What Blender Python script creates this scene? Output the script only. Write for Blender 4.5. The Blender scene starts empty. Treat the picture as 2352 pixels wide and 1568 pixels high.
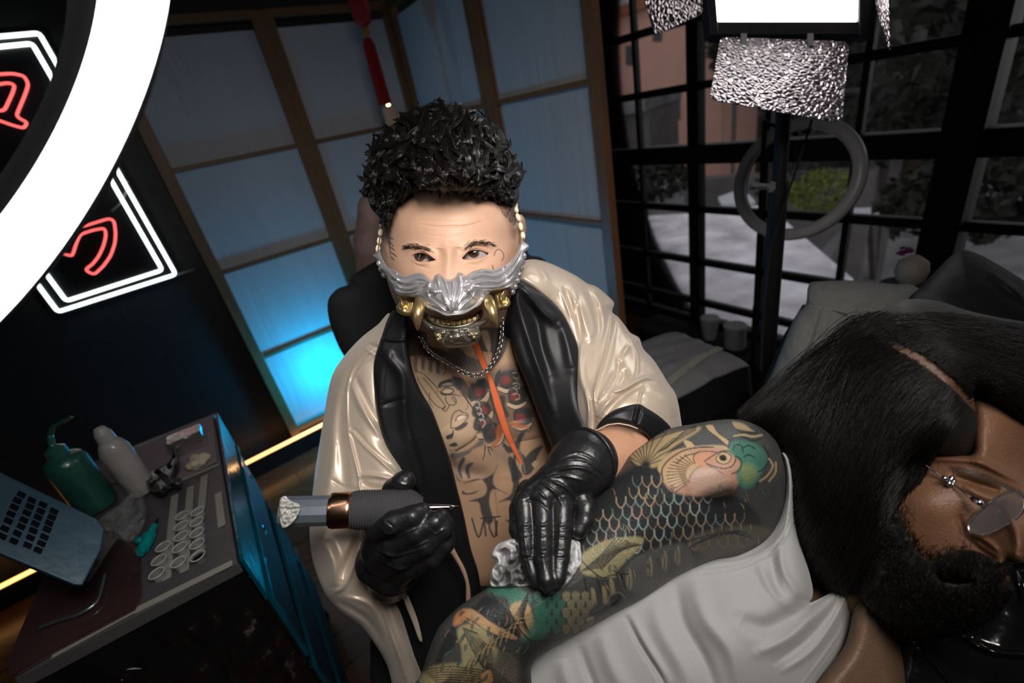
import bpy, math, random
import numpy as np
from mathutils import Vector, Matrix, noise as mnoise

# ---------------------------------------------------------------- camera
F = 1070.0; CX = 1176.0; CY = 784.0; CZ = 1.35      # focal length in pixels of the 2352 x 1568 frame
def _n(v):
    v = np.array(v, float); return v / np.linalg.norm(v)
_D = _n((1620 - CX, 2900 - CY, F)); _U = -_D
_Y = _n(np.array([0, 0, 1.0]) - np.array([0, 0, 1.0]) @ _U * _U); _X = np.cross(_Y, _U)
M = np.array([_X, _Y, _U]); CAM = np.array([0, 0, CZ])
scene = bpy.context.scene
COL = scene.collection
cd = bpy.data.cameras.new('camera'); cam = bpy.data.objects.new('camera', cd); COL.objects.link(cam)
cd.sensor_width = 36; cd.lens = 36 * F / 2352; cd.clip_start = 0.02; cd.clip_end = 200
R = Matrix([[M[i][0], -M[i][1], -M[i][2]] for i in range(3)]).to_4x4(); R.translation = Vector(CAM)
cam.matrix_world = R
scene.camera = cam
cd.dof.use_dof = True; cd.dof.focus_distance = 0.53; cd.dof.aperture_fstop = 3.6
# ---------------------------------------------------------------- world, exposure
scene.view_settings.view_transform = 'Standard'; scene.view_settings.look = 'None'
scene.view_settings.gamma = 1; scene.view_settings.use_curve_mapping = False
scene.view_settings.exposure = 0.0
world = bpy.data.worlds.new('world'); scene.world = world; world.use_nodes = True
_nt = world.node_tree; _bg = _nt.nodes['Background']
_sky = _nt.nodes.new('ShaderNodeTexSky'); _sky.sky_type = 'HOSEK_WILKIE'; _sky.turbidity = 8; _sky.sun_direction = (0.2, 0.5, 0.84)
_mix = _nt.nodes.new('ShaderNodeMixRGB'); _mix.inputs[0].default_value = 0.97; _mix.inputs[2].default_value = (1, .97, .98, 1)
_nt.links.new(_sky.outputs[0], _mix.inputs[1]); _nt.links.new(_mix.outputs[0], _bg.inputs[0])
_bg.inputs[1].default_value = 0.62

def ray(px, py): return M @ np.array([(px - CX) / F, (py - CY) / F, 1.0])
def P(px, py, z): return CAM + ray(px, py) * z
def PA(px, py, z):                       # arrays
    v = np.stack([(px - CX) / F * z, (py - CY) / F * z, z], 1)
    return CAM + v @ M.T
def proj(co):
    c = (np.asarray(co) - CAM) @ M
    return c[:, 0] / c[:, 2] * F + CX, c[:, 1] / c[:, 2] * F + CY, c[:, 2]
def onz(px, py, h): r = ray(px, py); return CAM + r * ((h - CZ) / r[2])
def onp(px, py, p, n): r = ray(px, py); return CAM + r * (((p - CAM) @ n) / (r @ n))
UP = np.array([0, 0, 1.0])

def add_area(name, loc, target, size, power, color, size_y=None, spread=None):
    l = bpy.data.lights.new(name, 'AREA'); l.energy = power; l.color = color; l.size = size
    if size_y: l.shape = 'RECTANGLE'; l.size_y = size_y
    if spread: l.spread = math.radians(spread)
    o = bpy.data.objects.new(name, l); COL.objects.link(o)
    o.location = Vector(loc); d = Vector(target) - Vector(loc)
    o.rotation_euler = d.to_track_quat('-Z', 'Y').to_euler()
    return o
# unseen area lamp added above the camera as the artist's front light
add_area('unseen_key_lamp', (.16, -.02, 1.72), P(1110, 800, .58), .30, 4.2, (1, .95, .90), spread=110)

# ---------------------------------------------------------------- curves
def cr(pts, closed=False, n=6):
    p = np.array(pts, float); m = len(p)
    if m < 3 and not closed: 
        t = np.linspace(0, 1, n + 1)[:, None]; return p[0] * (1 - t) + p[-1] * t
    out = []
    rng = range(m) if closed else range(m - 1)
    for i in rng:
        if closed: a, b, c, d = p[i - 1], p[i], p[(i + 1) % m], p[(i + 2) % m]
        else: a, b, c, d = p[max(i - 1, 0)], p[i], p[i + 1], p[min(i + 2, m - 1)]
        for k in range(n):
            t = k / n
            out.append(.5 * (2 * b + (c - a) * t + (2 * a - 5 * b + 4 * c - d) * t * t + (3 * b - a - 3 * c + d) * t ** 3))
    if not closed: out.append(p[-1])
    return np.array(out)
def segdist(X, Y, pl, closed=False):
    """distance, parameter along, nearest point for arrays X,Y against a polyline"""
    a = pl if closed else pl[:-1]; b = np.roll(pl, -1, 0) if closed else pl[1:]
    best = np.full(X.shape, 1e9); par = np.zeros(X.shape); nx = np.zeros(X.shape); ny = np.zeros(X.shape)
    L = np.hypot(*(b - a).T); tot = max(L.sum(), 1e-9); acc = 0
    for i in range(len(a)):
        dx, dy = b[i] - a[i]; l2 = dx * dx + dy * dy
        if l2 < 1e-12: continue
        t = np.clip(((X - a[i][0]) * dx + (Y - a[i][1]) * dy) / l2, 0, 1)
        qx = a[i][0] + t * dx; qy = a[i][1] + t * dy; d = (X - qx) ** 2 + (Y - qy) ** 2
        m = d < best; best[m] = d[m]; par[m] = (acc + t[m] * L[i]) / tot; nx[m] = qx[m]; ny[m] = qy[m]
        acc += L[i]
    return np.sqrt(best), par, nx, ny
def inside(X, Y, pl):
    r = np.zeros(X.shape, bool); a = pl; b = np.roll(pl, -1, 0)
    for i in range(len(a)):
        y0, y1 = a[i][1], b[i][1]
        if y0 == y1: continue
        c = (y0 > Y) != (y1 > Y)
        r ^= c & (X < (b[i][0] - a[i][0]) * (Y - y0) / (y1 - y0) + a[i][0])
    return r
def tps(ctrl):
    c = np.array(ctrl, float)
    if len(c) < 4:
        if len(c) == 1: return lambda X, Y: np.full(X.shape, c[0][2])
        if len(c) == 2: 
            d = c[1][:2] - c[0][:2]; l2 = d @ d
            return lambda X, Y: c[0][2] + (c[1][2] - c[0][2]) * np.clip(((X - c[0][0]) * d[0] + (Y - c[0][1]) * d[1]) / l2, 0, 1)
        A = np.c_[c[:, :2], np.ones(3)]; s = np.linalg.solve(A, c[:, 2])
        return lambda X, Y: s[0] * X + s[1] * Y + s[2]
    x = c[:, :2] / 500.; n = len(x)
    def U(r2): return np.where(r2 > 1e-12, r2 * np.log(np.maximum(r2, 1e-12)), 0)
    K = U(((x[:, None] - x[None]) ** 2).sum(2)) + np.eye(n) * 1e-3; Pm = np.c_[np.ones(n), x]
    A = np.zeros((n + 3, n + 3)); A[:n, :n] = K; A[:n, n:] = Pm; A[n:, :n] = Pm.T
    s = np.linalg.solve(A, np.r_[c[:, 2], 0, 0, 0])
    def f(X, Y):
        X = X / 500.; Y = Y / 500.; o = s[n] + s[n + 1] * X + s[n + 2] * Y
        for i in range(n): o = o + s[i] * U((X - x[i][0]) ** 2 + (Y - x[i][1]) ** 2)
        return o
    return f
def ridge_field(X, Y, ridges):
    out = np.zeros(X.shape)
    for r in ridges:
        pts, sig, amp = r[0], r[1], r[2]
        pl = cr(pts, False, 5) if len(pts) > 1 else np.array([pts[0], pts[0] + np.array([.01, 0])])
        w = sig * 3
        m = (X > pl[:, 0].min() - w) & (X < pl[:, 0].max() + w) & (Y > pl[:, 1].min() - w) & (Y < pl[:, 1].max() + w)
        if not m.any(): continue
        d, t, _, _ = segdist(X[m], Y[m], pl)
        tp = np.sqrt(np.clip(np.sin(np.pi * np.clip(t, 0.02, .98)), 0, 1)) if len(pts) > 1 and not (len(r) > 3 and r[3]) else 1
        out[m] += amp * tp * np.exp(-(d / sig) ** 2)
    return out

# ---------------------------------------------------------------- objects
def tag(o, label=None, cat=None, group=None, kind=None):
    if label: o['label'] = label
    if cat: o['category'] = cat
    if group: o['group'] = group
    if kind: o['kind'] = kind
    return o
def empty(name, loc, label=None, cat=None, group=None):
    o = bpy.data.objects.new(name, None); COL.objects.link(o); o.location = Vector(loc); o.empty_display_size = .05
    return tag(o, label, cat, group)
def link(name, verts, faces, mat, parent=None, cols=None, smooth=True, loc=None):
    me = bpy.data.meshes.new(name)
    v = np.asarray(verts, float)
    if parent is not None and loc is None: loc = np.array(parent_world(parent))
    if loc is None: loc = np.zeros(3)
    me.from_pydata((v - loc).tolist(), [], [list(map(int, f)) for f in faces] if not isinstance(faces, np.ndarray) else faces.tolist())
    me.update()
    if smooth: me.polygons.foreach_set('use_smooth', np.ones(len(me.polygons), bool))
    if cols is not None:
        a = me.color_attributes.new('Col', 'FLOAT_COLOR', 'POINT'); c = np.ones((len(v), 4)); c[:, :3] = cols
        a.data.foreach_set('color', c.ravel())
    if mat: me.materials.append(mat)
    o = bpy.data.objects.new(name, me); COL.objects.link(o)
    if parent is not None: o.parent = parent
    else: o.location = Vector(loc)
    return o
def parent_world(p):
    l = Vector((0, 0, 0))
    while p is not None: l = l + p.location; p = p.parent
    return l
class MB:
    """collects verts and faces"""
    def __init__(s): s.v = []; s.f = []
    def add(s, v, f):
        n = len(s.v); s.v.extend([tuple(map(float, q)) for q in v]); s.f.extend([tuple(int(i) + n for i in q) for q in f]); return s
    def box(s, c, ax, ay, az):          # centre and three half vectors
        c, ax, ay, az = map(np.asarray, (c, ax, ay, az))
        v = [c + i * ax + j * ay + k * az for i in (-1, 1) for j in (-1, 1) for k in (-1, 1)]
        return s.add(v, [(0, 1, 3, 2), (4, 6, 7, 5), (0, 4, 5, 1), (2, 3, 7, 6), (0, 2, 6, 4), (1, 5, 7, 3)])
    def bar(s, a, b, w, d, n):          # beam from a to b, width w in-plane, depth d along n
        a, b, n = map(np.asarray, (a, b, n)); t = b - a; u = _n(np.cross(n, t))
        return s.box((a + b) / 2, t / 2, u * w / 2, n * d / 2)
    def tube(s, pts, r, seg=8, closed=False, cap=True):
        p = np.array(pts, float); m = len(p); rr = np.broadcast_to(r, (m,)) if np.ndim(r) < 2 else r
        t = np.gradient(p, axis=0) if not closed else (np.roll(p, -1, 0) - np.roll(p, 1, 0))
        t /= np.linalg.norm(t, axis=1)[:, None] + 1e-12
        ref = np.array([0, 0, 1.]) if abs(t[0][2]) < .9 else np.array([1., 0, 0]); u = np.cross(t[0], ref); u /= np.linalg.norm(u)
        vs = []
        for i in range(m):
            u = u - (u @ t[i]) * t[i]; u /= np.linalg.norm(u) + 1e-12; w = np.cross(t[i], u)
            for k in range(seg):
                a = 2 * math.pi * k / seg; vs.append(p[i] + rr[i] * (math.cos(a) * u + math.sin(a) * w))
        fs = []
        for i in range(m if closed else m - 1):
            j = (i + 1) % m
            for k in range(seg): fs.append((i * seg + k, i * seg + (k + 1) % seg, j * seg + (k + 1) % seg, j * seg + k))
        if cap and not closed: fs.append(tuple(range(seg))[::-1]); fs.append(tuple((m - 1) * seg + k for k in range(seg)))
        return s.add(vs, fs)
    def lathe(s, p0, p1, prof, seg=32, cap=True, flat=None):
        p0, p1 = map(lambda q: np.array(q, float), (p0, p1)); ax = p1 - p0; t = _n(ax)
        ref = UP if abs(t[2]) < .9 else np.array([1., 0, 0]); u = _n(np.cross(t, ref)); w = np.cross(t, u)
        vs = []; n = len(prof)
        for (h, r) in prof:
            for k in range(seg):
                a = 2 * math.pi * k / seg; vs.append(p0 + ax * h + r * (math.cos(a) * u + math.sin(a) * w))
        fs = [(i * seg + k, i * seg + (k + 1) % seg, (i + 1) * seg + (k + 1) % seg, (i + 1) * seg + k) for i in range(n - 1) for k in range(seg)]
        if cap: fs.append(tuple(range(seg))[::-1]); fs.append(tuple((n - 1) * seg + k for k in range(seg)))
        return s.add(vs, fs)
    def sphere(s, c, r, nu=12, nv=8, ax=None):
        c = np.asarray(c, float); r = np.broadcast_to(r, (3,)); A = np.eye(3) if ax is None else np.array(ax)
        vs = [c + (np.array([math.sin(math.pi * (j) / nv) * math.cos(2 * math.pi * i / nu) * r[0], math.sin(math.pi * j / nv) * math.sin(2 * math.pi * i / nu) * r[1], math.cos(math.pi * j / nv) * r[2]]) @ A) for j in range(nv + 1) for i in range(nu)]
        fs = [(j * nu + i, (j + 1) * nu + i, (j + 1) * nu + (i + 1) % nu, j * nu + (i + 1) % nu) for j in range(nv) for i in range(nu)]
        return s.add(vs, fs)
    def build(s, name, mat, parent=None, smooth=False, bevel=0, loc=None, cols=None):
        o = link(name, s.v, s.f, mat, parent, cols, smooth, loc)
        if bevel:
            b = o.modifiers.new('bevel', 'BEVEL'); b.width = bevel; b.segments = 2; b.limit_method = 'ANGLE'; b.angle_limit = .7
        return o
def recenter(o, p):
    """move an unparented mesh's origin to p"""
    p = Vector(p); d = p - o.location; me = o.data; me.transform(Matrix.Translation(-d)); o.location = p; return o

def relief_data(outline, zc, bulge=.02, rnd=30, back=.03, step=3, ridges=(), holes=(), smooth=True, n=6, noise=None, power=.5, zmod=None):
    ol = cr(outline, True, n) if smooth else np.array(outline, float)
    hl = [cr(h, True, 6) for h in holes]
    x0, y0 = ol.min(0) - step; x1, y1 = ol.max(0) + step
    gx = np.arange(x0, x1 + step, step); gy = np.arange(y0, y1 + step, step); nx, ny = len(gx), len(gy)
    X, Y = np.meshgrid(gx, gy); X = X.ravel(); Y = Y.ravel()
    ins = inside(X, Y, ol)
    for h in hl: ins &= ~inside(X, Y, h)
    I = ins.reshape(ny, nx)
    cell = I[:-1, :-1] | I[1:, :-1] | I[:-1, 1:] | I[1:, 1:]
    use = np.zeros((ny, nx), bool); use[:-1, :-1] |= cell; use[1:, :-1] |= cell; use[:-1, 1:] |= cell; use[1:, 1:] |= cell
    use = use.ravel(); idx = np.full(use.shape, -1); idx[use] = np.arange(use.sum())
    X = X[use]; Y = Y[use]; ins = ins[use]
    d, _, qx, qy = segdist(X, Y, ol, True); dO = d.copy()
    for h in hl:
        d2, _, q2x, q2y = segdist(X, Y, h, True); m = d2 < d; d[m] = d2[m]; qx[m] = q2x[m]; qy[m] = q2y[m]
    o = ~ins; X[o] = qx[o]; Y[o] = qy[o]; d[o] = 0; dO[o & (dO < step * 2)] = 0
    t = np.clip(dO / rnd, 0, 1); s = (1 - (1 - t) ** 2) ** power
    zb = tps(zc)(X, Y)
    zf = zb - bulge * s - ridge_field(X, Y, ridges) * np.clip(dO / 4, 0.0, 1)
    if zmod is not None: zf = zf - zmod(X, Y) * np.clip(dO / 6, 0, 1)
    if noise:
        amp, sc = noise; zf -= amp * np.array([mnoise.noise(Vector((a * sc, b * sc, 0))) for a, b in zip(X, Y)]) * np.clip(dO / 8, 0, 1)
    tb = np.clip(dO / (rnd * 1.2), 0, 1); zk = zb + back * (1 - (1 - tb) ** 2) ** .5
    zk[o] = zf[o]
    j, i = np.nonzero(cell); a = j * nx + i
    q = np.stack([a, a + 1, a + nx + 1, a + nx], 1); q = idx[q]
    N = len(X)
    bd = o                                   # boundary verts shared
    kmap = np.arange(N) + N; 
    allout = bd[q].all(1); q = q[~allout]
    V = np.r_[PA(X, Y, zf), PA(X, Y, zk)]
    # front faces: camera looks along +z with y down -> this order faces the camera
    Ff = q; Fb = kmap[q][:, ::-1]
    Fb = np.where(bd[q][:, ::-1], q[:, ::-1], Fb)
    F4 = np.r_[Ff, Fb]
    return dict(V=V, F=F4, X=np.r_[X, X], Y=np.r_[Y, Y], front=np.r_[np.ones(N, bool), np.zeros(N, bool)])
def clean(V, Fc, *arrs):
    used = np.zeros(len(V), bool); used[Fc.ravel()] = True; m = np.cumsum(used) - 1
    return (V[used], m[Fc]) + tuple(a[used] for a in arrs)
def relief(name, outline, zc, mat, parent=None, base=None, paint=None, extra=None, **k):
    r = relief_data(outline, zc, **k)
    V, Fc, X, Y = clean(r['V'], r['F'], r['X'], r['Y'])
    cols = None
    if base is not None:
        cols = np.tile(np.array(base, float), (len(V), 1))
        if paint: paint(X, Y, cols)
    if extra is not None:                  # merge further geometry (V,F,cols) into one mesh
        for (v2, f2, c2) in extra:
            f2 = np.asarray(f2) + len(V); V = np.r_[V, v2]; Fc = np.r_[Fc, f2]
            if cols is not None: cols = np.r_[cols, np.tile(np.array(c2, float), (len(v2), 1)) if np.ndim(c2) == 1 else c2]
    return link(name, V, Fc, mat, parent, cols)

# ---- painting of skin patterns
def fill(X, Y, C, pts, col, a=1.0, soft=1.5, smooth=True):
    pl = cr(pts, True, 5) if smooth else np.array(pts, float)
    w = soft * 2; m = (X > pl[:, 0].min() - w) & (X < pl[:, 0].max() + w) & (Y > pl[:, 1].min() - w) & (Y < pl[:, 1].max() + w)
    if not m.any(): return
    x, y = X[m], Y[m]; i = inside(x, y, pl); d, *_ = segdist(x, y, pl, True); d = np.where(i, d, -d)
    k = (np.clip(d / (2 * soft) + .5, 0, 1) * a)[:, None]; C[m] = C[m] * (1 - k) + np.array(col) * k
def line(X, Y, C, pts, w, col, a=1.0, soft=1.0, smooth=True, taper=False):
    pl = cr(pts, False, 5) if smooth and len(pts) > 2 else np.array(pts, float)
    ww = w + soft * 2; m = (X > pl[:, 0].min() - ww) & (X < pl[:, 0].max() + ww) & (Y > pl[:, 1].min() - ww) & (Y < pl[:, 1].max() + ww)
    if not m.any(): return
    d, t, *_ = segdist(X[m], Y[m], pl); hw = w / 2 * (np.sqrt(np.clip(np.sin(np.pi * t), 0, 1)) if taper else 1)
    k = (np.clip((hw - d) / soft + .5, 0, 1) * a)[:, None]; C[m] = C[m] * (1 - k) + np.array(col) * k
def off(pts, s, ox, oy): return [(ox + s * p[0], oy + s * p[1]) for p in pts]

# ---- signed distance modelling
def sdf_mesh(fn, lo, hi, h):
    lo = np.asarray(lo, float); hi = np.asarray(hi, float); n = np.ceil((hi - lo) / h).astype(int) + 1
    g = [lo[i] + h * np.arange(n[i]) for i in range(3)]
    G = np.stack(np.meshgrid(*g, indexing='ij'), -1).reshape(-1, 3)
    v = fn(G).reshape(n); s = v < 0
    c = np.zeros(n - 1, int)
    for i in (0, 1):
        for j in (0, 1):
            for k in (0, 1): c += s[i:n[0] - 1 + i, j:n[1] - 1 + j, k:n[2] - 1 + k]
    act = (c > 0) & (c < 8); id_ = np.full(act.shape, -1); id_[act] = np.arange(act.sum())
    I = np.argwhere(act); acc = np.zeros((len(I), 3)); cnt = np.zeros(len(I))
    cor = [(0, 0, 0), (1, 0, 0), (0, 1, 0), (1, 1, 0), (0, 0, 1), (1, 0, 1), (0, 1, 1), (1, 1, 1)]
    for a in range(8):
        for b in range(a + 1, 8):
            A = np.array(cor[a]); B = np.array(cor[b])
            if abs(A - B).sum() != 1: continue
            va = v[tuple((I + A).T)]; vb = v[tuple((I + B).T)]; m = (va < 0) != (vb < 0)
            t = va / np.where(va == vb, 1, va - vb); t = np.clip(t, 0, 1)
            acc[m] += (A + (B - A) * t[:, None])[m]; cnt[m] += 1
    V = lo + h * (I + acc / cnt[:, None]); Fs = []
    for ax in range(3):
        sl0 = [slice(None)] * 3; sl1 = [slice(None)] * 3; sl0[ax] = slice(0, -1); sl1[ax] = slice(1, None)
        e = s[tuple(sl0)] != s[tuple(sl1)]; J = np.argwhere(e); o1, o2 = [(1, 2), (2, 0), (0, 1)][ax]
        J = J[(J[:, o1] > 0) & (J[:, o2] > 0) & (J[:, o1] < n[o1] - 1) & (J[:, o2] < n[o2] - 1)]
        if not len(J): continue
        a1 = np.zeros(3, int); a1[o1] = 1; a2 = np.zeros(3, int); a2[o2] = 1
        q = np.stack([id_[tuple((J - a1 - a2).T)], id_[tuple((J - a2).T)], id_[tuple(J.T)], id_[tuple((J - a1).T)]], 1)
        flip = ~s[tuple(J.T)]; q[flip] = q[flip][:, ::-1]; Fs.append(q)
    return V, np.concatenate(Fs)
def sd_cone(G, a, b, ra, rb):
    a = np.asarray(a); b = np.asarray(b); d = b - a; t = np.clip((G - a) @ d / (d @ d + 1e-12), 0, 1)
    return np.linalg.norm(G - a - t[:, None] * d, axis=1) - (ra + (rb - ra) * t)
def sd_ell(G, c, r, A=None):
    q = G - np.asarray(c)
    if A is not None: q = q @ np.asarray(A).T
    r = np.asarray(r, float); k = np.linalg.norm(q / r, axis=1); k2 = np.linalg.norm(q / r ** 2, axis=1)
    return k * (k - 1) / np.maximum(k2, 1e-9)
def smin(a, b, k):
    h = np.clip(.5 + .5 * (b - a) / k, 0, 1); return b + (a - b) * h - k * h * (1 - h)
def chainf(chains, ells=(), k=.004, kc=.002):
    """chains of (px,py,z,r) joints, smooth-blended; returns a distance function and bounds"""
    C = [[(P(*j[:3]), j[3]) for j in c] for c in chains]; E = [(P(*e[:3]), e[3], e[4] if len(e) > 4 else None) for e in ells]
    allp = [p for c in C for p, r in c] + [e[0] for e in E]; rm = max([r for c in C for p, r in c] + [max(e[1]) for e in E] + [0])
    lo = np.min(allp, 0) - rm - .006; hi = np.max(allp, 0) + rm + .006
    def f(G):
        out = None
        for c in C:
            d = None
            for (p, r), (q, s) in zip(c[:-1], c[1:]):
                x = sd_cone(G, p, q, r, s); d = x if d is None else smin(d, x, kc)
            out = d if out is None else smin(out, d, k)
        for (p, r, A) in E:
            x = sd_ell(G, p, r, A); out = x if out is None else smin(out, x, k * 1.6)
        return out
    return f, lo, hi
CAMAX = M.T.copy()          # rows: camera x, y(down), z axes in world -> use as axes for ellipsoids facing the lens axis
def emboss(V, Fc, ridges):
    """raise creases on the side of a mesh that faces the room centre"""
    X, Y, Z = proj(V); e = ridge_field(X, Y, ridges)
    nrm = np.zeros_like(V); a = V[Fc]; fn = np.cross(a[:, 2] - a[:, 0], a[:, 3] - a[:, 1])
    for k in range(4): np.add.at(nrm, Fc[:, k], fn)
    nrm /= np.linalg.norm(nrm, axis=1)[:, None] + 1e-12
    fac = np.clip(-(nrm @ M[:, 2]), 0, 1)
    return V + nrm * (e * fac)[:, None]

# ---------------------------------------------------------------- materials
def mat(name, color=(.5, .5, .5), rough=.5, metal=0., spec=.5, attr=False, var=.12, vscale=30., bump=0., bscale=200., emit=None, es=1., alpha=1., trans=0., coat=0., sheen=0., sss=0., stretch=None, rvar=0., ior=1.45, aniso=0.):
    m = bpy.data.materials.new(name); m.use_nodes = True; nt = m.node_tree; b = nt.nodes['Principled BSDF']; L = nt.links
    tc = nt.nodes.new('ShaderNodeTexCoord'); mp = nt.nodes.new('ShaderNodeMapping'); L.new(tc.outputs['Object'], mp.inputs[0])
    if stretch: mp.inputs['Scale'].default_value = stretch
    nz = nt.nodes.new('ShaderNodeTexNoise'); nz.inputs['Scale'].default_value = vscale; nz.inputs['Detail'].default_value = 4; L.new(mp.outputs[0], nz.inputs[0])
    mr = nt.nodes.new('ShaderNodeMapRange'); mr.inputs[3].default_value = 1 - var; mr.inputs[4].default_value = 1 + var; L.new(nz.outputs['Fac'], mr.inputs[0])
    mx = nt.nodes.new('ShaderNodeMixRGB'); mx.blend_type = 'MULTIPLY'; mx.inputs[0].default_value = 1
    if attr: at = nt.nodes.new('ShaderNodeAttribute'); at.attribute_name = 'Col'; L.new(at.outputs['Color'], mx.inputs[1])
    else: mx.inputs[1].default_value = (*color, 1)
    L.new(mr.outputs[0], mx.inputs[2]); L.new(mx.outputs[0], b.inputs['Base Color'])
    b.inputs['Roughness'].default_value = rough; b.inputs['Metallic'].default_value = metal; b.inputs['Specular IOR Level'].default_value = spec
    b.inputs['IOR'].default_value = ior; b.inputs['Anisotropic'].default_value = aniso
    if rvar:
        r2 = nt.nodes.new('ShaderNodeMapRange'); r2.inputs[3].default_value = max(rough - rvar, .02); r2.inputs[4].default_value = rough + rvar; L.new(nz.outputs['Fac'], r2.inputs[0]); L.new(r2.outputs[0], b.inputs['Roughness'])
    b.inputs['Alpha'].default_value = alpha; b.inputs['Transmission Weight'].default_value = trans; b.inputs['Coat Weight'].default_value = coat; b.inputs['Coat Roughness'].default_value = .15
    b.inputs['Sheen Weight'].default_value = sheen; b.inputs['Subsurface Weight'].default_value = sss
    if sss: b.inputs['Subsurface Radius'].default_value = (.01, .004, .002)
    if emit: b.inputs['Emission Color'].default_value = (*emit, 1); b.inputs['Emission Strength'].default_value = es
    if bump:
        n2 = nt.nodes.new('ShaderNodeTexNoise'); n2.inputs['Scale'].default_value = bscale; n2.inputs['Detail'].default_value = 3; L.new(mp.outputs[0], n2.inputs[0])
        bp = nt.nodes.new('ShaderNodeBump'); bp.inputs['Strength'].default_value = 1; bp.inputs['Distance'].default_value = bump; L.new(n2.outputs['Fac'], bp.inputs['Height']); L.new(bp.outputs[0], b.inputs['Normal'])
    return m
# ================================================================ the room
_A = onz(0, 1347, .1); _B = onz(735, 978, .1); WD = _n(_B - _A); WN = _n(np.cross(UP, WD))        # left wall direction and normal
if WN[1] > 0: WN = -WN                                                                      # pointing into the room
RD = _n(np.array([-.4895, .872, 0])); RN = np.array([RD[1], -RD[0], 0])                       # window-wall direction, normal away from the room
m_black = mat('black_wall_paint', (.012, .012, .013), .55, var=.3, vscale=6, bump=.002, bscale=40)
m_floor = mat('wood_floor', (.10, .038, .018), .28, var=.35, vscale=3, stretch=(2, 14, 1), rvar=.08)
nt = m_floor.node_tree
br = nt.nodes.new('ShaderNodeTexBrick'); br.inputs['Scale'].default_value = 1; br.inputs['Color1'].default_value = (.13, .045, .02, 1); br.inputs['Color2'].default_value = (.075, .028, .014, 1); br.inputs['Mortar'].default_value = (.01, .005, .003, 1)
br.inputs['Mortar Size'].default_value = .003; br.inputs['Brick Width'].default_value = 1.1; br.inputs['Row Height'].default_value = .12
mpp = nt.nodes.new('ShaderNodeMapping'); mpp.inputs['Rotation'].default_value = (0, 0, -.56); tcc = nt.nodes.new('ShaderNodeTexCoord')
nt.links.new(tcc.outputs['Object'], mpp.inputs[0]); nt.links.new(mpp.outputs[0], br.inputs[0])
for n_ in nt.nodes:
    if n_.type == 'MIX_RGB': nt.links.new(br.outputs[0], n_.inputs[1])
m_ceil = mat('ceiling_paint', (.02, .02, .022), .8)
def struct(o): o['kind'] = 'structure'; return o
WP = _A - WN * .10            # wall plane point; the light strip stands a little in front of it
WIN = RN * 2.05               # window-wall plane: this far from the camera foot
def isect(p, d, q, n): return p + d * (((q - p) @ n) / (d @ n))
CORN = isect(WP, WD, WIN, RN); CORN[2] = 0
cA = CORN; cB = CORN - WD * 5.2; cC = CORN - RD * 5.5; cD = cB - RD * 5.5
def slab(name, pts, th, m):
    p = np.array(pts); q = p.copy(); q[:, 2] += th; v = np.r_[p, q]
    return struct(link(name, v, [(3, 2, 1, 0), (4, 5, 6, 7), (0, 1, 5, 4), (1, 2, 6, 5), (2, 3, 7, 6), (3, 0, 4, 7)], m, smooth=False))
slab('floor', [cA, cB, cD, cC], -.05, m_floor)
slab('ceiling', [c + UP * 2.75 for c in (cA, cB, cD, cC)], .05, m_ceil)
def wall(name, a, b, outn, h=2.75, m=m_black, z0=0):
    mb = MB(); c = (a + b) / 2 + outn * .05; c = c + UP * (z0 + (h - z0) / 2)
    mb.box(c, (b - a) / 2, outn * .05, UP * (h - z0) / 2); return struct(mb.build(name, m))
wall('wall_left', cB, cA, -WN)
wall('wall_back', cD, cC, -RD)
wall('wall_far_left', cD, cB, -_n(cA - cB))
wall('wall_right_sill', cA, cC, RN, h=.05, z0=0).name = 'wall_right'
# LED strip on the baseboard, ending where the folding screen turns
_ce = onp(931, 161, WP + WN * .06, WN); corner_end = WP + WD * ((_ce - WP) @ WD - .06); corner_end[2] = 0
m_trim = mat('baseboard_black', (.006, .006, .006), .5)
mb = MB(); a = cB + UP * .045 + WN * .09; b = corner_end + UP * .045 + WN * .09; mb.box((a + b) / 2, (b - a) / 2, WN * .01, UP * .045); struct(mb.build('baseboard_left', m_trim))
m_led = mat('warm_led', (1, .7, .35), .5, emit=(1, .47, .13), es=3.2, var=0)
mb = MB(); a = cB + UP * .10 + WN * .10; b = corner_end + UP * .10 + WN * .10; mb.box((a + b) / 2, (b - a) / 2, WN * .006, UP * .006)
tag(mb.build('led_strip', m_led), 'glowing warm yellow light strip along the foot of the black wall', 'light strip'); bpy.data.objects['led_strip'].location = (0, 0, 0)

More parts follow.
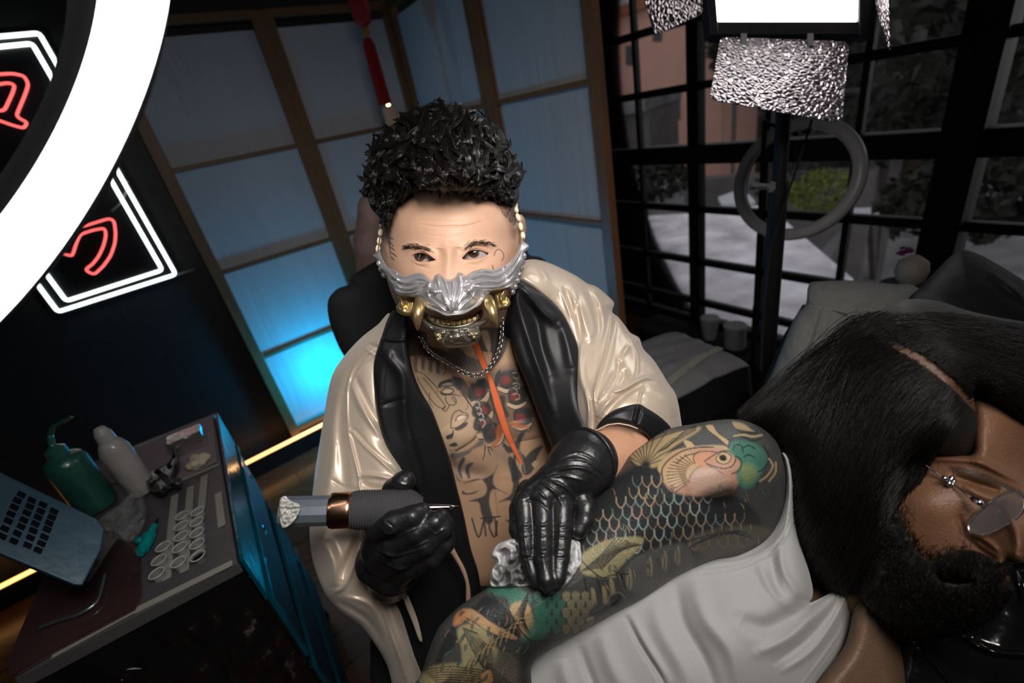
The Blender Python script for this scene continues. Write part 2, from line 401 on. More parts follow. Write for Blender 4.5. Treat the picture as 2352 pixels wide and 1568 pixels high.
# ---------------------------------------------------------------- folding screen
m_wood = mat('screen_wood', (.17, .075, .03), .45, var=.3, vscale=12, stretch=(6, 6, 1))
m_paper = mat('screen_paper', (.46, .47, .50), .75, var=.1, vscale=5, stretch=(5, 5, .4), bump=.004, bscale=9)
SN = WN
def wall_pt(px, py, offn=.06):
    return onp(px, py, WP + WN * offn, WN)
corner = wall_pt(931, 161); corner[2] = 0
scr = empty('folding_screen', corner, 'four-panel wooden folding screen with pale paper panes, glowing blue low down beside the black chair', 'screen')
def panel(p0, p1, nrm, top=1.86, post=.042, bars=(1.37, .955, .54, .12), ptop=1.80):
    f = MB(); d = _n(p1 - p0)
    a = p0 + d * post / 2; b = p1 - d * post / 2
    for q in (a, b): f.bar(q, q + UP * top, post, .03, nrm)
    for h in (top - .012, ) : f.bar(a + UP * h, b + UP * h, .03, .028, nrm)
    for h in bars: f.bar(a + UP * h, b + UP * h, .018 if h > .2 else .03, .02, nrm)
    f.build('panel_frame', m_wood, scr, bevel=.002)
    hs = [ptop] + list(bars)
    for h1, h0 in zip(hs[:-1], hs[1:]):
        pp = MB(); pp.box((a + b) / 2 + UP * (h0 + h1) / 2 - nrm * .008, (b - a) / 2, nrm * .0015, UP * (h1 - h0) / 2); pp.build('paper_pane', m_paper, scr)
pw = .56
panel(corner - WD * pw * 2, corner - WD * pw, WN)
panel(corner - WD * pw, corner - WD * .002, WN)
n2 = -RN
RE = onp(1420, 720, corner, RN); RE[2] = 0; RM = onp(1128, 268, corner, RN); RM[2] = 0
panel(corner + n2 * .0, RM - _n(RE - corner) * -.018, n2)
panel(RM + _n(RE - corner) * .02, RE + _n(RE - corner) * .02, n2)
scr['label'] = 'wooden folding screen with pale paper panes, glowing blue low down behind the black chair'

# blue uplight on the floor, hidden behind the seated person
bl = wall_pt(800, 905, .42); bl[2] = 0
up = empty('floor_uplight', bl, 'small blue floor uplight between the black chair and the folding screen', 'lamp')
MB().lathe(bl, bl + UP * .09, [(0, .05), (.1, .055), (.9, .055), (1, .05)], 24).build('housing', m_trim, up, smooth=False)
m_bluel = mat('blue_led', (.1, .6, 1), .4, emit=(.02, .45, 1), es=12, var=0)
MB().lathe(bl + UP * .09, bl + UP * .094, [(0, .045), (1, .045)], 24).build('lens', m_bluel, up)
l = bpy.data.lights.new('blue_lamp', 'POINT'); l.energy = 8.5; l.color = (.0, .50, 1); l.shadow_soft_size = .05
lo = bpy.data.objects.new('blue_lamp', l); COL.objects.link(lo); lo.location = Vector(bl + UP * .37 + WN * -.17)

# ---------------------------------------------------------------- red hanging ornament
m_red = mat('red_silk', (.30, .008, .01), .6, var=.4, vscale=150, bump=.002, bscale=300)
m_gold = mat('gold_thread', (.35, .2, .05), .45, metal=.3)
zt = 1.75
def hp(px, py, dz=0): return P(px, py, zt + dz)
t0 = hp(832, -60); orn = empty('tassel_ornament', hp(838, 60), 'red beaded hanging charm with a long red tassel in front of the paper screen', 'ornament')
b0 = hp(826, -40); b1 = P(826, -40, zt) ; 
top = hp(822, -50); 
mb = MB(); c0 = hp(826, -10); hgt = .0
lo_ = hp(838, 62)
mb.lathe(lo_, lo_ + UP * .17, [(0, .012), (.08, .032), (.3, .036), (.9, .036), (1, .02)], 8); mb.build('padded_body', m_red, orn, smooth=False, bevel=.003)
k0 = hp(843, 88); mb = MB(); mb.lathe(k0, lo_, [(0, .004), (.2, .006), (.5, .014), (.9, .012), (1, .01)], 12); mb.build('gold_knot', m_gold, orn, smooth=True)
mb = MB(); random.seed(3)
e0 = hp(878, 238)
for i in range(110):
    a = random.random() * 6.28; r = random.random() ** .5 * .022; o_ = np.array([math.cos(a) * r, math.sin(a) * r, 0])
    tt = k0 + o_ * .55; bb = np.array([k0[0], k0[1], e0[2]]) + o_ * 1.1; mb.tube([tt, tt * .9 + bb * .1 + o_ * .35, (tt + bb) / 2 + o_ * .2, bb], .002, 4)
mb.build('tassel', m_red, orn); MB().tube([lo_ + UP * .17, lo_ + UP * 1.0], .0015, 5).build('cord', m_red, orn)

# ---------------------------------------------------------------- candle on a tall stand behind the head
m_wax = mat('candle_wax', (.55, .38, .28), .6, sss=.3); m_flame = mat('flame', (1, .8, .4), .5, emit=(1, .62, .25), es=14, var=0)
cb = P(908, 300, 1.95)
cst = empty('candle_stand', (cb[0], cb[1], 0), 'tall thin black candle stand hidden behind the dark curly hair', 'candle stand')
m_iron = mat('black_iron', (.01, .01, .01), .5)
mb = MB(); q0 = np.array([cb[0], cb[1], 0]); mb.lathe(q0, q0 + UP * .015, [(0, .1), (1, .09)], 24); mb.lathe(q0, q0 + UP * (cb[2] - .01), [(0, .008), (1, .008)], 10); mb.lathe(q0 + UP * (cb[2] - .01), q0 + UP * cb[2], [(0, .04), (1, .045)], 24); mb.build('stand', m_iron, cst)
can = empty('candle', cb, 'lit cream pillar candle glowing just above the dark curly hair', 'candle')
ch = P(908, 242, 1.95); ch = np.array([cb[0], cb[1], ch[2]])
MB().lathe(cb, ch, [(0, .029), (.97, .029), (1, .025), (1, .018), (.94, .002)], 24).build('wax', m_wax, can, smooth=False)
MB().lathe(ch + UP * -.004, ch + UP * .022, [(0, .001), (.25, .007), (.5, .007), (.75, .004), (1, .0005)], 12).build('flame', m_flame, can, smooth=True)

# ---------------------------------------------------------------- neon sign
m_acr = mat('dark_backing', (.006, .006, .008), .3, spec=.3); m_nw = mat('neon_white', (1, 1, 1), .5, emit=(.86, 1, .93), es=2.6, var=0); m_nr = mat('neon_red', (1, .2, .2), .5, emit=(1, .13, .12), es=1.55, var=0)
m_rub = mat('sign_cable', (.12, .12, .12), .5)
def wl(pts, o=.06): return [wall_pt(x, y, o) for x, y in pts]
sc_ = 700 / 1444.
def sp(pts): return [(x * sc_, y * sc_) for x, y in pts]
outer = sp([(-160, 200), (182, 158), (512, 722), (835, 1300), (275, 1477), (135, 1290), (-200, 800)])
outer = [(-130, 95), (90, 76), (245, 348), (404, 630), (133, 716), (65, 625), (-190, 290)]
inner = [(-110, 118), (74, 100), (232, 374), (373, 620), (152, 691), (85, 600), (-150, 290)]
sg = empty('neon_sign', wall_pt(150, 400, .02), 'hexagonal neon sign with a white double outline and red Japanese letters on the black wall', 'neon sign')
bk = [(-140, 85), (96, 66), (256, 345), (418, 636), (128, 730), (55, 628), (-205, 290)]
w0 = [wall_pt(x, y, .012) for x, y in bk]; w1 = [wall_pt(x, y, .022) for x, y in bk]; k_ = len(bk)
link('backing', w0 + w1, [tuple(range(k_)), tuple(range(k_, 2 * k_))[::-1]] + [(i, (i + 1) % k_, k_ + (i + 1) % k_, k_ + i) for i in range(k_)], m_acr, sg, smooth=False)
def neon(name, pts, r, m, closed=True, rnd=True):
    p = np.array(pts, float)
    if rnd: # rounded corners
        q = []
        n_ = len(p)
        for i in range(n_):
            if not closed and i in (0, n_ - 1): q.append(p[i]); continue
            a, b, c = p[i - 1], p[i], p[(i + 1) % n_]
            l1 = min(9, np.linalg.norm(a - b) * .35); l2 = min(9, np.linalg.norm(c - b) * .35); u = b + _n(a - b) * l1; v = b + _n(c - b) * l2
            for t in (0, .33, .66, 1): q.append((1 - t) ** 2 * u + 2 * t * (1 - t) * b + t * t * v)
        p = np.array(q)
    MB().tube([wall_pt(x, y, .036) for x, y in p], r, 8, closed=closed).build(name, m, sg, smooth=True)
neon('outline_tube', outer, .0065, m_nw); neon('outline_tube', inner, .0065, m_nw)
neon('letter_tube', off([(330, 1045), (372, 1042), (385, 1075), (450, 1055), (515, 1035), (540, 1045), (548, 1100), (545, 1150), (525, 1210), (490, 1260), (445, 1302), (402, 1278), (440, 1250), (470, 1210), (492, 1160), (503, 1110), (495, 1080), (440, 1090), (380, 1110), (362, 1150), (345, 1205), (335, 1212), (288, 1198), (310, 1150), (325, 1090)], sc_, 0, 0), .0042, m_nr)
neon('letter_tube', off([(-150, 360), (60, 348), (115, 360), (135, 400), (118, 450), (78, 545), (90, 560), (130, 580), (112, 608), (50, 590), (-20, 565), (-160, 540)], sc_, 0, 0), .0042, m_nr)
neon('letter_tube', off([(-80, 410), (40, 392), (70, 402), (60, 440), (20, 525), (-60, 520)], sc_, 0, 0), .0042, m_nr)
neon('letter_tube', off([(150, 800), (330, 760), (350, 790), (280, 900), (368, 965), (340, 990), (240, 930), (150, 1010), (120, 985), (260, 830), (160, 840)], sc_, 0, 0), .0042, m_nr)
MB().tube(wl([(404, 632), (425, 625), (448, 618)], .02), .004, 6).build('power_cable', m_rub, sg)
MB().tube(wl([(292, 415), (290, 440), (278, 465), (255, 485)], .026), .004, 6).build('bent_tube', m_rub, sg)  # short bent grey tube on the wall beside the sign

# ---------------------------------------------------------------- steel window wall
m_steel = mat('black_steel', (.004, .004, .004), .5, bump=.001, bscale=80)
m_glass = bpy.data.materials.new('window_glass'); m_glass.use_nodes = True; nt = m_glass.node_tree
for n_ in list(nt.nodes):
    if n_.type != 'OUTPUT_MATERIAL': nt.nodes.remove(n_)
tr = nt.nodes.new('ShaderNodeBsdfTransparent'); tr.inputs[0].default_value = (.80, .82, .84, 1); gl = nt.nodes.new('ShaderNodeBsdfGlossy'); gl.inputs['Roughness'].default_value = .03; mx = nt.nodes.new('ShaderNodeMixShader'); fr = nt.nodes.new('ShaderNodeFresnel'); fr.inputs[0].default_value = 1.45
tx = nt.nodes.new('ShaderNodeTexNoise'); tx.inputs['Scale'].default_value = 3
cr_ = nt.nodes.new('ShaderNodeMixRGB'); cr_.inputs[1].default_value = (.88, .90, .92, 1); cr_.inputs[2].default_value = (.97, .97, .98, 1); nt.links.new(tx.outputs[0], cr_.inputs[0]); nt.links.new(cr_.outputs[0], tr.inputs[0])
nt.links.new(fr.outputs[0], mx.inputs[0]); nt.links.new(tr.outputs[0], mx.inputs[1]); nt.links.new(gl.outputs[0], mx.inputs[2]); nt.links.new(mx.outputs[0], nt.nodes['Material Output'].inputs[0])
WB = WIN + RN * .03
def wp(px, py): return onp(px, py, WB, RN)
def sx(px, py): return float((wp(px, py) - WB) @ -RD)     # coordinate along the wall, growing towards the viewer's right
def wz(px, py): return float(wp(px, py)[2])
def wpt(s, z): return WB + -RD * s + UP * z
S_corner = float((CORN - WB) @ -RD)
sV1 = sx(1467, 250); sV2 = sx(1598, 172); sV3 = sx(1750, 610); sV4 = sx(1975, 300); sV5a = sx(2185, 296) ; sV5b = sx(2270, 270)
hs_ = [wz(1414, 96), wz(1480, 218), wz(1500, 357), wz(1585, 478), wz(1585, 596), wz(1586, 687)]
ZT = 2.75
def win(name, s0, s1, verts_, hor, thick_h):
    w = empty(name, wpt(s0, .05)); w['kind'] = 'structure'
    f = MB()
    for s, t in ((s0, .06), (s1, .06)): f.bar(wpt(s, .05), wpt(s, ZT), t, .06, RN)
    for z, t in ((.08, .06), (ZT - .03, .06)): f.bar(wpt(s0, z), wpt(s1, z), t, .06, RN)
    f.bar(wpt(s0, thick_h), wpt(s1, thick_h), .085, .07, RN); f.build('window_frame', m_steel, w, bevel=.002)
    g = MB()
    for s in verts_: g.bar(wpt(s, .05), wpt(s, ZT), .022, .03, RN)
    for z in hor: g.bar(wpt(s0, z), wpt(s1, z), .034, .03, RN)
    g.build('glazing_bars', m_steel, w)
    q = MB(); q.box((wpt(s0, .05) + wpt(s1, ZT)) / 2, -RD * (s1 - s0) / 2, RN * .002, UP * (ZT - .05) / 2); q.build('glass', m_glass, w)
    return w
extra_top = [hs_[0] + (hs_[0] - hs_[1]), hs_[0] + 2 * (hs_[0] - hs_[1])]; low = [hs_[5] - (hs_[4] - hs_[5])]
HH = [hs_[0], hs_[1], hs_[3], hs_[4], hs_[5]] + extra_top + low
dv = sV2 - sV1
win('window_1', S_corner, sV2 - 2 * dv, [S_corner + .3 * k for k in range(1, 20) if S_corner + .3 * k < sV2 - 2 * dv - .05], HH, hs_[2])
win('window_2', sV2 - 2 * dv, sV2, [sV1], HH, hs_[2])
win('window_3', sV2, (sV5a + sV5b) / 2, [sV3, sV4], HH, hs_[2])
win('window_4', (sV5a + sV5b) / 2, S_corner + 5.5, [(sV5b) + .55, sV5b + 1.1], HH, hs_[2])
mb = MB(); mb.bar(wpt((sV5a + sV5b) / 2, 0), wpt((sV5a + sV5b) / 2, ZT), abs(sV5b - sV5a) * 1.0 + .02, .12, RN); struct(mb.build('trim_1', m_steel, bevel=.004))
# ================================================================ outside the windows
GZ = -3.0
m_brick = mat('orange_render', (.60, .34, .27), .85, var=.12, vscale=1.5); m_conc = mat('weathered_concrete', (.18, .18, .19), .9, var=.7, vscale=1.6, bump=.02, bscale=4); m_dwin = mat('dark_window', (.04, .045, .05), .2); m_tile = mat('roof_tiles', (.28, .10, .05), .8, var=.3, vscale=6)
m_leaf = mat('dark_foliage', (.016, .02, .012), .8, var=.6, vscale=8); m_leaf2 = mat('yellow_green_foliage', (.13, .16, .02), .8, var=.5, vscale=10); m_gwall = mat('grey_wall', (.13, .12, .12), .9, var=.4, vscale=3); m_pale = mat('pale_sheet_metal', (.60, .60, .66), .6, var=.15)
def Pd(px, py, dist): r = ray(px, py); return CAM + r * (dist / np.linalg.norm(r[:2]))
g = MB(); gc = RN * 22 + UP * (GZ - .05); g.box(gc, RN * 19.5, RD * 28, UP * .05); o = g.build('outside_ground', m_conc); o['kind'] = 'structure'
fn = -RN                      # facades face the studio
def block(name, px0, px1, pyt, dist, depth, m, label, cat='building', wins=(), roof=None, zb=GZ, mw=m_dwin):
    c = Pd((px0 + px1) / 2, pyt, dist); p = c.copy(); nn = _n(np.array([ray((px0 + px1) / 2, pyt)[0], ray((px0 + px1) / 2, pyt)[1], 0])); nn = _n(nn * .5 + RN * .5)
    a = onp(px0, pyt, c, nn); b = onp(px1, pyt, c, nn); h = c[2]; d = (b - a) * [1, 1, 0]; e = empty(name, (a + b) / 2 * [1, 1, 0] + UP * zb, label, cat)
    mid = (a + b) / 2; mid[2] = (h + zb) / 2; MB().box(mid + nn * depth / 2, d / 2, nn * depth / 2, UP * (h - zb) / 2).build('wall', m, e)
    if roof: MB().box(np.array([mid[0], mid[1], h + .12]) + nn * depth / 2, d * .52, nn * (depth / 2 + .25), UP * .12).build('roof', roof, e)
    for (x0, y0, x1, y1) in wins:
        q = [onp(x, y, c, nn) - nn * .03 for x, y in ((x0, y0), (x1, y0), (x1, y1), (x0, y1))]; mb = MB(); mb.add(q + [v + nn * .06 for v in q], [(0, 1, 2, 3), (4, 7, 6, 5), (0, 4, 5, 1), (1, 5, 6, 2), (2, 6, 7, 3), (3, 7, 4, 0)]); mb.build('window', mw, e)
    return e
block('building', 1330, 1660, 18, 16, 6, m_brick, 'orange rendered house seen through the upper left windows', wins=[(1438, 105, 1456, 150), (1545, 225, 1562, 275), (1500, 60, 1520, 95), (1400, 120, 1414, 160)], roof=m_tile)
block('building', 1660, 1790, 95, 25, 3, m_brick, 'smaller orange house wall seen beside the light pole', wins=[(1690, 180, 1712, 230)])
block('building', 1240, 1470, -60, 30, 6, m_pale, 'pale distant building above the orange roof', wins=[(1390, -20, 1420, 14)])
block('shed', 1370, 1490, 262, 11, 2.0, m_gwall, 'low grey shed with weathered roof in front of the orange house', 'shed', roof=m_conc)
block('garden_wall', 1560, 2010, 402, 10.0, .3, m_gwall, 'long dark garden wall across the yard', 'wall')
block('garden_wall', 1330, 1570, 408, 9.3, .3, m_conc, 'paler concrete garden wall behind the left windows', 'wall')
block('outbuilding', 1800, 2900, -900, 19, 3, mat('dark_facade', (.02, .019, .019), .8, var=.6, vscale=2), 'tall dark facade filling the right-hand windows', 'building', wins=[(2320, 105, 2400, 132)], mw=m_pale)
def slabpx(name, pts, dist, th, m, label, cat):
    h = Pd(*pts[0], dist)[2]; p = [onz(x, y, h) for x, y in pts]; q = [a - UP * th for a in p]; k = len(p); o = link(name, p + q, [tuple(range(k)), tuple(range(k, 2 * k))[::-1]] + [(i, (i + 1) % k, k + (i + 1) % k, k + i) for i in range(k)], m, None, smooth=False, loc=np.mean(q, 0)); return tag(o, label, cat)
slabpx('terrace_roof', [(1395, 500), (1590, 490), (1760, 470), (1960, 640), (1720, 800), (1400, 800)], 6.0, .3, mat('blotchy_terrace', (.72, .69, .74), .9, var=.95, vscale=3.2, bump=.01, bscale=6), 'pale blotchy flat roof spread below the windows', 'roof')
slabpx('metal_sheet', [(1950, 478), (2015, 476), (2022, 490), (2005, 500), (1945, 498)], 7.4, .05, m_pale, 'white metal sheet lying by the wall, right of the grey ring', 'metal sheet')
slabpx('metal_sheet', [(1650, 452), (1690, 438), (1720, 446), (1735, 462), (1660, 468)], 7.8, .05, m_pale, 'pale bluish metal sheet seen left of the grey ring', 'metal sheet')
slabpx('coping', [(1790, 700), (1900, 560), (1945, 515), (1960, 520), (1900, 600), (1820, 710)], 4.6, .1, m_conc, 'long pale coping slanting away behind the pole', 'coping')
def foliage(name, c, r, m, label, seed, n=420, s=.05, cat='bush', trunk=None):
    rg = np.random.default_rng(seed); e = empty(name, c * [1, 1, 0] + UP * (trunk if trunk is not None else c[2] - r[2]), label, cat); V = []; Fc = []
    for i in range(n):
        d = rg.normal(size=3); d /= np.linalg.norm(d); k = rg.uniform(.55, 1.0) ** .6; p = c + d * np.array(r) * k * (1 + .25 * mnoise.noise(Vector(d * 2.5 + seed))); t = rg.normal(size=3); t /= np.linalg.norm(t); b = np.cross(t, rg.normal(size=3)); b /= np.linalg.norm(b); q = len(V); w = s * rg.uniform(.6, 1.4)
        V += [p - t * w, p + b * w * .45, p + t * w, p - b * w * .45]; Fc.append((q, q + 1, q + 2, q + 3))
    link('leaves', V, Fc, m, e, smooth=False); mb = MB(); z0 = trunk if trunk is not None else c[2] - r[2]
    for i in range(4): o = rg.normal(size=3) * np.array(r) * .35; mb.tube([np.array([c[0], c[1], z0]), c + o * .4 - UP * r[2] * .3, c + o], max(.01, r[0] * .04), 5)
    mb.build('stems', m_gwall, e); return e
foliage('bush', Pd(1885, 440, 6.6), (.36, .36, .24), m_leaf2, 'yellow-green bush seen inside the unlit grey ring', 1, 900, .035)
foliage('bush', Pd(1820, 415, 8), (.5, .4, .3), m_leaf, 'dark bush behind the yellow-green one inside the ring', 2, 700, .05)
foliage('tree', Pd(2110, 60, 11), (2.4, 1.9, 2.0), m_leaf, 'large dark tree crown beyond the upper right windows', 3, 2600, .16, 'tree', GZ)
foliage('tree', Pd(1690, 60, 14.8), (.7, .6, 1.3), m_leaf, 'dark tree behind the panel light', 4, 1800, .14, 'tree', GZ)
foliage('tree', Pd(1480, 0, 25), (1.9, 1.2, 1.1), m_leaf2, 'green treetop just above the orange roof', 5, 800, .12, 'tree', GZ)
foliage('bush', Pd(1500, 420, 7), (.6, .3, .26), m_leaf, 'low dark hedge before the concrete wall', 6, 700, .06)
foliage('bush', Pd(1735, 700, 4.0), (.18, .16, .26), m_leaf, 'dark shrub on the terrace beside the pole', 8, 900, .035)
foliage('bush', Pd(2300, 420, 7), (1.2, .6, .5), m_leaf, 'dark shrubbery at the far right windows', 9, 2200, .08)
# potted plant on the terrace
pp_ = Pd(1436, 600, 4.4); e = foliage('potted_plant', Pd(1440, 520, 4.4), (.13, .13, .24), m_leaf, 'leafy plant in a blue pot on the terrace by the screen', 7, 500, .03, 'plant', pp_[2])
MB().lathe(pp_ - UP * .02, pp_ + UP * .18, [(0, .09), (.9, .12), (1, .125)], 20).build('pot', mat('blue_pot', (.02, .07, .12), .5), e)
# ================================================================ lamps and furniture
m_dark = mat('black_plastic', (.006, .006, .007), .6, spec=.3); m_matte = mat('black_fabric', (.010, .010, .011), .8, bump=.001, bscale=500)
m_ringw = mat('ring_diffuser', (1, 1, 1), .5, emit=(1, .99, 1), es=4.0, var=0)
m_panel = mat('panel_diffuser', (1, 1, 1), .5, emit=(1, .97, .98), es=18, var=0)
m_chrome = mat('chrome', (.75, .76, .78), .12, metal=1, var=.05)
m_grey = mat('grey_plastic', (.13, .13, .135), .3, var=.05)
def camv(v): return M @ np.array(v, float)
# foreground ring light, switched on
rc = CAM + camv((-.442, -.1868, .3465)); rn = _n(camv((-.2947, -.2124, -1)))
def ringgeo(c, n, r0, r1, th, seg=96, prof=None):
    u = _n(np.cross(n, UP)); w = np.cross(n, u); pr = prof or [(r0, -th / 2), (r0, th * .35), (r0 + (r1 - r0) * .15, th / 2), (r1 - (r1 - r0) * .15, th / 2), (r1, th * .35), (r1, -th / 2)]
    v = []; m = len(pr)
    for i in range(seg):
        a = 2 * math.pi * i / seg; d = math.cos(a) * u + math.sin(a) * w
        for (r, h) in pr: v.append(c + d * r + n * h)
    f = [(i * m + k, i * m + (k + 1) % m, ((i + 1) % seg) * m + (k + 1) % m, ((i + 1) % seg) * m + k) for i in range(seg) for k in range(m)]
    return v, f
rl = empty('ring_light', rc, 'large glowing white ring light close to the camera, crossing the upper left corner', 'ring light')
link('diffuser', *ringgeo(rc, rn, .1845, .24, .006, 160), m_ringw, rl)
link('housing', *ringgeo(rc - rn * .006, rn, .149, .184, .012, 160), m_dark, rl)
link('back_shell', *ringgeo(rc - rn * .012, rn, .155, .222, .008, 96), m_dark, rl)
b0 = rc + UP * .245; MB().tube([rc + _n(np.cross(rn, camv((1, 0, 0)))) * -.2, rc + camv((-.12, -.4, .02)), np.array([rc[0] - .2, rc[1] - .02, 2.74])], .012, 10).build('boom_arm', m_dark, rl, smooth=True)

# LED panel light on a stand
zp = .86
pc = P(1810, -60, zp); pl = empty('panel_light', (pc[0], pc[1], 0), 'bright rectangular LED panel light with barn doors on a black stand before the windows', 'studio light')
def quad_slab(name, px4, th, m, par, bevel=.002, n=None, smooth=False):
    p = [P(*q) for q in px4]; nn = _n(np.cross(p[1] - p[0], p[3] - p[0]));
    if nn @ M[:, 2] > 0: nn = -nn
    mb = MB(); k = len(p); v = [q for q in p] + [q - nn * th for q in p]
    o = link(name, v, [tuple(range(k)), tuple(range(2 * k - 1, k - 1, -1))] + [(i, i + k, (i + 1) % k + k, (i + 1) % k) for i in range(k)], m, par, smooth=smooth)
    if bevel: b = o.modifiers.new('b', 'BEVEL'); b.width = bevel; b.segments = 3; b.limit_method = 'ANGLE'; b.angle_limit = .7
    return o
z0, z1 = .80, .84
quad_slab('diffuser', [(1630, -170, z0), (1988, -170, z0), (1976, 50, z1), (1650, 50, z1)], .004, m_panel, pl)
for q in ([(1636, 49, z1 - .003), (1990, 49, z1 - .003), (1990, 80, z1), (1640, 80, z1)], [(1976, -170, z0), (2016, -170, z0), (2010, 84, z1), (1974, 84, z1)], [(1602, -170, z0), (1632, -170, z0), (1651, 80, z1), (1632, 80, z1)], [(1602, -200, z0), (2016, -200, z0), (2016, -168, z0), (1602, -168, z0)]):
    quad_slab('frame_bar', q, .03, m_dark, pl)
quad_slab('back_cover', [(1610, -190, z0 + .03), (2010, -190, z0 + .03), (2008, 78, z1 + .03), (1636, 78, z1 + .03)], .01, m_dark, pl)
# pebbled barn doors
m_door = mat('hammered_aluminium', (.13, .11, .115), .28, metal=.85, var=.3, vscale=25)
nt = m_door.node_tree; vo = nt.nodes.new('ShaderNodeTexVoronoi'); vo.feature = 'DISTANCE_TO_EDGE'; vo.inputs['Scale'].default_value = 120
tc = nt.nodes.new('ShaderNodeTexCoord'); nt.links.new(tc.outputs['Object'], vo.inputs[0]); bp = nt.nodes.new('ShaderNodeBump'); bp.inputs['Distance'].default_value = .004; bp.inputs['Strength'].default_value = 1
mr = nt.nodes.new('ShaderNodeMapRange'); mr.inputs[2].default_value = .35; nt.links.new(vo.outputs['Distance'], mr.inputs[0]); nt.links.new(mr.outputs[0], bp.inputs['Height']); nt.links.new(bp.outputs[0], nt.nodes['Principled BSDF'].inputs['Normal'])
def rounded(q, r=.08):
    q = [np.array(a, float) for a in q]; o = []
    for i in range(len(q)):
        a, b, c = q[i - 1], q[i], q[(i + 1) % len(q)]; u = b + (a - b) * r; v = b + (c - b) * r
        for t in (0, .25, .5, .75, 1): o.append(tuple((1 - t) ** 2 * u + 2 * t * (1 - t) * b + t * t * v))
    return o
quad_slab('barn_door', rounded([(1655, 84, .84), (1951, 95, .84), (1934, 282, .78), (1630, 228, .78)]), .0015, m_door, pl, 0)
quad_slab('barn_door', rounded([(1478, -10, .80), (1446, -150, .78), (1608, -150, .80), (1614, 32, .83), (1505, 80, .82)]), .0015, m_door, pl, 0)
quad_slab('barn_door', rounded([(2006, -160, .80), (2040, -160, .72), (2047, 118, .76), (2012, 10, .83)], .05), .0015, m_door, pl, 0)
for x in (1709, 1862): quad_slab('hinge', [(x - 7, 76, .838), (x + 7, 76, .838), (x + 7, 106, .832), (x - 7, 106, .832)], .004, m_dark, pl, .0005)
pb = P(1800, 262, .90); ft = np.array([pb[0], pb[1], 0])
mb = MB(); mb.lathe(ft + UP * .02, ft + UP * (P(1800, 170, .90)[2]), [(0, .0135), (1, .0135)], 20); mb.build('pole', m_dark, pl, smooth=False)
s1 = P(1778, 440, .90)[2]; mb = MB(); mb.lathe(ft + UP * (s1 - .9 if s1 > .9 else .1), ft + UP * s1, [(0, .018), (1, .018)], 20); mb.build('pole_sleeve', m_dark, pl, smooth=False)
kc = ft + UP * (s1 - .01); kd = _n(ray(1745, 443) * .9 + CAM - kc); mb = MB(); kx = camv((-1, 0, -.1)); mb.lathe(kc, kc + kx * .052, [(0, .012), (.35, .012), (.4, .006), (1, .006)], 12); mb.box(kc + kx * .045, kx * .016, camv((0, 1, 0)) * .004, camv((0, 0, 1)) * .010); mb.build('lock_knob', m_grey, pl, bevel=.001)
for k in range(3):
    a = 2.1 * k + .4; d = np.array([math.cos(a), math.sin(a), 0]); mb = MB(); mb.tube([ft + UP * .42, ft + d * .11 + UP * .012], .009, 8); mb.tube([ft + UP * .15, ft + d * .062 + UP * .196], .006, 6); mb.build('leg', m_dark, pl)
cab = [P(1865, 275, .88), P(1845, 340, .89), P(1815, 430, .90), P(1772, 560, .875), P(1755, 700, .88), P(1748, 850, .9), ft + UP * .3 + np.array([.05, -.04, 0])]
MB().tube(cr([tuple(c) for c in cab], False, 6) if False else np.array(cab), .0022, 6).build('cable', m_dark, pl)

# second ring light, off
m_ring2 = mat('unlit_diffuser', (.50, .50, .51), .3, var=.04, spec=.6)
c2 = CAM + camv((.8817, -.5045, 1.4542)); n2_ = _n(camv((-1.1035, .165, -1)))
if n2_ @ M[:, 2] > 0: n2_ = -n2_
r2 = empty('ring_light', (c2[0], c2[1], 0), 'switched-off grey ring light on a thin stand behind the panel light pole', 'ring light')
link('diffuser', *ringgeo(c2, n2_, .140, .185, .02, 96, prof=[(.147, -.006), (.149, .006), (.155, .011), (.166, .014), (.177, .011), (.183, .006), (.185, -.006)]), m_ring2, r2)
link('back_shell', *ringgeo(c2 - n2_ * .012, n2_, .148, .184, .012, 96), m_dark, r2)
tp = c2 + camv((.02, -.15, .02)); MB().tube([tp, P(1822, 300, 1.46), P(1790, 290, 1.46)], .008, 8).build('bracket', m_dark, r2)
MB().tube([P(1862, 305, 1.44), P(1835, 290, 1.45), P(1800, 255, 1.46)], .009, 8).build('bracket_arm', m_dark, r2)
sb = P(1757, 275, 1.46); sf = np.array([sb[0], sb[1], 0]); MB().lathe(sf, sf + UP * (sb[2]), [(0, .009), (.45, .009), (.45, .007), (1, .007)], 12).build('pole', m_dark, r2)
MB().tube([sf + UP * (sb[2] - .01), P(1790, 290, 1.46)], .006, 8).build('pole_head', m_dark, r2)
for k in range(3):
    a = 2.1 * k + .9; d = np.array([math.cos(a), math.sin(a), 0]); MB().tube([sf + UP * .3, sf + d * .16 + UP * .01], .006, 6).build('leg', m_dark, r2)

# treatment couch under a grey cover
m_cover = mat('nonwoven_cover', (.15, .15, .155), .8, var=.12, vscale=40, bump=.002, bscale=25); m_tape = mat('masking_tape', (.45, .42, .33), .7, var=.1); m_tape2 = mat('dim_tape', (.24, .23, .20), .7)
Hc = .68
a_ = onz(1724, 822, Hc); b_ = onz(1545, 747, Hc); e = RD.copy(); e = e if (b_ - a_) @ e > 0 else -e
ww = _n(b_ - a_); side = np.cross(UP, ww); side = -side if (onz(1440, 800, Hc) - a_) @ side < 0 else side
cw = .42; cl = np.linalg.norm(b_ - a_)
cc = empty('treatment_couch', ((a_ + b_) / 2 + side * cw / 2) * [1, 1, 0], 'padded couch under a grey cover before the windows, right of the satin sleeve', 'couch')
drop = Hc - onp(1722, 905, a_, _n(np.array([M[0, 2], M[1, 2], 0])))[2]
nu, nv = 40, 30; V_ = []; 
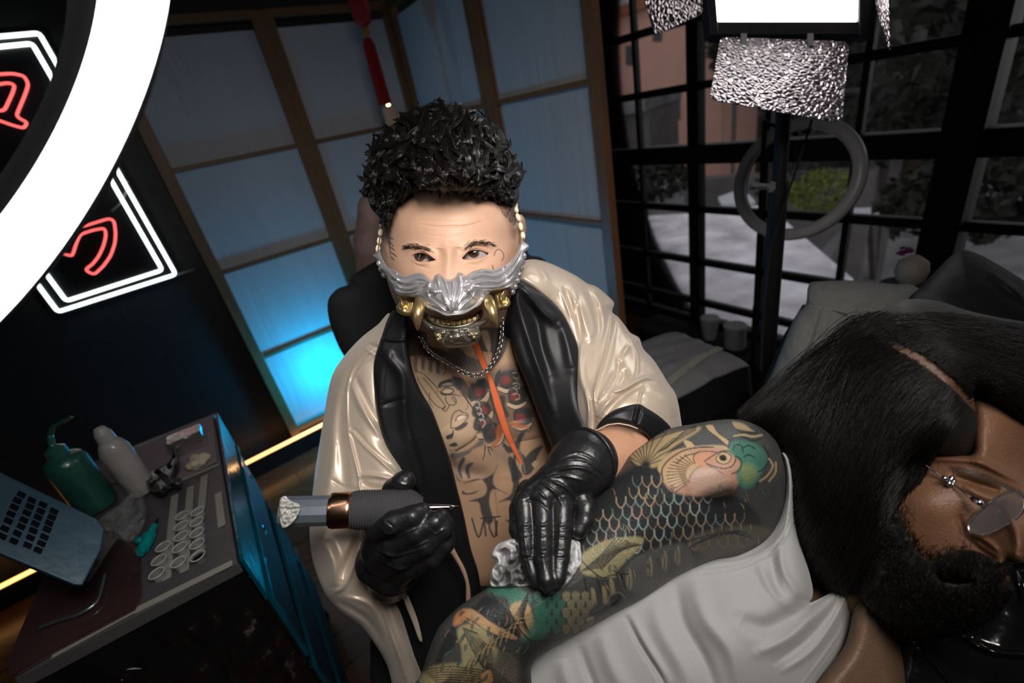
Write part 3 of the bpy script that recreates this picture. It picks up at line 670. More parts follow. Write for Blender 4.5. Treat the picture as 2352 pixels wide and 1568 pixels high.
def couch(s, t):
    p = a_ + ww * (cl * s) + side * (cw * t); z = -.012 * (abs(s * 2 - 1) ** 6 + abs(t * 2 - 1) ** 6) + .006 * mnoise.noise(Vector((s * 9, t * 3, 1))) + .01 * math.exp(-((t - .3 - .25 * s) / .05) ** 2) * .6
    return p + UP * z
grid = [couch(i / nu, j / nv) for j in range(nv + 1) for i in range(nu + 1)]; fs = [(j * (nu + 1) + i, j * (nu + 1) + i + 1, (j + 1) * (nu + 1) + i + 1, (j + 1) * (nu + 1) + i) for j in range(nv) for i in range(nu)]
n0 = len(grid); rim = [i for i in range(nu + 1)] + [(j) * (nu + 1) + nu for j in range(1, nv + 1)] + [nv * (nu + 1) + i for i in range(nu - 1, -1, -1)] + [j * (nu + 1) for j in range(nv - 1, 0, -1)]
cen = a_ + ww * cl / 2 + side * cw / 2
for q in rim:
    o_ = (grid[q] - cen) * [1, 1, 0]; grid.append(grid[q] - UP * drop + o_ * .03 + o_ * .02 * math.sin(len(grid) * .5))
k = len(rim); fs += [(rim[i], rim[(i + 1) % k], n0 + (i + 1) % k, n0 + i) for i in range(k)]; fs.append(tuple(n0 + i for i in range(k)))
link('covered_mattress', grid, fs, m_cover, cc)
MB().box(cen - UP * (drop + .02), ww * cl * .48, side * cw * .48, UP * .02).build('frame', m_dark, cc)
for i in (-1, 1):
    for j in (-1, 1):
        q = cen + ww * cl * .42 * i + side * cw * .42 * j; MB().lathe(q * [1, 1, 0], q * [1, 1, 0] + UP * (Hc - drop), [(0, .016), (1, .016)], 10).build('leg', m_dark, cc)
def strip_on(f, pts, w, m, name, par):
    mb = MB(); p = [np.array(f(*q)) for q in pts]
    for a, b in zip(p[:-1], p[1:]):
        t = _n(b - a); u = _n(np.cross(t, UP)) * w / 2; mb.add([a - u, a + u, b + u, b - u, a - u + UP * .001, a + u + UP * .001, b + u + UP * .001, b - u + UP * .001], [(0, 1, 2, 3), (4, 7, 6, 5), (0, 4, 5, 1), (1, 5, 6, 2), (2, 6, 7, 3), (3, 7, 4, 0)])
    return mb.build(name, m, par)
strip_on(lambda s, t: couch(s, t) + UP * .004, [(.35, .0), (.3, .2), (.2, .45), (.14, .62)], .022, m_tape2, 'tape_strip', cc)
# small white jars on the sill behind the couch
m_jar = mat('frosted_plastic', (.35, .35, .35), .4)
for i, (x, y) in enumerate(((1630, 766), (1688, 794))):
    q = onp(x, y, WIN - RN * .14, RN); j = empty('plastic_jar', (q[0], q[1], q[2]), ['hazy plastic cup on the window side table, left of the lidded jar', 'pale lidded jar on the window side table behind the couch'][i], 'jar')
    if i == 0: MB().lathe(q, q + UP * .12, [(0, .03), (.8, .045), (1, .046)], 20).build('cup', m_jar, j)
    else: MB().lathe(q, q + UP * .09, [(0, .05), (1, .05)], 24).build('body', m_jar, j); MB().lathe(q + UP * .091, q + UP * .115, [(0, .054), (1, .054)], 24).build('lid', m_jar, j)
zt_ = q[2]; q1 = onp(1640, 774, WIN - RN * .16, RN); ctr = (q + q1) / 2; ctr = ctr * [1, 1, 0]
zt_ = min(q1[2], q[2]) ; st = empty('side_table', ctr, 'low dark table along the window holding plastic jars', 'table')
for o in list(bpy.data.objects):
    if o.name.startswith('plastic_jar'): o.location.z = zt_
MB().box(ctr + UP * (zt_ - .015), RD * .5, RN * .1, UP * .015).build('table_top', m_dark, st, bevel=.002)
for i in (-1, 1): MB().box(ctr + RD * .46 * i + UP * (zt_ - .03) / 2, RD * .015, RN * .09, UP * (zt_ - .03) / 2).build('leg', m_dark, st)

# upright chair back under a sheer cover, right of the pole
m_sheer = mat('sheer_cover', (.16, .165, .16), .9, var=.25, vscale=90, bump=.003, bscale=60); 
ol = [(1857, 655), (1880, 646), (1960, 644), (2050, 652), (2110, 662), (2180, 760), (2180, 1000), (1900, 1060), (1700, 1010), (1722, 950), (1770, 862), (1822, 735), (1850, 700)]
sc2 = [(1857, 655, .92), (2110, 662, .86), (2180, 1000, .78), (1722, 950, .95), (1850, 830, .88)]
th_ = empty('tattoo_chair', P(1950, 900, .95) * [1, 1, 0], 'upright chair back draped with sheer pale cover, beside the light stand pole', 'chair')
sheer = relief('draped_backrest', ol, sc2, m_sheer, th_, bulge=.03, rnd=40, back=.05, step=4, smooth=True, n=4, noise=(.004, .02),
       ridges=[([(1895, 700), (1870, 790), (1830, 880), (1770, 950)], 5, .006), ([(1905, 700), (1890, 800), (1880, 900)], 3, .004), ([(1885, 700), (1850, 800), (1800, 890)], 4, -.004), ([(1920, 720), (1925, 800), (1910, 880)], 3, .003), ([(1857, 660), (1862, 690), (1880, 705)], 4, .004)])
relief('tape_strip', [(1857, 700), (1880, 704), (1946, 718), (1944, 732), (2000, 745), (1985, 765), (1920, 742), (1862, 716)], [(1857, 700, .886), (1920, 716, .852), (2000, 755, .838)], m_tape, th_, bulge=.0, rnd=4, back=.001, step=3, smooth=False)
MB().tube([P(1856, 705, .94), P(1815, 770, .945), P(1775, 860, .96), P(1725, 960, .97)], .011, 8).build('side_rail', m_dark, th_)
sq = P(1950, 1000, .92); sq = sq * [1, 1, 0]; MB().box(sq + UP * .45, RD * .15, RN * .15, UP * .04).build('seat', m_matte, th_, bevel=.02); MB().lathe(sq, sq + UP * .41, [(0, .12), (.06, .12), (.08, .035), (1, .035)], 24).build('pedestal', m_dark, th_)

# pot and flower by the window
q = P(2087, 655, 1.15); fp = empty('flower_vase', q, 'small pale round vase with a magenta flower behind the black cushion', 'vase'); 
MB().lathe(q, q + UP * .075, [(0, .016), (.2, .028), (.5, .034), (.8, .030), (.93, .018), (1, .012)], 24).build('vase_body', mat('pale_ceramic', (.28, .24, .19), .6), fp, smooth=True)
mb = MB(); m_mag = mat('magenta_petal', (.12, .005, .09), .6)
for i in range(14): a = i * 2.4; r = .004 + .012 * (i / 14); c_ = P(2078, 580, 1.16) + np.array([math.cos(a) * r, math.sin(a) * r, .004 * (i % 3)]); mb.sphere(c_, (.008, .005, .003), 8, 5)
mb.build('petals', m_mag, fp, smooth=True); MB().tube([q + UP * .07, P(2080, 590, 1.16)], .0015, 5).build('stem', mat('stem_green', (.03, .07, .02), .6), fp)
pst = empty('plant_stand', q * [1, 1, 0], 'narrow dark stand under the pale round vase', 'stand'); MB().lathe(q * [1, 1, 0], q, [(0, .07), (.015, .07), (.02, .01), (.98, .01), (.985, .06), (1, .06)], 20).build('stand', m_dark, pst)
# figurine between screen and chair
fg = wall_pt(850, 560, .5); fg = P(848, 560, 1.35); m_fig = mat('mottled_plaster', (.20, .13, .12), .7, var=.5, vscale=25)
fo = empty('statue', fg * [1, 1, 0], 'mottled pinkish statue partly hidden behind the curly head', 'statue')
f_, lo, hi = chainf([[(850, 470, 1.35, .030), (848, 520, 1.35, .034), (852, 580, 1.35, .045), (870, 650, 1.35, .06)]], [(848, 485, 1.345, (.028, .03, .036)), (845, 545, 1.34, (.04, .04, .03))], k=.01, kc=.01)
V_, F_ = sdf_mesh(f_, lo, hi, .006); link('figure', V_, F_, m_fig, fo)
bz = P(868, 650, 1.35)[2]; bq = P(868, 650, 1.35) * [1, 1, 0]; MB().box(bq + UP * bz / 2, np.array([.06, 0, 0]), np.array([0, .06, 0]), UP * bz / 2).build('pedestal', m_trim, fo, bevel=.004)

# black chair the artist sits on
ch_ = empty('office_chair', P(1050, 900, .95) * [1, 1, 0], 'black padded chair whose backrest shows behind the satin robe', 'chair')
relief('backrest', [(752, 702), (757, 682), (775, 663), (803, 652), (806, 636), (850, 606), (900, 585), (1000, 560), (1190, 566), (1215, 585), (1260, 610), (1290, 760), (1200, 900), (900, 900), (820, 850), (787, 812), (768, 772), (756, 735)],
       [(752, 702, .93), (1000, 560, .95), (1260, 610, .93), (900, 900, 1.03), (1290, 760, 1.03)], m_matte, ch_, bulge=.03, rnd=50, back=.05, step=6)
sq = P(1050, 900, .95) * [1, 1, 0]; sq = P(1110, 1000, .95) * [1, 1, 0]; MB().lathe(sq + UP * .42, sq + UP * .5, [(0, .2), (.3, .23), (.8, .22), (1, .18)], 32).build('seat', m_matte, ch_, smooth=True); MB().lathe(sq + UP * .05, sq + UP * .42, [(0, .03), (1, .03)], 16).build('gas_lift', m_dark, ch_)
for k in range(5):
    a = k * 2 * math.pi / 5; d = np.array([math.cos(a), math.sin(a), 0]); MB().bar(sq + UP * .07, sq + d * .2 + UP * .06, .04, .03, UP).build('base_leg', m_dark, ch_); MB().sphere(sq + d * .19 + UP * .025, .025, 10, 8).build('caster', m_dark, ch_, smooth=True)
# ================================================================ work station on the left
HT = .80
def T(x, y, h=0.): return onz(x, y, HT + h)
FR = T(490, 950); NR = T(545, 1290); NL = T(30, 1560); FL = FR + (NL - NR)
eu = _n(NR - NL); ev = _n(FR - NR)          # along the near edge to the right, and away
Wt = np.linalg.norm(NR - NL); Dt = np.linalg.norm(FR - NR)
def TT(s, t, h=0.): return NL + eu * (s * Wt) + ev * (t * Dt) + UP * h
m_wrap = mat('black_cling_film', (.006, .006, .007), .12, spec=.7, var=.3, bump=.006, bscale=28, coat=.5)
m_mat = mat('grey_surface_film', (.065, .06, .064), .4, var=.25, vscale=15, bump=.001, bscale=60)
m_teal = mat('teal_acrylic', (.0, .055, .085), .15, var=.3, vscale=20, spec=.7, bump=.001, bscale=40)
m_metal = mat('brushed_metal', (.30, .36, .38), .3, metal=.9)
stt = empty('work_cart', (TT(.5, .5) * [1, 1, 0]), 'black film-wrapped work cart with taped grey top and teal side at lower left', 'cart')
cctr = TT(.5, .5)
MB().box(cctr - UP * .012, eu * Wt / 2, ev * Dt / 2, UP * .012).build('table_top', m_mat, stt, bevel=.002)
# wrapped body with crinkled surface
n = 60; vv = []; ff = []
def wrapface(p0, du, dv, nrm, nu=70, nv=90, amp=.011):
    b = len(vv)
    for j in range(nv + 1):
        for i in range(nu + 1):
            s, t = i / nu, j / nv; p = p0 + du * s + dv * t
            e = min(s, 1 - s, t, 1 - t) * 12; e = min(e, 1); a = mnoise.noise(Vector((s * 9, t * 14, b * .01))) + .6 * abs(mnoise.noise(Vector((s * 22 + t * 8, t * 26, 3))))
            vv.append(p + nrm * amp * a * e)
    for j in range(nv):
        for i in range(nu): q = b + j * (nu + 1) + i; ff.append((q, q + 1, q + nu + 2, q + nu + 1))
bh = HT - .09
wrapface(NL - UP * .024, eu * Wt, -UP * (bh), -ev)
wrapface(NR - UP * .024, ev * Dt, -UP * (bh), eu)
wrapface(FR - UP * .024, -eu * Wt, -UP * bh, ev); wrapface(FL - UP * .024, -ev * Dt, -UP * bh, -eu)
link('wrapped_body', vv, ff, m_wrap, stt)
for i in (.1, .9):
    for j in (.1, .9): MB().sphere(TT(i, j) * [1, 1, 0] + UP * .035, .035, 12, 8).build('caster', m_dark, stt, smooth=True)
fm = []; m_edge = mat('clear_film_edge', (.5, .5, .48), .15, alpha=.7, spec=.9)
rg_ = random.Random(2)
for seg_ in ([(572, 1322), (548, 1350), (528, 1372), (527, 1398), (500, 1412), (462, 1428), (425, 1448), (408, 1430), (407, 1408)], [(545, 1335), (520, 1352), (505, 1368)], [(318, 1452), (350, 1440), (372, 1432)], [(280, 1560), (276, 1540), (330, 1535), (370, 1530)], [(325, 1428), (345, 1418)], [(390, 1418), (402, 1408), (430, 1396)]):
    q_ = cr(seg_, False, 5); fm.append([onp(x + rg_.uniform(-2, 2), y + rg_.uniform(-2, 2), NL - ev * .006, ev) for x, y in q_])
mb = MB()
for q_ in fm: mb.tube(q_, [rg_.uniform(.0004, .0016) for _ in q_], 5)
mb.build('film_edge_glints', m_edge, stt)  # pale tubes stand for loose film edges and glints on the wrap
# teal side panel with frames
mb = MB(); mb.box((NR + FR) / 2 + eu * .006 - UP * .05, ev * Dt * .5, eu * .003, UP * .05); mb.build('side_panel', m_teal, stt, bevel=.001)
for h in (.10, .30, .50):
    mb = MB(); c_ = (NR + FR) / 2 + eu * .004 - UP * (h + .09)
    mb.box(c_, ev * Dt * .49, eu * .004, UP * .085); dr = mb.build('drawer', m_trim, stt, bevel=.002)
    mb = MB(); mb.bar(c_ - ev * Dt * .49 + eu * .006 + UP * .08, c_ + ev * Dt * .49 + eu * .006 + UP * .08, .010, .006, eu); mb.bar(c_ - ev * Dt * .485 + eu * .006 - UP * .08, c_ - ev * Dt * .485 + eu * .006 + UP * .08, .012, .006, eu); mb.build('drawer_trim', m_teal, dr)
# strips of tape on the cart top
def tstrip(name, pts, w, m, lab=None):
    o = strip_on(lambda x, y: T(x, y, .0012), pts, w, m, name, stt); return o
for pts, w in (([(312, 1402), (534, 1292)], .012), ([(120, 1508), (312, 1402)], .007), ([(402, 1137), (383, 1330)], .013), ([(438, 1118), (424, 1312)], .013), ([(470, 1092), (463, 1168)], .013), ([(418, 1102), (503, 1066)], .008), ([(501, 1132), (510, 1208)], .012)):
    tstrip('tape_strip', pts, w, m_tape2)
m_pink = mat('lavender_paper', (.20, .15, .17), .8, var=.1)
def flat(name, pts, h, th, m, par=None, loc=None, bevel=0):
    p = [T(x, y, h) for x, y in pts]; q = [a + UP * th for a in p]; k = len(p); loc = np.mean(p, 0) if par is None else None
    o = link(name, p + q, [tuple(range(k)), tuple(range(k, 2 * k))[::-1]] + [(i, (i + 1) % k, k + (i + 1) % k, k + i) for i in range(k)], m, par, smooth=False, loc=loc)
    if bevel: b = o.modifiers.new('b', 'BEVEL'); b.width = bevel; b.limit_method = 'ANGLE'
    return o
o = flat('paper_sheet', [(222, 1072), (400, 990), (488, 955), (498, 1060), (420, 1098), (330, 1100), (250, 1112)], .001, .001, m_pink); tag(o, 'lavender paper lining at the far end of the cart top', 'paper')
m_tray = mat('dark_glossy_tray', (.045, .022, .024), .08, var=.5, vscale=9, spec=.7, coat=.5)
o = flat('shallow_tray', [(36, 1552), (30, 1520), (108, 1330), (240, 1200), (318, 1262), (322, 1370), (308, 1400), (120, 1500)], .002, .006, m_tray, bevel=.003); tag(o, 'dark glossy film-covered tray lying on the near left of the cart top', 'tray')
o = MB().tube([T(x, y, .014) for x, y in cr([(87, 1442), (139, 1423), (181, 1410), (220, 1384), (233, 1352), (240, 1320)], False, 6)], .0028, 8).build('curved_rod', m_metal, None, smooth=True); recenter(o, T(181, 1410, .014)); tag(o, 'bent grey metal rod lying on the dark glossy tray', 'rod')
# ink caps
m_cap = mat('clear_cap_plastic', (.36, .36, .34), .2, spec=.5, alpha=.28); m_ink = mat('black_ink', (.005, .005, .005), .05)
caps = [(461, 1179), (459, 1203), (460, 1228), (461, 1254), (462, 1282), (426, 1188), (424, 1212), (424, 1236), (421, 1262), (418, 1296), (383, 1260), (374, 1291), (369, 1322)]
labs = ['farthest empty ink cap of the right row', 'second farthest empty ink cap of the right row', 'middle empty ink cap of the right row', 'empty ink cap just behind the black-filled one', 'ink cap filled with black ink, nearest of the right row', 'farthest ink cap of the middle row', 'second farthest ink cap of the middle row', 'middle ink cap of the middle row', 'second nearest ink cap of the middle row', 'nearest ink cap of the middle row', 'farthest ink cap of the short left row', 'middle ink cap of the short left row', 'nearest ink cap of the short left row']
def capgeo(c, r=.0098, h=.012):
    return MB().lathe(c, c + UP * h, [(0, .0001), (0, r * .8), (.9, r * .93), (1, r * 1.12), (1.06, r * 1.1), (1.0, r * .88), (.12, r * .72), (.1, .0001)], 20, cap=False)
m_rim = mat('cap_rim_plastic', (.5, .5, .48), .3, alpha=.8)
protor = MB().tube([np.array([.0106 * math.cos(a), .0106 * math.sin(a), .0125]) for a in np.linspace(0, 2 * math.pi, 28, endpoint=False)], .0009, 6, closed=True).build('rim', m_rim, None, smooth=True, loc=np.zeros(3))
proto = capgeo(np.zeros(3)).build('cup', m_cap, None, smooth=False, loc=np.zeros(3)); protoi = MB().lathe(np.zeros(3), UP * .008, [(0, .0075), (1, .0088)], 16).build('ink', m_ink, None, loc=np.zeros(3))
for i, ((x, y), lb) in enumerate(zip(caps, labs)):
    e_ = empty('ink_cap', T(x, y + 6, .002), 'small clear ' + lb + ' on the cart' if 'filled' not in lb else 'small clear ' + lb + ' on the cart', 'ink cap', 'ink caps in taped rows on the cart')
    c_ = proto.copy(); COL.objects.link(c_); c_.parent = e_; c_.location = (0, 0, 0)
    c_ = protor.copy(); COL.objects.link(c_); c_.parent = e_; c_.location = (0, 0, 0)
    if i == 4: d_ = protoi.copy(); COL.objects.link(d_); d_.parent = e_; d_.location = (0, 0, .001)
bpy.data.objects.remove(proto); bpy.data.objects.remove(protor); bpy.data.objects.remove(protoi)
# green squeeze bottle
m_gb = mat('green_bottle_plastic', (.022, .10, .078), .3, var=.4, vscale=25, bump=.004, bscale=45, coat=.6)
c_ = T(228, 1160, .003); q = empty('squeeze_bottle', c_, 'green squeeze bottle wrapped in film with a bent spout, beside the white bottle', 'bottle')
hgt = .125
def bottle_h(c, tx, ty):       # height at which the vertical through c passes image row ty
    lo_, hi_ = 0, .4
    for _ in range(40):
        md = (lo_ + hi_) / 2; y = proj([c + UP * md])[1][0]
        if y > ty: lo_ = md
        else: hi_ = md
    return lo_
h_ = bottle_h(c_, 0, 1046); r_ = .034
MB().lathe(c_, c_ + UP * h_, [(0, r_ * .92), (.03, r_), (.5, r_ * 1.0), (.86, r_), (.95, r_ * .86), (1, r_ * .5)], 32).build('bottle_body', m_gb, q, smooth=True)
MB().lathe(c_ + UP * h_, c_ + UP * (h_ + .022), [(0, r_ * .5), (.7, r_ * .48), (1, r_ * .2)], 24).build('cap', m_gb, q, smooth=False)
zb_ = (c_ + UP * h_ - CAM) @ M[:, 2]; zt = c_ + UP * (h_ + .02)
sp_ = [zt] + [P(x, y, zb_ - dz) for x, y, dz in ((112, 1010, .0), (108, 990, .005), (120, 975, .01), (145, 965, .012), (174, 957, .015))]
x0_, y0_, _ = proj([zt]); pts = [zt, P(x0_[0] - 6, y0_[0] - 25, zb_), P(x0_[0] - 2, y0_[0] - 42, zb_ - .005), P(x0_[0] + 14, y0_[0] - 55, zb_ - .01), P(x0_[0] + 44, y0_[0] - 70, zb_ - .015)]
MB().tube(cr([tuple(p) for p in pts], False, 6), np.linspace(.006, .0025, 25), 10).build('spout', m_gb, q, smooth=True)
# white wrapped bottle
m_wb = mat('white_wrapped_bottle', (.36, .34, .32), .35, var=.12, vscale=40, bump=.003, bscale=50, coat=.5)
c_ = T(330, 1125, .003); q = empty('spray_bottle', c_, 'white film-wrapped bottle standing between the green bottle and the black glove', 'bottle')
h_ = bottle_h(c_, 0, 1010); r_ = .025
MB().lathe(c_, c_ + UP * h_, [(0, r_ * .95), (.02, r_), (.82, r_), (.92, r_ * .8), (1, r_ * .55)], 32).build('bottle_body', m_wb, q, smooth=True)
MB().lathe(c_ + UP * h_, c_ + UP * (h_ + .028), [(0, r_ * .6), (.6, r_ * .55), (.65, r_ * .5), (1, r_ * .35)], 20).build('nozzle', m_wb, q, smooth=False)
# foil box
m_foil = mat('foil', (.5, .48, .47), .18, metal=.9, bump=.004, bscale=70); c_ = T(430, 1012, .022)
o = MB().box(c_, eu * .034, ev * .022, UP * .02).build('foil_box', m_foil, None, bevel=.002); recenter(o, c_ - UP * .02); tag(o, 'small foil-wrapped box at the far end of the cart', 'box')
# cotton
c_ = T(452, 1062, .012); vv = MB(); random.seed(5)
f_ = lambda G: np.minimum.reduce([sd_ell(G, c_ + np.array([random.Random(i).uniform(-.015, .015), random.Random(i + 50).uniform(-.012, .012), random.Random(i + 99).uniform(-.005, .006)]), (.010, .010, .008)) for i in range(12)])
V_, F_ = sdf_mesh(f_, c_ - .035, c_ + .035, .0018); o = link('cotton_wad', V_, F_, mat('cotton', (.42, .36, .26), .9, bump=.002, bscale=200), None, loc=c_); tag(o, 'cream crumpled cotton wad in front of the foil box', 'cotton')
# black discarded glove
m_glove = mat('black_nitrile', (.008, .008, .009), .22, spec=.6, var=.2, bump=.0012, bscale=55, rvar=.05)
zc_ = lambda x, y: float((T(x, y, .02) - CAM) @ M[:, 2])
o = relief('discarded_glove', [(306, 1100), (318, 1085), (345, 1080), (372, 1070), (392, 1055), (400, 1028), (410, 1045), (412, 1075), (404, 1095), (418, 1108), (412, 1120), (395, 1120), (372, 1138), (345, 1128), (330, 1108)], [(x, y, zc_(x, y)) for x, y in ((306, 1100), (400, 1028), (418, 1108), (372, 1138))], m_glove, bulge=.015, rnd=14, back=.012, step=2, noise=(.012, .05))
recenter(o, T(365, 1100, .002)); tag(o, 'crumpled black disposable glove lying against the white bottle', 'glove')
# teal needle cartridge
m_tc = mat('teal_plastic', (.0, .22, .22), .35); a = T(323, 1272, .012); b = T(356, 1204, .014); q = empty('needle_cartridge', T(338, 1240), 'teal plastic needle cartridge lying beside the ink caps', 'cartridge')
MB().lathe(a, b, [(0, .0055), (.14, .0055), (.15, .009), (.42, .010), (.44, .0075), (.55, .0075), (.56, .0095), (.62, .0095), (.63, .0065), (.95, .005), (1, .0035)], 20).build('barrel', m_tc, q)
MB().lathe(b, b + (b - a) * .22, [(0, .003), (1, .0015)], 10).build('tip', m_dark, q)
MB().sphere(T(318, 1240, .014), (.008, .006, .005), 10, 8).build('wing', m_tc, q, smooth=True)
# blue cartridge tray leaning at far left
m_tb = mat('blue_tray', (.022, .07, .11), .4, var=.2, vscale=12, bump=.001, bscale=50); m_slot = mat('dark_slots', (.004, .005, .008), .8, spec=.1)
tr_ = empty('cartridge_tray', T(110, 1300), 'blue film-wrapped cartridge tray with rows of dark slots leaning at far left', 'tray')
k4 = [(-70, 1045, .62), (18, 1092, .64), (222, 1190, .665), (240, 1215, .66), (232, 1262, .65), (190, 1343, .62), (170, 1342, .615), (-80, 1238, .575)]
_p = [P(*k4[0]), P(*k4[2]), P(*k4[5])]; _pn = _n(np.cross(_p[1] - _p[0], _p[2] - _p[0]))
zf_ = lambda X, Y: [float((onp(X[0], Y[0], _p[0], _pn) - CAM) @ M[:, 2])]
quad_slab('tray_plate', [(x, y, float(zf_(np.array([x]), np.array([y]))[0])) for x, y, _ in k4], .012, m_tb, tr_, .002)
cols_ = [[(150, 740), (120, 783), (98, 830), (75, 880), (55, 930), (30, 985), (12, 1040)], [(225, 780), (210, 825), (190, 872), (168, 922), (148, 970), (120, 1020), (95, 1075)], [(305, 812), (290, 860), (270, 903), (250, 950), (235, 1000), (215, 1050), (195, 1105)], [(385, 860), (370, 903), (350, 945), (335, 990), (315, 1045), (295, 1093), (270, 1140)]]
mb = MB(); s_ = 640 / 2007.
for c in cols_:
    for (x, y) in c:
        x, y = x * s_, 900 + y * s_; hw, hh = 9, 5.5; dx, dy = (.9, .42), (-.42, .9); p4 = []
        for i, j in ((-1, -1), (1, -1), (1, 1), (-1, 1)): X_, Y_ = x + dx[0] * hw * i + dy[0] * hh * j, y + dx[1] * hw * i + dy[1] * hh * j; p4.append(P(X_, Y_, float(zf_(np.array([X_]), np.array([Y_]))[0]) - .0006))
        nn = _n(np.cross(p4[1] - p4[0], p4[3] - p4[0])); mb.add(p4 + [p + M[:, 2] * .003 for p in p4], [(0, 1, 2, 3), (4, 7, 6, 5), (0, 4, 5, 1), (1, 5, 6, 2), (2, 6, 7, 3), (3, 7, 4, 0)])
mb.build('slots', m_slot, tr_)
# clear crumpled film
m_film = mat('clear_film', (.55, .55, .56), .12, alpha=.16, spec=.9, bump=.01, bscale=45, var=.1)
zc_ = lambda x, y: float((T(x, y, .035) - CAM) @ M[:, 2])
o = relief('crumpled_film', [(205, 1240), (228, 1190), (270, 1160), (305, 1130), (330, 1140), (338, 1175), (325, 1215), (300, 1245), (270, 1240), (235, 1290), (205, 1335), (185, 1330), (190, 1290)], [(x, y, zc_(x, y)) for x, y in ((205, 1240), (330, 1130), (338, 1175), (190, 1330))], m_film, bulge=.02, rnd=25, back=.02, step=2, noise=(.03, .035))
recenter(o, T(270, 1220, .003)); tag(o, 'crumpled clear plastic film between the blue tray and the teal cartridge', 'plastic film')
# ================================================================ the seated artist
SK = (.52, .315, .215)
m_skin = mat('skin', SK, .42, attr=True, var=.06, vscale=60, bump=.0004, bscale=900, sss=.05, spec=.45)
m_satin = mat('cream_satin', (.50, .41, .32), .40, metal=.25, var=.04, vscale=300, spec=.7, sheen=.2)
m_bsatin = mat('black_satin', (.007, .007, .0085), .48, var=.1, vscale=200, spec=.4)
m_hair = mat('black_hair', (.006, .005, .0045), .27, spec=.6, var=.3, vscale=80)
m_hairbase = mat('hair_base', (.004, .0035, .003), .7, var=.3)  # near-black hair mass beneath the strands
m_gl = mat('glove_nitrile', (.009, .009, .010), .36, spec=.55, var=.15, bump=.0010, bscale=110, rvar=.06)
INK = (.035, .037, .042)

def merge(name, parts, m, parent):
    V = np.zeros((0, 3)); Fc = []; C = np.zeros((0, 3))
    for v, f, c in parts:
        Fc.append(np.asarray(f) + len(V)); V = np.r_[V, v]; C = np.r_[C, c if np.ndim(c) == 2 else np.tile(np.array(c, float), (len(v), 1))]
    return link(name, V, np.concatenate(Fc), m, parent, C)
def rpart(outline, zc, base, paint=None, **k):
    r = relief_data(outline, zc, **k); V, Fc, X, Y = clean(r['V'], r['F'], r['X'], r['Y'])
    c = np.tile(np.array(base, float), (len(V), 1))
    if paint: paint(X, Y, c)
    return V, Fc, c
def spart(chains, ells, base, h=.0015, k=.004, kc=.002, paint=None, ridges=None):
    f, lo, hi = chainf(chains, ells, k, kc); V, Fc = sdf_mesh(f, lo, hi, h)
    if ridges: V = emboss(V, Fc, ridges)
    c = np.tile(np.array(base, float), (len(V), 1))
    if paint: X, Y, Z = proj(V); paint(X, Y, c)
    return V, Fc, c
def surf(outline, zc, bulge, rnd, n=6):
    ol = cr(outline, True, n); zf = tps(zc)
    def f(X, Y):
        d, _, _, _ = segdist(X, Y, ol, True); d = np.where(inside(X, Y, ol), d, 0); t = np.clip(d / rnd, 0, 1)
        return zf(X, Y) - bulge * np.sqrt(1 - (1 - t) ** 2)
    return f
def strand_mesh(name, paths, rad, m, parent, seg=3, cols=None):
    """paths: (N, K, 3) world points; rad: (K,) or (N,K)"""
    p = np.asarray(paths); N, K, _ = p.shape; t = np.gradient(p, axis=1); t /= np.linalg.norm(t, axis=2)[..., None] + 1e-12
    v = np.broadcast_to(M[:, 2], t.shape); u = np.cross(t, v); u /= np.linalg.norm(u, axis=2)[..., None] + 1e-9; w = np.cross(t, u)
    r = np.broadcast_to(rad, (N, K))[..., None]
    V = np.stack([p + r * (math.cos(2 * math.pi * k / seg) * u + math.sin(2 * math.pi * k / seg) * w) for k in range(seg)], 2).reshape(-1, 3)
    b = (np.arange(N)[:, None, None] * K + np.arange(K - 1)[None, :, None]) * seg; k = np.arange(seg)[None, None, :]; k2 = (k + 1) % seg
    Fq = np.stack([b + k, b + k2, b + seg + k2, b + seg + k], -1).reshape(-1, 4)
    return link(name, V, Fq, m, parent, cols)

art = empty('person', P(1080, 1150, .70) * [1, 1, 0] + UP * .45, 'seated tattooist in cream satin robe and silver half mask, holding the tattoo machine', 'person')

# ---------------- skin: face, neck, chest, forearms in one mesh
e2 = lambda pts: off(pts, .2551, 780, 500)
q2 = lambda pts: off(pts, .30612, 940, 780)
sqz = lambda p, cy, k: [(x, cy + (y - cy) * k) for x, y in p]
EL = sqz(e2([(648, 350), (668, 328), (700, 316), (735, 312), (775, 322), (815, 345), (845, 366), (868, 382), (840, 390), (800, 398), (750, 402), (705, 396), (672, 376)]), 591, .88)
ER = sqz(e2([(1103, 372), (1120, 345), (1150, 312), (1185, 292), (1220, 286), (1265, 290), (1305, 302), (1340, 318), (1320, 340), (1285, 360), (1240, 372), (1190, 378), (1140, 380)]), 585, .88)
HEAD = [(1020, 290), (1100, 300), (1160, 360), (1188, 440), (1190, 498), (1196, 492), (1206, 505), (1208, 535), (1202, 565), (1192, 585), (1186, 620), (1176, 680), (1160, 735), (1165, 775), (1240, 790), (1330, 850), (1400, 1000), (1380, 1150), (1300, 1300), (1100, 1360), (960, 1330), (900, 1200), (850, 1000), (855, 860), (900, 790), (925, 765), (930, 735), (905, 690), (888, 640), (880, 600), (874, 575), (868, 545), (868, 515), (874, 500), (880, 505), (872, 440), (882, 370), (940, 310)]
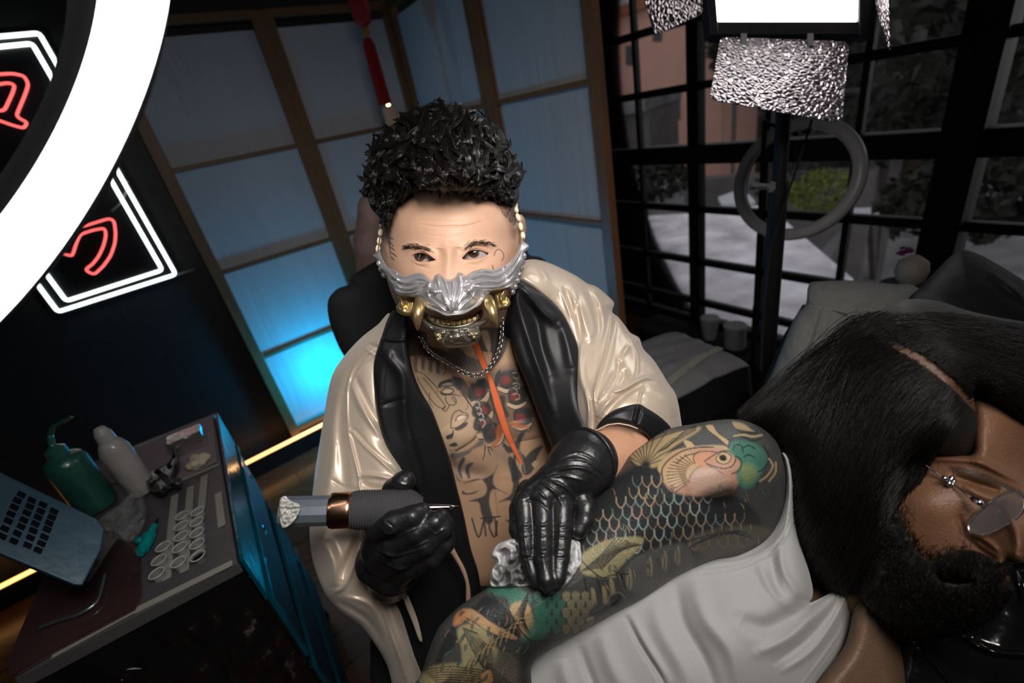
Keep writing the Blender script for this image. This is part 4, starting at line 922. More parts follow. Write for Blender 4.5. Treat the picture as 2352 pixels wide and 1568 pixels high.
HZ = [(1020, 295, .575), (1030, 400, .525), (1030, 470, .508), (900, 440, .555), (1165, 430, .555), (895, 520, .555), (1180, 520, .555), (1035, 560, .500), (1032, 600, .496), (955, 590, .512), (1100, 582, .512), (905, 600, .545), (1170, 590, .545), (930, 650, .525), (1140, 650, .525), (1036, 660, .480), (1036, 735, .51), (872, 540, .585), (1200, 535, .585),
      (1045, 795, .600), (960, 790, .615), (1150, 780, .615), (960, 860, .632), (1180, 860, .632), (1060, 880, .628), (1080, 1000, .648), (1120, 1200, .70), (900, 1000, .69), (1330, 1000, .70), (1100, 1350, .73), (860, 870, .69), (1330, 860, .69)]
HZ = [(a, b, c + .03) for a, b, c in HZ]
HR = [(e2([(570, 275), (650, 245), (740, 262), (840, 305)]), 7, .0035), (e2([(1120, 285), (1200, 240), (1300, 220), (1400, 250)]), 7, .0035),
      (e2([(640, 335), (700, 300), (770, 305), (860, 365)]), 2.6, .0022), (e2([(1095, 360), (1170, 285), (1250, 272), (1350, 305)]), 2.6, .0022),
      (e2([(650, 365), (710, 412), (790, 412), (860, 395)]), 3, .0016), (e2([(1110, 392), (1180, 395), (1260, 382), (1340, 335)]), 3, .0016),
      (e2([(640, 310), (700, 285), (790, 290), (870, 345)]), 2.4, -.0018), (e2([(1090, 340), (1170, 265), (1260, 252), (1370, 290)]), 2.4, -.0018),
      (e2([(860, 370), (890, 330), (900, 270)]), 12, -.004), (e2([(1090, 360), (1070, 320), (1070, 260)]), 12, -.004),
      (e2([(970, 250), (985, 350), (975, 450), (965, 540)]), 13, .007), (e2([(700, 430), (800, 455), (880, 440)]), 4, -.0012), (e2([(1120, 425), (1220, 430), (1300, 410)]), 4, -.0012),
      (e2([(720, 60), (850, 78), (1000, 75), (1150, 70), (1330, 20)]), 1.8, -.0011), (e2([(760, 150), (950, 165), (1150, 140)]), 2.2, -.0006), (e2([(700, 20), (900, 25), (1100, 10)]), 2.2, -.0006),
      (e2([(985, 190), (980, 245)]), 3, -.0010), (e2([(1020, 190), (1030, 240)]), 3, -.0006),
      ([(880, 545), (878, 570), (884, 590)], 3, -.004), ([(1197, 510), (1200, 535), (1192, 565)], 3, -.004), ([(1203, 505), (1206, 540), (1198, 570)], 2, .003),
      ([(1075, 800), (1100, 900), (1150, 1020), (1160, 1100)], 14, -.006), ([(1000, 1040), (1060, 1080), (1120, 1090)], 14, -.006), ([(1020, 980), (1060, 1030)], 40, .010), ([(1210, 960), (1220, 1010)], 35, .010), ([(1060, 1120), (1050, 1200), (1080, 1280)], 22, .003), ([(1130, 1100), (1140, 1190)], 4, -.003)]
def paint_face(X, Y, C):
    face = Y < 760
    # stubbled temples, brows, lashes, temple ink
    fill(X, Y, C, [(1188, 440), (1188, 500), (1180, 545), (1172, 520), (1160, 490), (1135, 470), (1110, 458), (1150, 430)], (.10, .07, .055), .8, 9)
    fill(X, Y, C, [(868, 440), (915, 460), (905, 500), (897, 530), (893, 560), (884, 545), (880, 500)], (.05, .04, .035), .9, 6)
    fill(X, Y, C, [(900, 470), (950, 438), (1040, 442), (1100, 440), (1145, 462), (1100, 410), (960, 410)], (.05, .035, .03), .7, 8)
    for pts in (EL, ER):
        line(X, Y, C, pts + pts[:1], 3, (.42, .20, .15), .5, 2)
    line(X, Y, C, EL[:8], 2.0, (.06, .035, .025), .8, 1.4, taper=True); line(X, Y, C, ER[:8], 2.1, (.06, .035, .025), .8, 1.4, taper=True)
    line(X, Y, C, EL[7:] + EL[:1], 1.3, (.22, .11, .08), .5, 1.2); line(X, Y, C, ER[7:] + ER[:1], 1.3, (.22, .11, .08), .5, 1.2)
    fill(X, Y, C, e2([(570, 285), (640, 262), (740, 300), (850, 350), (860, 370), (740, 305), (640, 320), (600, 340)]), (.36, .2, .14), .45, 4)  # socket shade painted brown along the lid creases, here and next line
    fill(X, Y, C, e2([(1090, 350), (1180, 270), (1300, 260), (1400, 290), (1350, 310), (1250, 278), (1170, 292)]), (.36, .2, .14), .45, 4)
    fill(X, Y, C, e2([(580, 262), (630, 240), (720, 258), (800, 280), (838, 304), (800, 300), (720, 284), (640, 278), (600, 282)]), (.12, .075, .055), .6, 4)
    fill(X, Y, C, e2([(1115, 292), (1160, 240), (1220, 210), (1300, 208), (1370, 232), (1400, 255), (1320, 250), (1240, 252), (1170, 272)]), (.11, .07, .05), .62, 4)
    for s in ([(440, 100), (460, 120), (440, 140)], [(440, 170), (475, 190), (485, 180)], [(440, 205), (470, 240), (490, 262)], [(445, 260), (480, 280), (500, 300)], [(450, 300), (490, 330), (520, 355)], [(455, 340), (480, 370), (500, 385)], [(445, 130), (450, 250), (460, 340)]):
        line(X, Y, C, e2(s), 3.2, INK, .85, 1, taper=True)
    line(X, Y, C, e2([(1390, 340), (1410, 295), (1440, 285), (1468, 310), (1478, 350), (1460, 385)]), 2.2, INK, .8, 1); line(X, Y, C, e2([(1375, 430), (1385, 465)]), 2.5, INK, .9, 1)
    fill(X, Y, C, e2([(930, 500), (990, 480), (1050, 500), (990, 560)]), (.60, .30, .22), .35, 5)
def paint_chest(X, Y, C):
    D = (.045, .047, .05); G = (.13, .12, .115); Rr = (.20, .055, .05); CR = (.55, .40, .27)
    f = lambda p, c, a=1., s=1.2: fill(X, Y, C, q2(p), c, a, s)
    l = lambda p, w=2.0, c=INK, a=.9, t=False: line(X, Y, C, q2(p), w, c, a, .9, taper=t)
    # upper dark collar ornament
    f([(-60, -60), (120, -60), (130, 40), (200, 60), (270, 80), (260, 130), (140, 130), (40, 120), (-80, 140)], D, .85, 2)
    f([(480, -80), (720, -80), (735, 40), (690, 140), (640, 200), (600, 230), (620, 100), (560, 90), (480, 40)], D, .9, 2)
    f([(380, -40), (470, 10), (500, 70), (480, 120), (420, 110), (370, 60)], CR, .9, 2); f([(540, -60), (590, -60), (610, 30), (600, 90), (570, 40)], CR, .9, 2)
    f([(270, 90), (370, 60), (440, 120), (520, 150), (590, 200), (540, 240), (420, 235), (330, 200), (270, 150)], G, .9, 2)
    for i in range(8): a = i * .28; l([(270 + i * 30, 90 + i * 12), (300 + i * 28, 130 + i * 10), (290 + i * 32, 170 + i * 9)], 1.6, D, .6)
    # scallops at left
    for i in range(8): x = 40 + i * 28; y = 150 + i * 4; f([(x, y - 20), (x + 30, y + 10), (x + 30, y + 60), (x + 5, y + 90), (x - 8, y + 50)], CR if i % 2 else G, .8, 1); l([(x, y - 30), (x + 32, y + 5), (x + 34, y + 60), (x + 8, y + 95)], 2)
    # face of the reclining lady
    f([(60, 240), (200, 250), (330, 290), (400, 410), (460, 490), (520, 600), (525, 690), (470, 760), (380, 830), (320, 860), (60, 900), (-40, 500)], CR, .75, 3)
    f([(215, 350), (230, 320), (280, 300), (330, 310), (300, 320), (250, 335), (235, 365)], D, .95); f([(230, 350), (270, 360), (330, 350), (370, 380), (400, 330), (380, 290), (320, 270), (340, 330), (260, 340)], G, .9)
    f([(280, 300), (380, 280), (430, 330), (470, 400), (480, 470), (440, 440), (390, 400), (350, 350)], D, .8, 2); l([(240, 385), (280, 360), (330, 375), (325, 395), (280, 412), (240, 405)], 2.4); f([(255, 390), (290, 372), (322, 382), (290, 405)], (.7, .55, .42), .9)
    f([(225, 380), (260, 400), (330, 405), (400, 425), (330, 415), (250, 415)], D, .9)
    l([(105, 285), (160, 350), (230, 440), (270, 500), (245, 515), (180, 470), (90, 340), (60, 280)], 1.8); l([(130, 280), (200, 350), (215, 400)], 1.6); l([(150, 400), (155, 470), (175, 500)], 1.5); l([(60, 240), (110, 260), (180, 330), (210, 360)], 1.5)
    l([(270, 420), (280, 470), (310, 490), (350, 480), (345, 440), (320, 425)], 2); l([(300, 495), (285, 520), (270, 535), (250, 520), (270, 500)], 2.2); l([(320, 440), (345, 470)], 1.6)
    l([(310, 660), (320, 580), (345, 540), (380, 530), (400, 545), (435, 555), (440, 580), (400, 630), (350, 660), (315, 662)], 2.2); l([(345, 610), (360, 580), (385, 565), (435, 570)], 2); f([(360, 590), (385, 570), (420, 572), (380, 600)], (.75, .6, .5), .9)
    f([(340, 670), (420, 620), (440, 625), (420, 655), (370, 680)], D, .9); l([(380, 400), (430, 440), (440, 500), (420, 530)], 1.2); l([(400, 410), (460, 490), (520, 600), (525, 680), (490, 740), (430, 790), (350, 835)], 2.6)
    l([(510, 690), (470, 750), (400, 800), (330, 830), (300, 828)], 1.3); f([(280, 720), (320, 700), (325, 670), (335, 700), (320, 740), (280, 745)], D, .95); f([(300, 790), (340, 770), (362, 785), (350, 800), (310, 800)], D, .95)
    f([(310, 860), (430, 830), (520, 760), (540, 700), (560, 780), (480, 820), (440, 860), (340, 895)], G, .9, 2); f([(400, 880), (420, 900), (390, 960), (400, 1040), (370, 1010), (365, 950)], D, .95); f([(485, 925), (440, 930), (420, 980), (440, 1040), (460, 1030), (450, 970)], D, .95)
    f([(310, 860), (340, 870), (380, 1040), (430, 1060), (360, 1060), (310, 960)], D, .5, 3)
    f([(440, 240), (560, 270), (760, 180), (860, 300), (960, 620), (900, 700), (800, 760), (700, 760), (560, 740), (530, 560), (470, 440)], D, .62, 8)
    f([(560, 780), (700, 790), (760, 860), (740, 960), (640, 900)], G, .45, 14); f([(330, 900), (560, 900), (640, 980), (420, 1070)], G, .35, 16)
    # banded serpent in the middle and right
    for i, (x, y) in enumerate(((520, 400), (550, 540), (560, 640), (630, 700))):
        f([(x - 60, y - 60), (x + 10, y - 80), (x + 60, y - 40), (x + 40, y + 30), (x - 30, y + 50), (x - 80, y + 20)], D, .9, 2); f([(x - 20, y - 30), (x + 20, y - 40), (x + 45, y - 10), (x + 15, y + 25), (x - 20, y + 20)], Rr, .95, 2)
        f([(x - 50, y + 60), (x + 20, y + 50), (x + 70, y - 10), (x + 80, y + 30), (x + 40, y + 90), (x - 40, y + 100)], CR, .95, 1.5); l([(x - 55, y + 60), (x + 20, y + 50), (x + 72, y - 15), (x + 84, y + 30), (x + 42, y + 95), (x - 40, y + 105)], 2)
    for i in range(4): x, y = 485 + i * 14, 460 + i * 45; l([(x, y), (x + 30, y + 5), (x + 45, y + 30), (x + 25, y + 60)], 4, (.35, .33, .3), .9); l([(x - 6, y - 6), (x + 34, y - 2), (x + 52, y + 30), (x + 30, y + 66)], 1.6)
    for i, (x, y) in enumerate(((720, 310), (790, 430), (830, 590))):
        f([(x - 40, y - 60), (x + 70, y - 80), (x + 90, y + 10), (x + 20, y + 60), (x - 40, y + 30)], D, .9, 2); f([(x - 30, y - 25), (x + 20, y - 40), (x + 45, y), (x + 10, y + 30), (x - 25, y + 20)], Rr, .95, 2)
        f([(x - 50, y + 40), (x + 20, y + 60), (x + 90, y + 30), (x + 80, y + 60), (x + 10, y + 90), (x - 50, y + 70)], CR, .95, 1.5); l([(x - 50, y + 35), (x + 20, y + 58), (x + 92, y + 25), (x + 80, y + 64), (x + 10, y + 94), (x - 50, y + 72)], 2)
    f([(640, 340), (640, 290), (660, 240), (685, 225), (680, 280), (660, 350)], D, .95); f([(500, 310), (560, 290), (600, 330), (600, 370), (570, 360), (540, 330)], D, .95)
    for i in range(6): x, y = 780 + (i % 2) * 20, 200 + i * 40; l([(x, y), (x + 26, y + 12), (x + 28, y + 40), (x, y + 50)], 3, (.4, .36, .28), .8); l([(x - 4, y - 4), (x + 30, y + 8), (x + 34, y + 42)], 1.5)
    f([(600, 420), (640, 400), (660, 520), (700, 620), (680, 640), (640, 540)], D, .8, 2); f([(680, 420), (720, 430), (720, 500), (750, 560), (730, 580), (690, 500)], D, .85, 2)
    f([(660, 640), (690, 650), (700, 720), (660, 790), (610, 800), (650, 740)], (.38, .12, .05), .9, 2); f([(760, 600), (800, 610), (850, 640), (910, 640), (860, 665), (800, 660), (765, 640)], (.38, .12, .05), .9, 2)
    f([(560, 700), (620, 650), (650, 700), (630, 770), (580, 780)], D, .8, 3)
    for s in ([(570, 790), (565, 850), (552, 900)], [(590, 800), (600, 840), (608, 862)], [(600, 800), (625, 830)], [(920, 640), (900, 690), (870, 680)], [(700, 770), (720, 790), (700, 800)]): l(s, 2.2)
    f([(700, 780), (760, 800), (800, 760), (830, 700), (870, 690), (840, 760), (830, 830), (870, 880), (850, 920), (790, 850), (740, 850)], D, .9, 2)
    f([(845, 960), (860, 900), (920, 830), (1000, 795), (960, 880), (940, 960), (900, 1010), (860, 1010)], D, .92, 2); f([(920, 930), (950, 905), (970, 920), (940, 960)], CR, .9)
    f([(770, 1060), (770, 950), (790, 840), (815, 830), (800, 930), (850, 1020), (800, 1060)], D, .92, 2); l([(775, 1000), (765, 940), (780, 860), (810, 820), (850, 900), (870, 1000)], 2.6, (.25, .25, .22))
    # tribal on the belly
    f([(660, 940), (640, 990), (560, 1040), (400, 1080), (520, 1040), (580, 1100), (560, 1170), (450, 1210), (520, 1220), (540, 1300), (570, 1370), (600, 1380), (630, 1350), (600, 1220), (630, 1120), (740, 1160), (640, 1100), (630, 1030)], D, .92, 2)
    f([(740, 900), (760, 1000), (780, 1060), (760, 1160), (670, 1220), (760, 1210), (800, 1340), (720, 1350), (820, 1370), (820, 1000), (770, 880)], D, .9, 2); f([(400, 1130), (440, 1150), (525, 1130), (470, 1160), (400, 1160)], D, .8)
    for s in ([(470, 1340), (520, 1480), (560, 1350)], [(560, 1350), (575, 1470)], [(620, 1340), (600, 1400), (640, 1480), (660, 1360)], [(640, 1330), (660, 1470)], [(540, 1340), (680, 1325)]): l(s, 4, D, .9)
    # orange stripe
    fill(X, Y, C, q2([(470, 30), (520, 20), (580, 180), (640, 330), (690, 470), (740, 640), (800, 800), (855, 920), (830, 930), (770, 820), (700, 680), (640, 500), (590, 300), (540, 200)]), (.72, .16, .06), 1, 1.0, smooth=False)
    line(X, Y, C, q2([(470, 30), (540, 200), (590, 300), (640, 500), (700, 680), (770, 820), (830, 930)]), 1.5, INK, .8, .8); line(X, Y, C, q2([(520, 20), (580, 180), (640, 330), (690, 470), (740, 640), (800, 800), (855, 920)]), 1.5, INK, .8, .8)
def paint_artist(X, Y, C):
    C[Y > 745] = (.46, .285, .18); paint_chest(X, Y, C); paint_face(X, Y, C)
arm_c = (.50, .27, .17)
parts = [rpart(HEAD, HZ, SK, paint_artist, bulge=.03, rnd=40, back=.14, step=1.35, ridges=HR, holes=[EL, ER], power=.5),
         spart([[(1338, 1072, .480, .028), (1430, 1030, .535, .034), (1482, 985, .62, .036), (1420, 860, .72, .045), (1320, 770, .75, .05)]], [], arm_c, .0025),
         spart([[(910, 1290, .545, .028), (800, 1200, .68, .042), (850, 880, .72, .055), (1000, 800, .74, .06)]], [], arm_c, .004)]
body = merge('body', parts, m_skin, art)

# eyes
m_eye = mat('eyeball', (1, 1, 1), .08, attr=True, var=.02, coat=1., spec=.6)
for (ix, iy, cx, cy) in ((964, 588.5, 977, 592), (1088, 580, 1088, 584)):
    z = .5135; c = P(cx, cy, z + .0172); mb = MB().sphere(c, .0180, 72, 56); V = np.array(mb.v); x, y, zz = proj(V); r = np.hypot(x - ix, (y - iy)); front = zz < z + .0172
    Cc = np.tile(np.array((.34, .29, .27)), (len(V), 1)); n_ = lambda a, b: np.clip((a - r) / b + .5, 0, 1)[:, None] * front[:, None]
    k = n_(12.8, 1.4); Cc = Cc * (1 - k) + np.array((.030, .017, .010)) * k; k = n_(10, 2.5); Cc = Cc * (1 - k) + np.array((.045, .024, .013)) * k; k = n_(4.8, 1.4); Cc = Cc * (1 - k) + np.array((.002, .002, .002)) * k
    link('eye', V, mb.f, m_eye, art, Cc)

# brow and lash hairs
rng = np.random.default_rng(4)
bp_ = []
for base, n_, L in ((e2([(590, 272), (640, 258), (730, 272), (820, 298)]), 170, 9), (e2([(1122, 284), (1170, 250), (1240, 226), (1310, 224), (1385, 250)]), 190, 9)):
    pl = cr(base, False, 12)
    for i in range(n_):
        k = rng.integers(1, len(pl) - 1); d = pl[k + 1] - pl[k - 1]; d /= np.linalg.norm(d); s = 1 if base[0][0] > 1000 else -1; d = d * s; o = pl[k] + rng.normal(size=2) * (2, 2.2)
        a = d * L + np.array([0, -3.5]); z = .4935 + abs(o[0] - 1030) * .00008
        bp_.append([P(*(o + a * t + np.array([0, t * t * 2])), z - .001) for t in (0, .33, .66, 1)])
zsf = surf(HEAD, HZ, .03, 40)
def drape(paths_px, lift):
    p = np.array(paths_px); z = zsf(p[..., 0].ravel(), p[..., 1].ravel()).reshape(p.shape[:2]) - ridge_field(p[..., 0].ravel(), p[..., 1].ravel(), HR).reshape(p.shape[:2]) - lift
    return PA(p[..., 0].ravel(), p[..., 1].ravel(), z.ravel()).reshape(p.shape[0], p.shape[1], 3)
bb = []
for base, n_, L, sg_ in ((e2([(590, 272), (640, 258), (730, 272), (820, 298)]), 95, 9, -1), (e2([(1122, 284), (1170, 250), (1240, 226), (1310, 224), (1385, 250)]), 105, 9, 1)):
    pl = cr(base, False, 12)
    for i in range(n_):
        k = rng.integers(1, len(pl) - 1); d = pl[k + 1] - pl[k - 1]; d = d / np.linalg.norm(d) * sg_; o = pl[k] + rng.normal(size=2) * (2.5, 3.1); a = d * L + np.array([0, -3.])
        bb.append([o + a * t + np.array([0, t * t * 2]) for t in (0, .33, .66, 1)])
W_ = drape(bb, .0006)
for sl in (slice(0, 95), slice(95, None)): strand_mesh('eyebrow', W_[sl], np.array([.00015, .00015, .00012, .00004]), m_hair, art)

# ---------------- hair
HO = [(872, 500), (852, 478), (845, 455), (830, 442), (836, 420), (834, 395), (845, 372), (846, 345), (862, 322), (880, 300), (905, 283), (935, 262), (955, 247), (1000, 238), (1045, 242), (1085, 254), (1115, 272), (1145, 292), (1163, 318), (1178, 350), (1190, 375), (1200, 398), (1192, 425), (1192, 452), (1183, 470), (1165, 468), (1130, 450), (1095, 440), (1060, 437), (1020, 441), (985, 436), (950, 440), (918, 460), (902, 490), (893, 525), (882, 520)]
HHZ = [(1020, 445, .506), (930, 455, .525), (1130, 455, .525), (870, 490, .560), (1185, 465, .560), (1030, 385, .500), (1030, 300, .555), (1020, 245, .600), (850, 400, .585), (1190, 400, .585), (900, 300, .59), (1140, 300, .585), (940, 380, .535), (1110, 380, .530)]
hsf = surf(HO, HHZ, .024, 85)
rng = np.random.default_rng(11)
hb = relief('hair', HO, HHZ, m_hairbase, art, bulge=.021, rnd=85, back=.12, step=3, noise=(.012, .03))
pol = cr(HO, True, 4); paths = []
def flow(x, y):
    d = np.array([x - 1060, (y - 300) * 1.1 + 8]); d = d / (np.linalg.norm(d) + 1e-6); s = np.array([-d[1], d[0]]) * .55 * math.sin(x * .02 + y * .013); v = d + s + np.array([0, .25]); return v / np.linalg.norm(v)
cnt = 0
while cnt < 520:
    x, y = rng.uniform(830, 1205), rng.uniform(238, 520)
    if cnt > 450: y = rng.uniform(412, 452)
    if not inside(np.array([x]), np.array([y]), pol)[0]: continue
    dd = segdist(np.array([x]), np.array([y]), pol, True)[0][0]
    if dd < 9 and rng.random() < .45: continue
    cnt += 1
    edge = y > 425; L = rng.uniform(50, 95) * (.5 if edge else 1) * (.75 if dd < 25 else 1); R0 = rng.uniform(8, 15) * (.5 if edge else 1); ph = rng.uniform(0, 6.28); turns = rng.uniform(.55, 1.05); sgn = 1 if rng.random() < .5 else -1; th0 = 1.2 + 3.4 * mnoise.noise(Vector((x * .014, y * .014, 2.0))) + rng.normal() * .35; v0 = flow(x, y); v = np.array([math.cos(th0), math.sin(th0)]) * .8 + v0 * .3; v = v / np.linalg.norm(v); v = v if dd > 22 else np.array([-v0[1], v0[0]]) * sgn * .85 + v0 * .2; nrm = np.array([-v[1], v[0]]); lift0 = rng.uniform(.001, .005) if y > 410 else rng.uniform(.001, .022); wid = rng.uniform(6, 15)
    for k in range(20):
        o = (k / 19 - .5) * wid; jit = rng.normal(size=2) * .7; dl = rng.normal() * .0009; Lk = L * rng.uniform(.85, 1.1); pp = []
        for t in np.linspace(0, 1, 12):
            a = ph + sgn * turns * 2 * math.pi * t; rr = R0 * (1 - .35 * t) * (.35 + .65 * min(1, t * 3))
            c = np.array([x, y]) + v * Lk * (t - .35) + nrm * (o * (1 - .75 * t ** 2)) + jit
            pp.append((c[0] + nrm[0] * rr * math.cos(a) + v[0] * rr * .5 * math.sin(a), c[1] + nrm[1] * rr * math.cos(a) + v[1] * rr * .5 * math.sin(a), lift0 + dl + .0005 * rr * math.sin(a) + .004 * math.sin(math.pi * t)))
        paths.append(pp)
pa = np.array(paths); fx, fy = pa[..., 0].ravel().copy(), pa[..., 1].ravel().copy(); dq, _, qx, qy = segdist(fx, fy, pol, True); oo = ~inside(fx, fy, pol); fx[oo] = qx[oo] + (fx[oo] - qx[oo]) * .5; fy[oo] = qy[oo] + (fy[oo] - qy[oo]) * .5; zz = hsf(fx, fy) - pa[..., 2].ravel(); 
W3 = PA(fx, fy, zz).reshape(pa.shape[0], pa.shape[1], 3)
strand_mesh('curls', W3, np.array([.0002] + [.00036] * 8 + [.0003, .0002, .00006]), m_hair, hb)
# short faded sides
sb_ = []
for i in range(900):
    if i % 2: x, y = rng.uniform(1135, 1186), rng.uniform(452, 515)
    else: x, y = rng.uniform(876, 915), rng.uniform(465, 548)
    if i % 2 and (y - 452) > 70 * ((x - 1125) / 60): continue
    if not i % 2 and (x - 876) > 40 - (y - 465) * .42: continue
    sb_.append([(x, y), (x + rng.normal() * 1, y + 3), (x + rng.normal() * 1.5, y + 6)])
W_ = drape(sb_, .0008)
sel = np.array([s[0][0] > 1030 for s in sb_])
for q_ in (sel, ~sel): strand_mesh('shaved_side', W_[q_], np.array([.00014, .00012, .00004]), m_hair, hb)

# ---------------- robe
rb = empty('robe', art.location - Vector(art.location), None); rb.parent = art; rb.location = (0, 0, 0)
bpy.data.objects.remove(rb)
robe = relief('robe', [(896, 720), (868, 745), (830, 775), (795, 812), (768, 850), (755, 890), (745, 950), (735, 1010), (724, 1080), (716, 1150), (711, 1215), (716, 1275), (730, 1325), (752, 1372), (790, 1412), (830, 1440), (862, 1480), (890, 1530), (915, 1600), (985, 1600), (950, 1500), (925, 1420), (905, 1350), (960, 1250), (950, 1150), (925, 1080), (890, 1000), (880, 900), (880, 840), (900, 790)],
       [(893, 722, .61), (830, 780, .65), (757, 875, .68), (742, 960, .66), (716, 1140, .625), (711, 1230, .60), (745, 1360, .595), (800, 1420, .61), (930, 1590, .66), (868, 850, .625), (880, 1000, .615), (920, 1100, .60), (900, 1300, .60)], m_satin, art, bulge=.045, rnd=55, back=.06, step=1.7, noise=(.006, .011),
       ridges=[([(864, 800), (820, 835), (800, 880), (797, 940), (800, 985)], 3, .0035), ([(872, 806), (830, 842), (808, 885)], 2.2, .002), ([(798, 985), (808, 1030), (822, 1085), (828, 1135)], 3, .0045), ([(806, 985), (816, 1030), (830, 1085)], 3, -.003),
               ([(806, 878), (822, 920), (848, 965), (880, 1010)], 7, .006), ([(820, 870), (845, 930), (868, 975)], 6, -.005), ([(801, 985), (835, 1020), (880, 1062), (918, 1098)], 4, .006), ([(812, 985), (850, 1030), (900, 1070)], 5, -.005), ([(828, 1092), (862, 1092), (905, 1100)], 5, .006), ([(830, 1105), (850, 1120), (895, 1125)], 8, -.005),
               ([(840, 790), (790, 850), (770, 930), (765, 1020)], 14, .006), ([(785, 900), (780, 1000), (790, 1080), (795, 1150)], 12, -.005), ([(770, 1000), (760, 1080), (745, 1160)], 12, .005), ([(740, 1150), (780, 1140), (830, 1135)], 8, .004), ([(760, 1100), (790, 1120), (830, 1125)], 5, -.003),
               ([(740, 1240), (765, 1290), (770, 1350)], 14, .012), ([(835, 1215), (820, 1270), (795, 1340), (765, 1362)], 5, .007), ([(828, 1230), (800, 1290), (780, 1330)], 9, -.008), ([(842, 1225), (842, 1280), (868, 1360), (900, 1450), (930, 1550)], 6, .008), ([(852, 1300), (885, 1390), (910, 1470)], 6, -.006), ([(770, 1380), (810, 1400), (850, 1430), (880, 1480)], 8, -.008), ([(790, 1370), (850, 1390), (880, 1450)], 6, .004), ([(846, 790), (870, 800)], 5, -.003), ([(838, 800), (860, 815)], 3, .002)])
relief('lapel_band', [(895, 722), (915, 708), (936, 700), (938, 740), (936, 790), (948, 850), (968, 900), (992, 940), (1015, 1000), (1035, 1060), (1050, 1120), (1065, 1180), (1082, 1260), (1100, 1320), (1105, 1400), (1085, 1470), (1060, 1600), (965, 1600), (925, 1500), (900, 1400), (880, 1320), (900, 1250), (940, 1180), (960, 1130), (925, 1090), (905, 1070), (884, 1020), (868, 960), (860, 900), (858, 840), (870, 790)],
       [(895, 722, .585), (936, 720, .57), (870, 800, .585), (930, 850, .58), (870, 950, .585), (990, 950, .60), (930, 1080, .60), (1040, 1080, .63), (1000, 1200, .64), (1080, 1260, .67), (950, 1400, .64), (1100, 1400, .68), (1000, 1590, .66)], m_bsatin, robe, bulge=.010, rnd=14, back=.02, step=2, noise=(.003, .012),
       ridges=[([(870, 775), (895, 780), (930, 780)], 4, .004), ([(872, 790), (900, 830), (925, 870), (930, 960), (950, 1040)], 12, .007), ([(880, 930), (930, 915)], 5, -.003), ([(965, 880), (995, 950), (1020, 1010)], 6, .005), ([(940, 1000), (960, 1060), (975, 1120)], 8, .004), ([(900, 800), (880, 850), (875, 920)], 10, .004)])
relief('trim_edge', [(917, 1336), (926, 1343), (945, 1385), (960, 1425), (970, 1470), (962, 1468), (948, 1430), (930, 1385)], [(917, 1336, .585), (970, 1470, .60)], m_satin, robe, bulge=.003, rnd=4, back=.004, step=1.5)
relief('lining_edge', [(1024, 1240), (1036, 1246), (1052, 1275), (1070, 1310), (1080, 1350), (1081, 1385), (1076, 1405), (1070, 1385), (1069, 1340), (1056, 1305), (1038, 1275), (1022, 1255)], [(1024, 1240, .60), (1080, 1400, .62)], mat('pinkish_lining', (.40, .25, .18), .5), robe, bulge=.003, rnd=5, back=.004, step=1.5)
c3 = lambda pts: off(pts, .3188, 1140, 560)
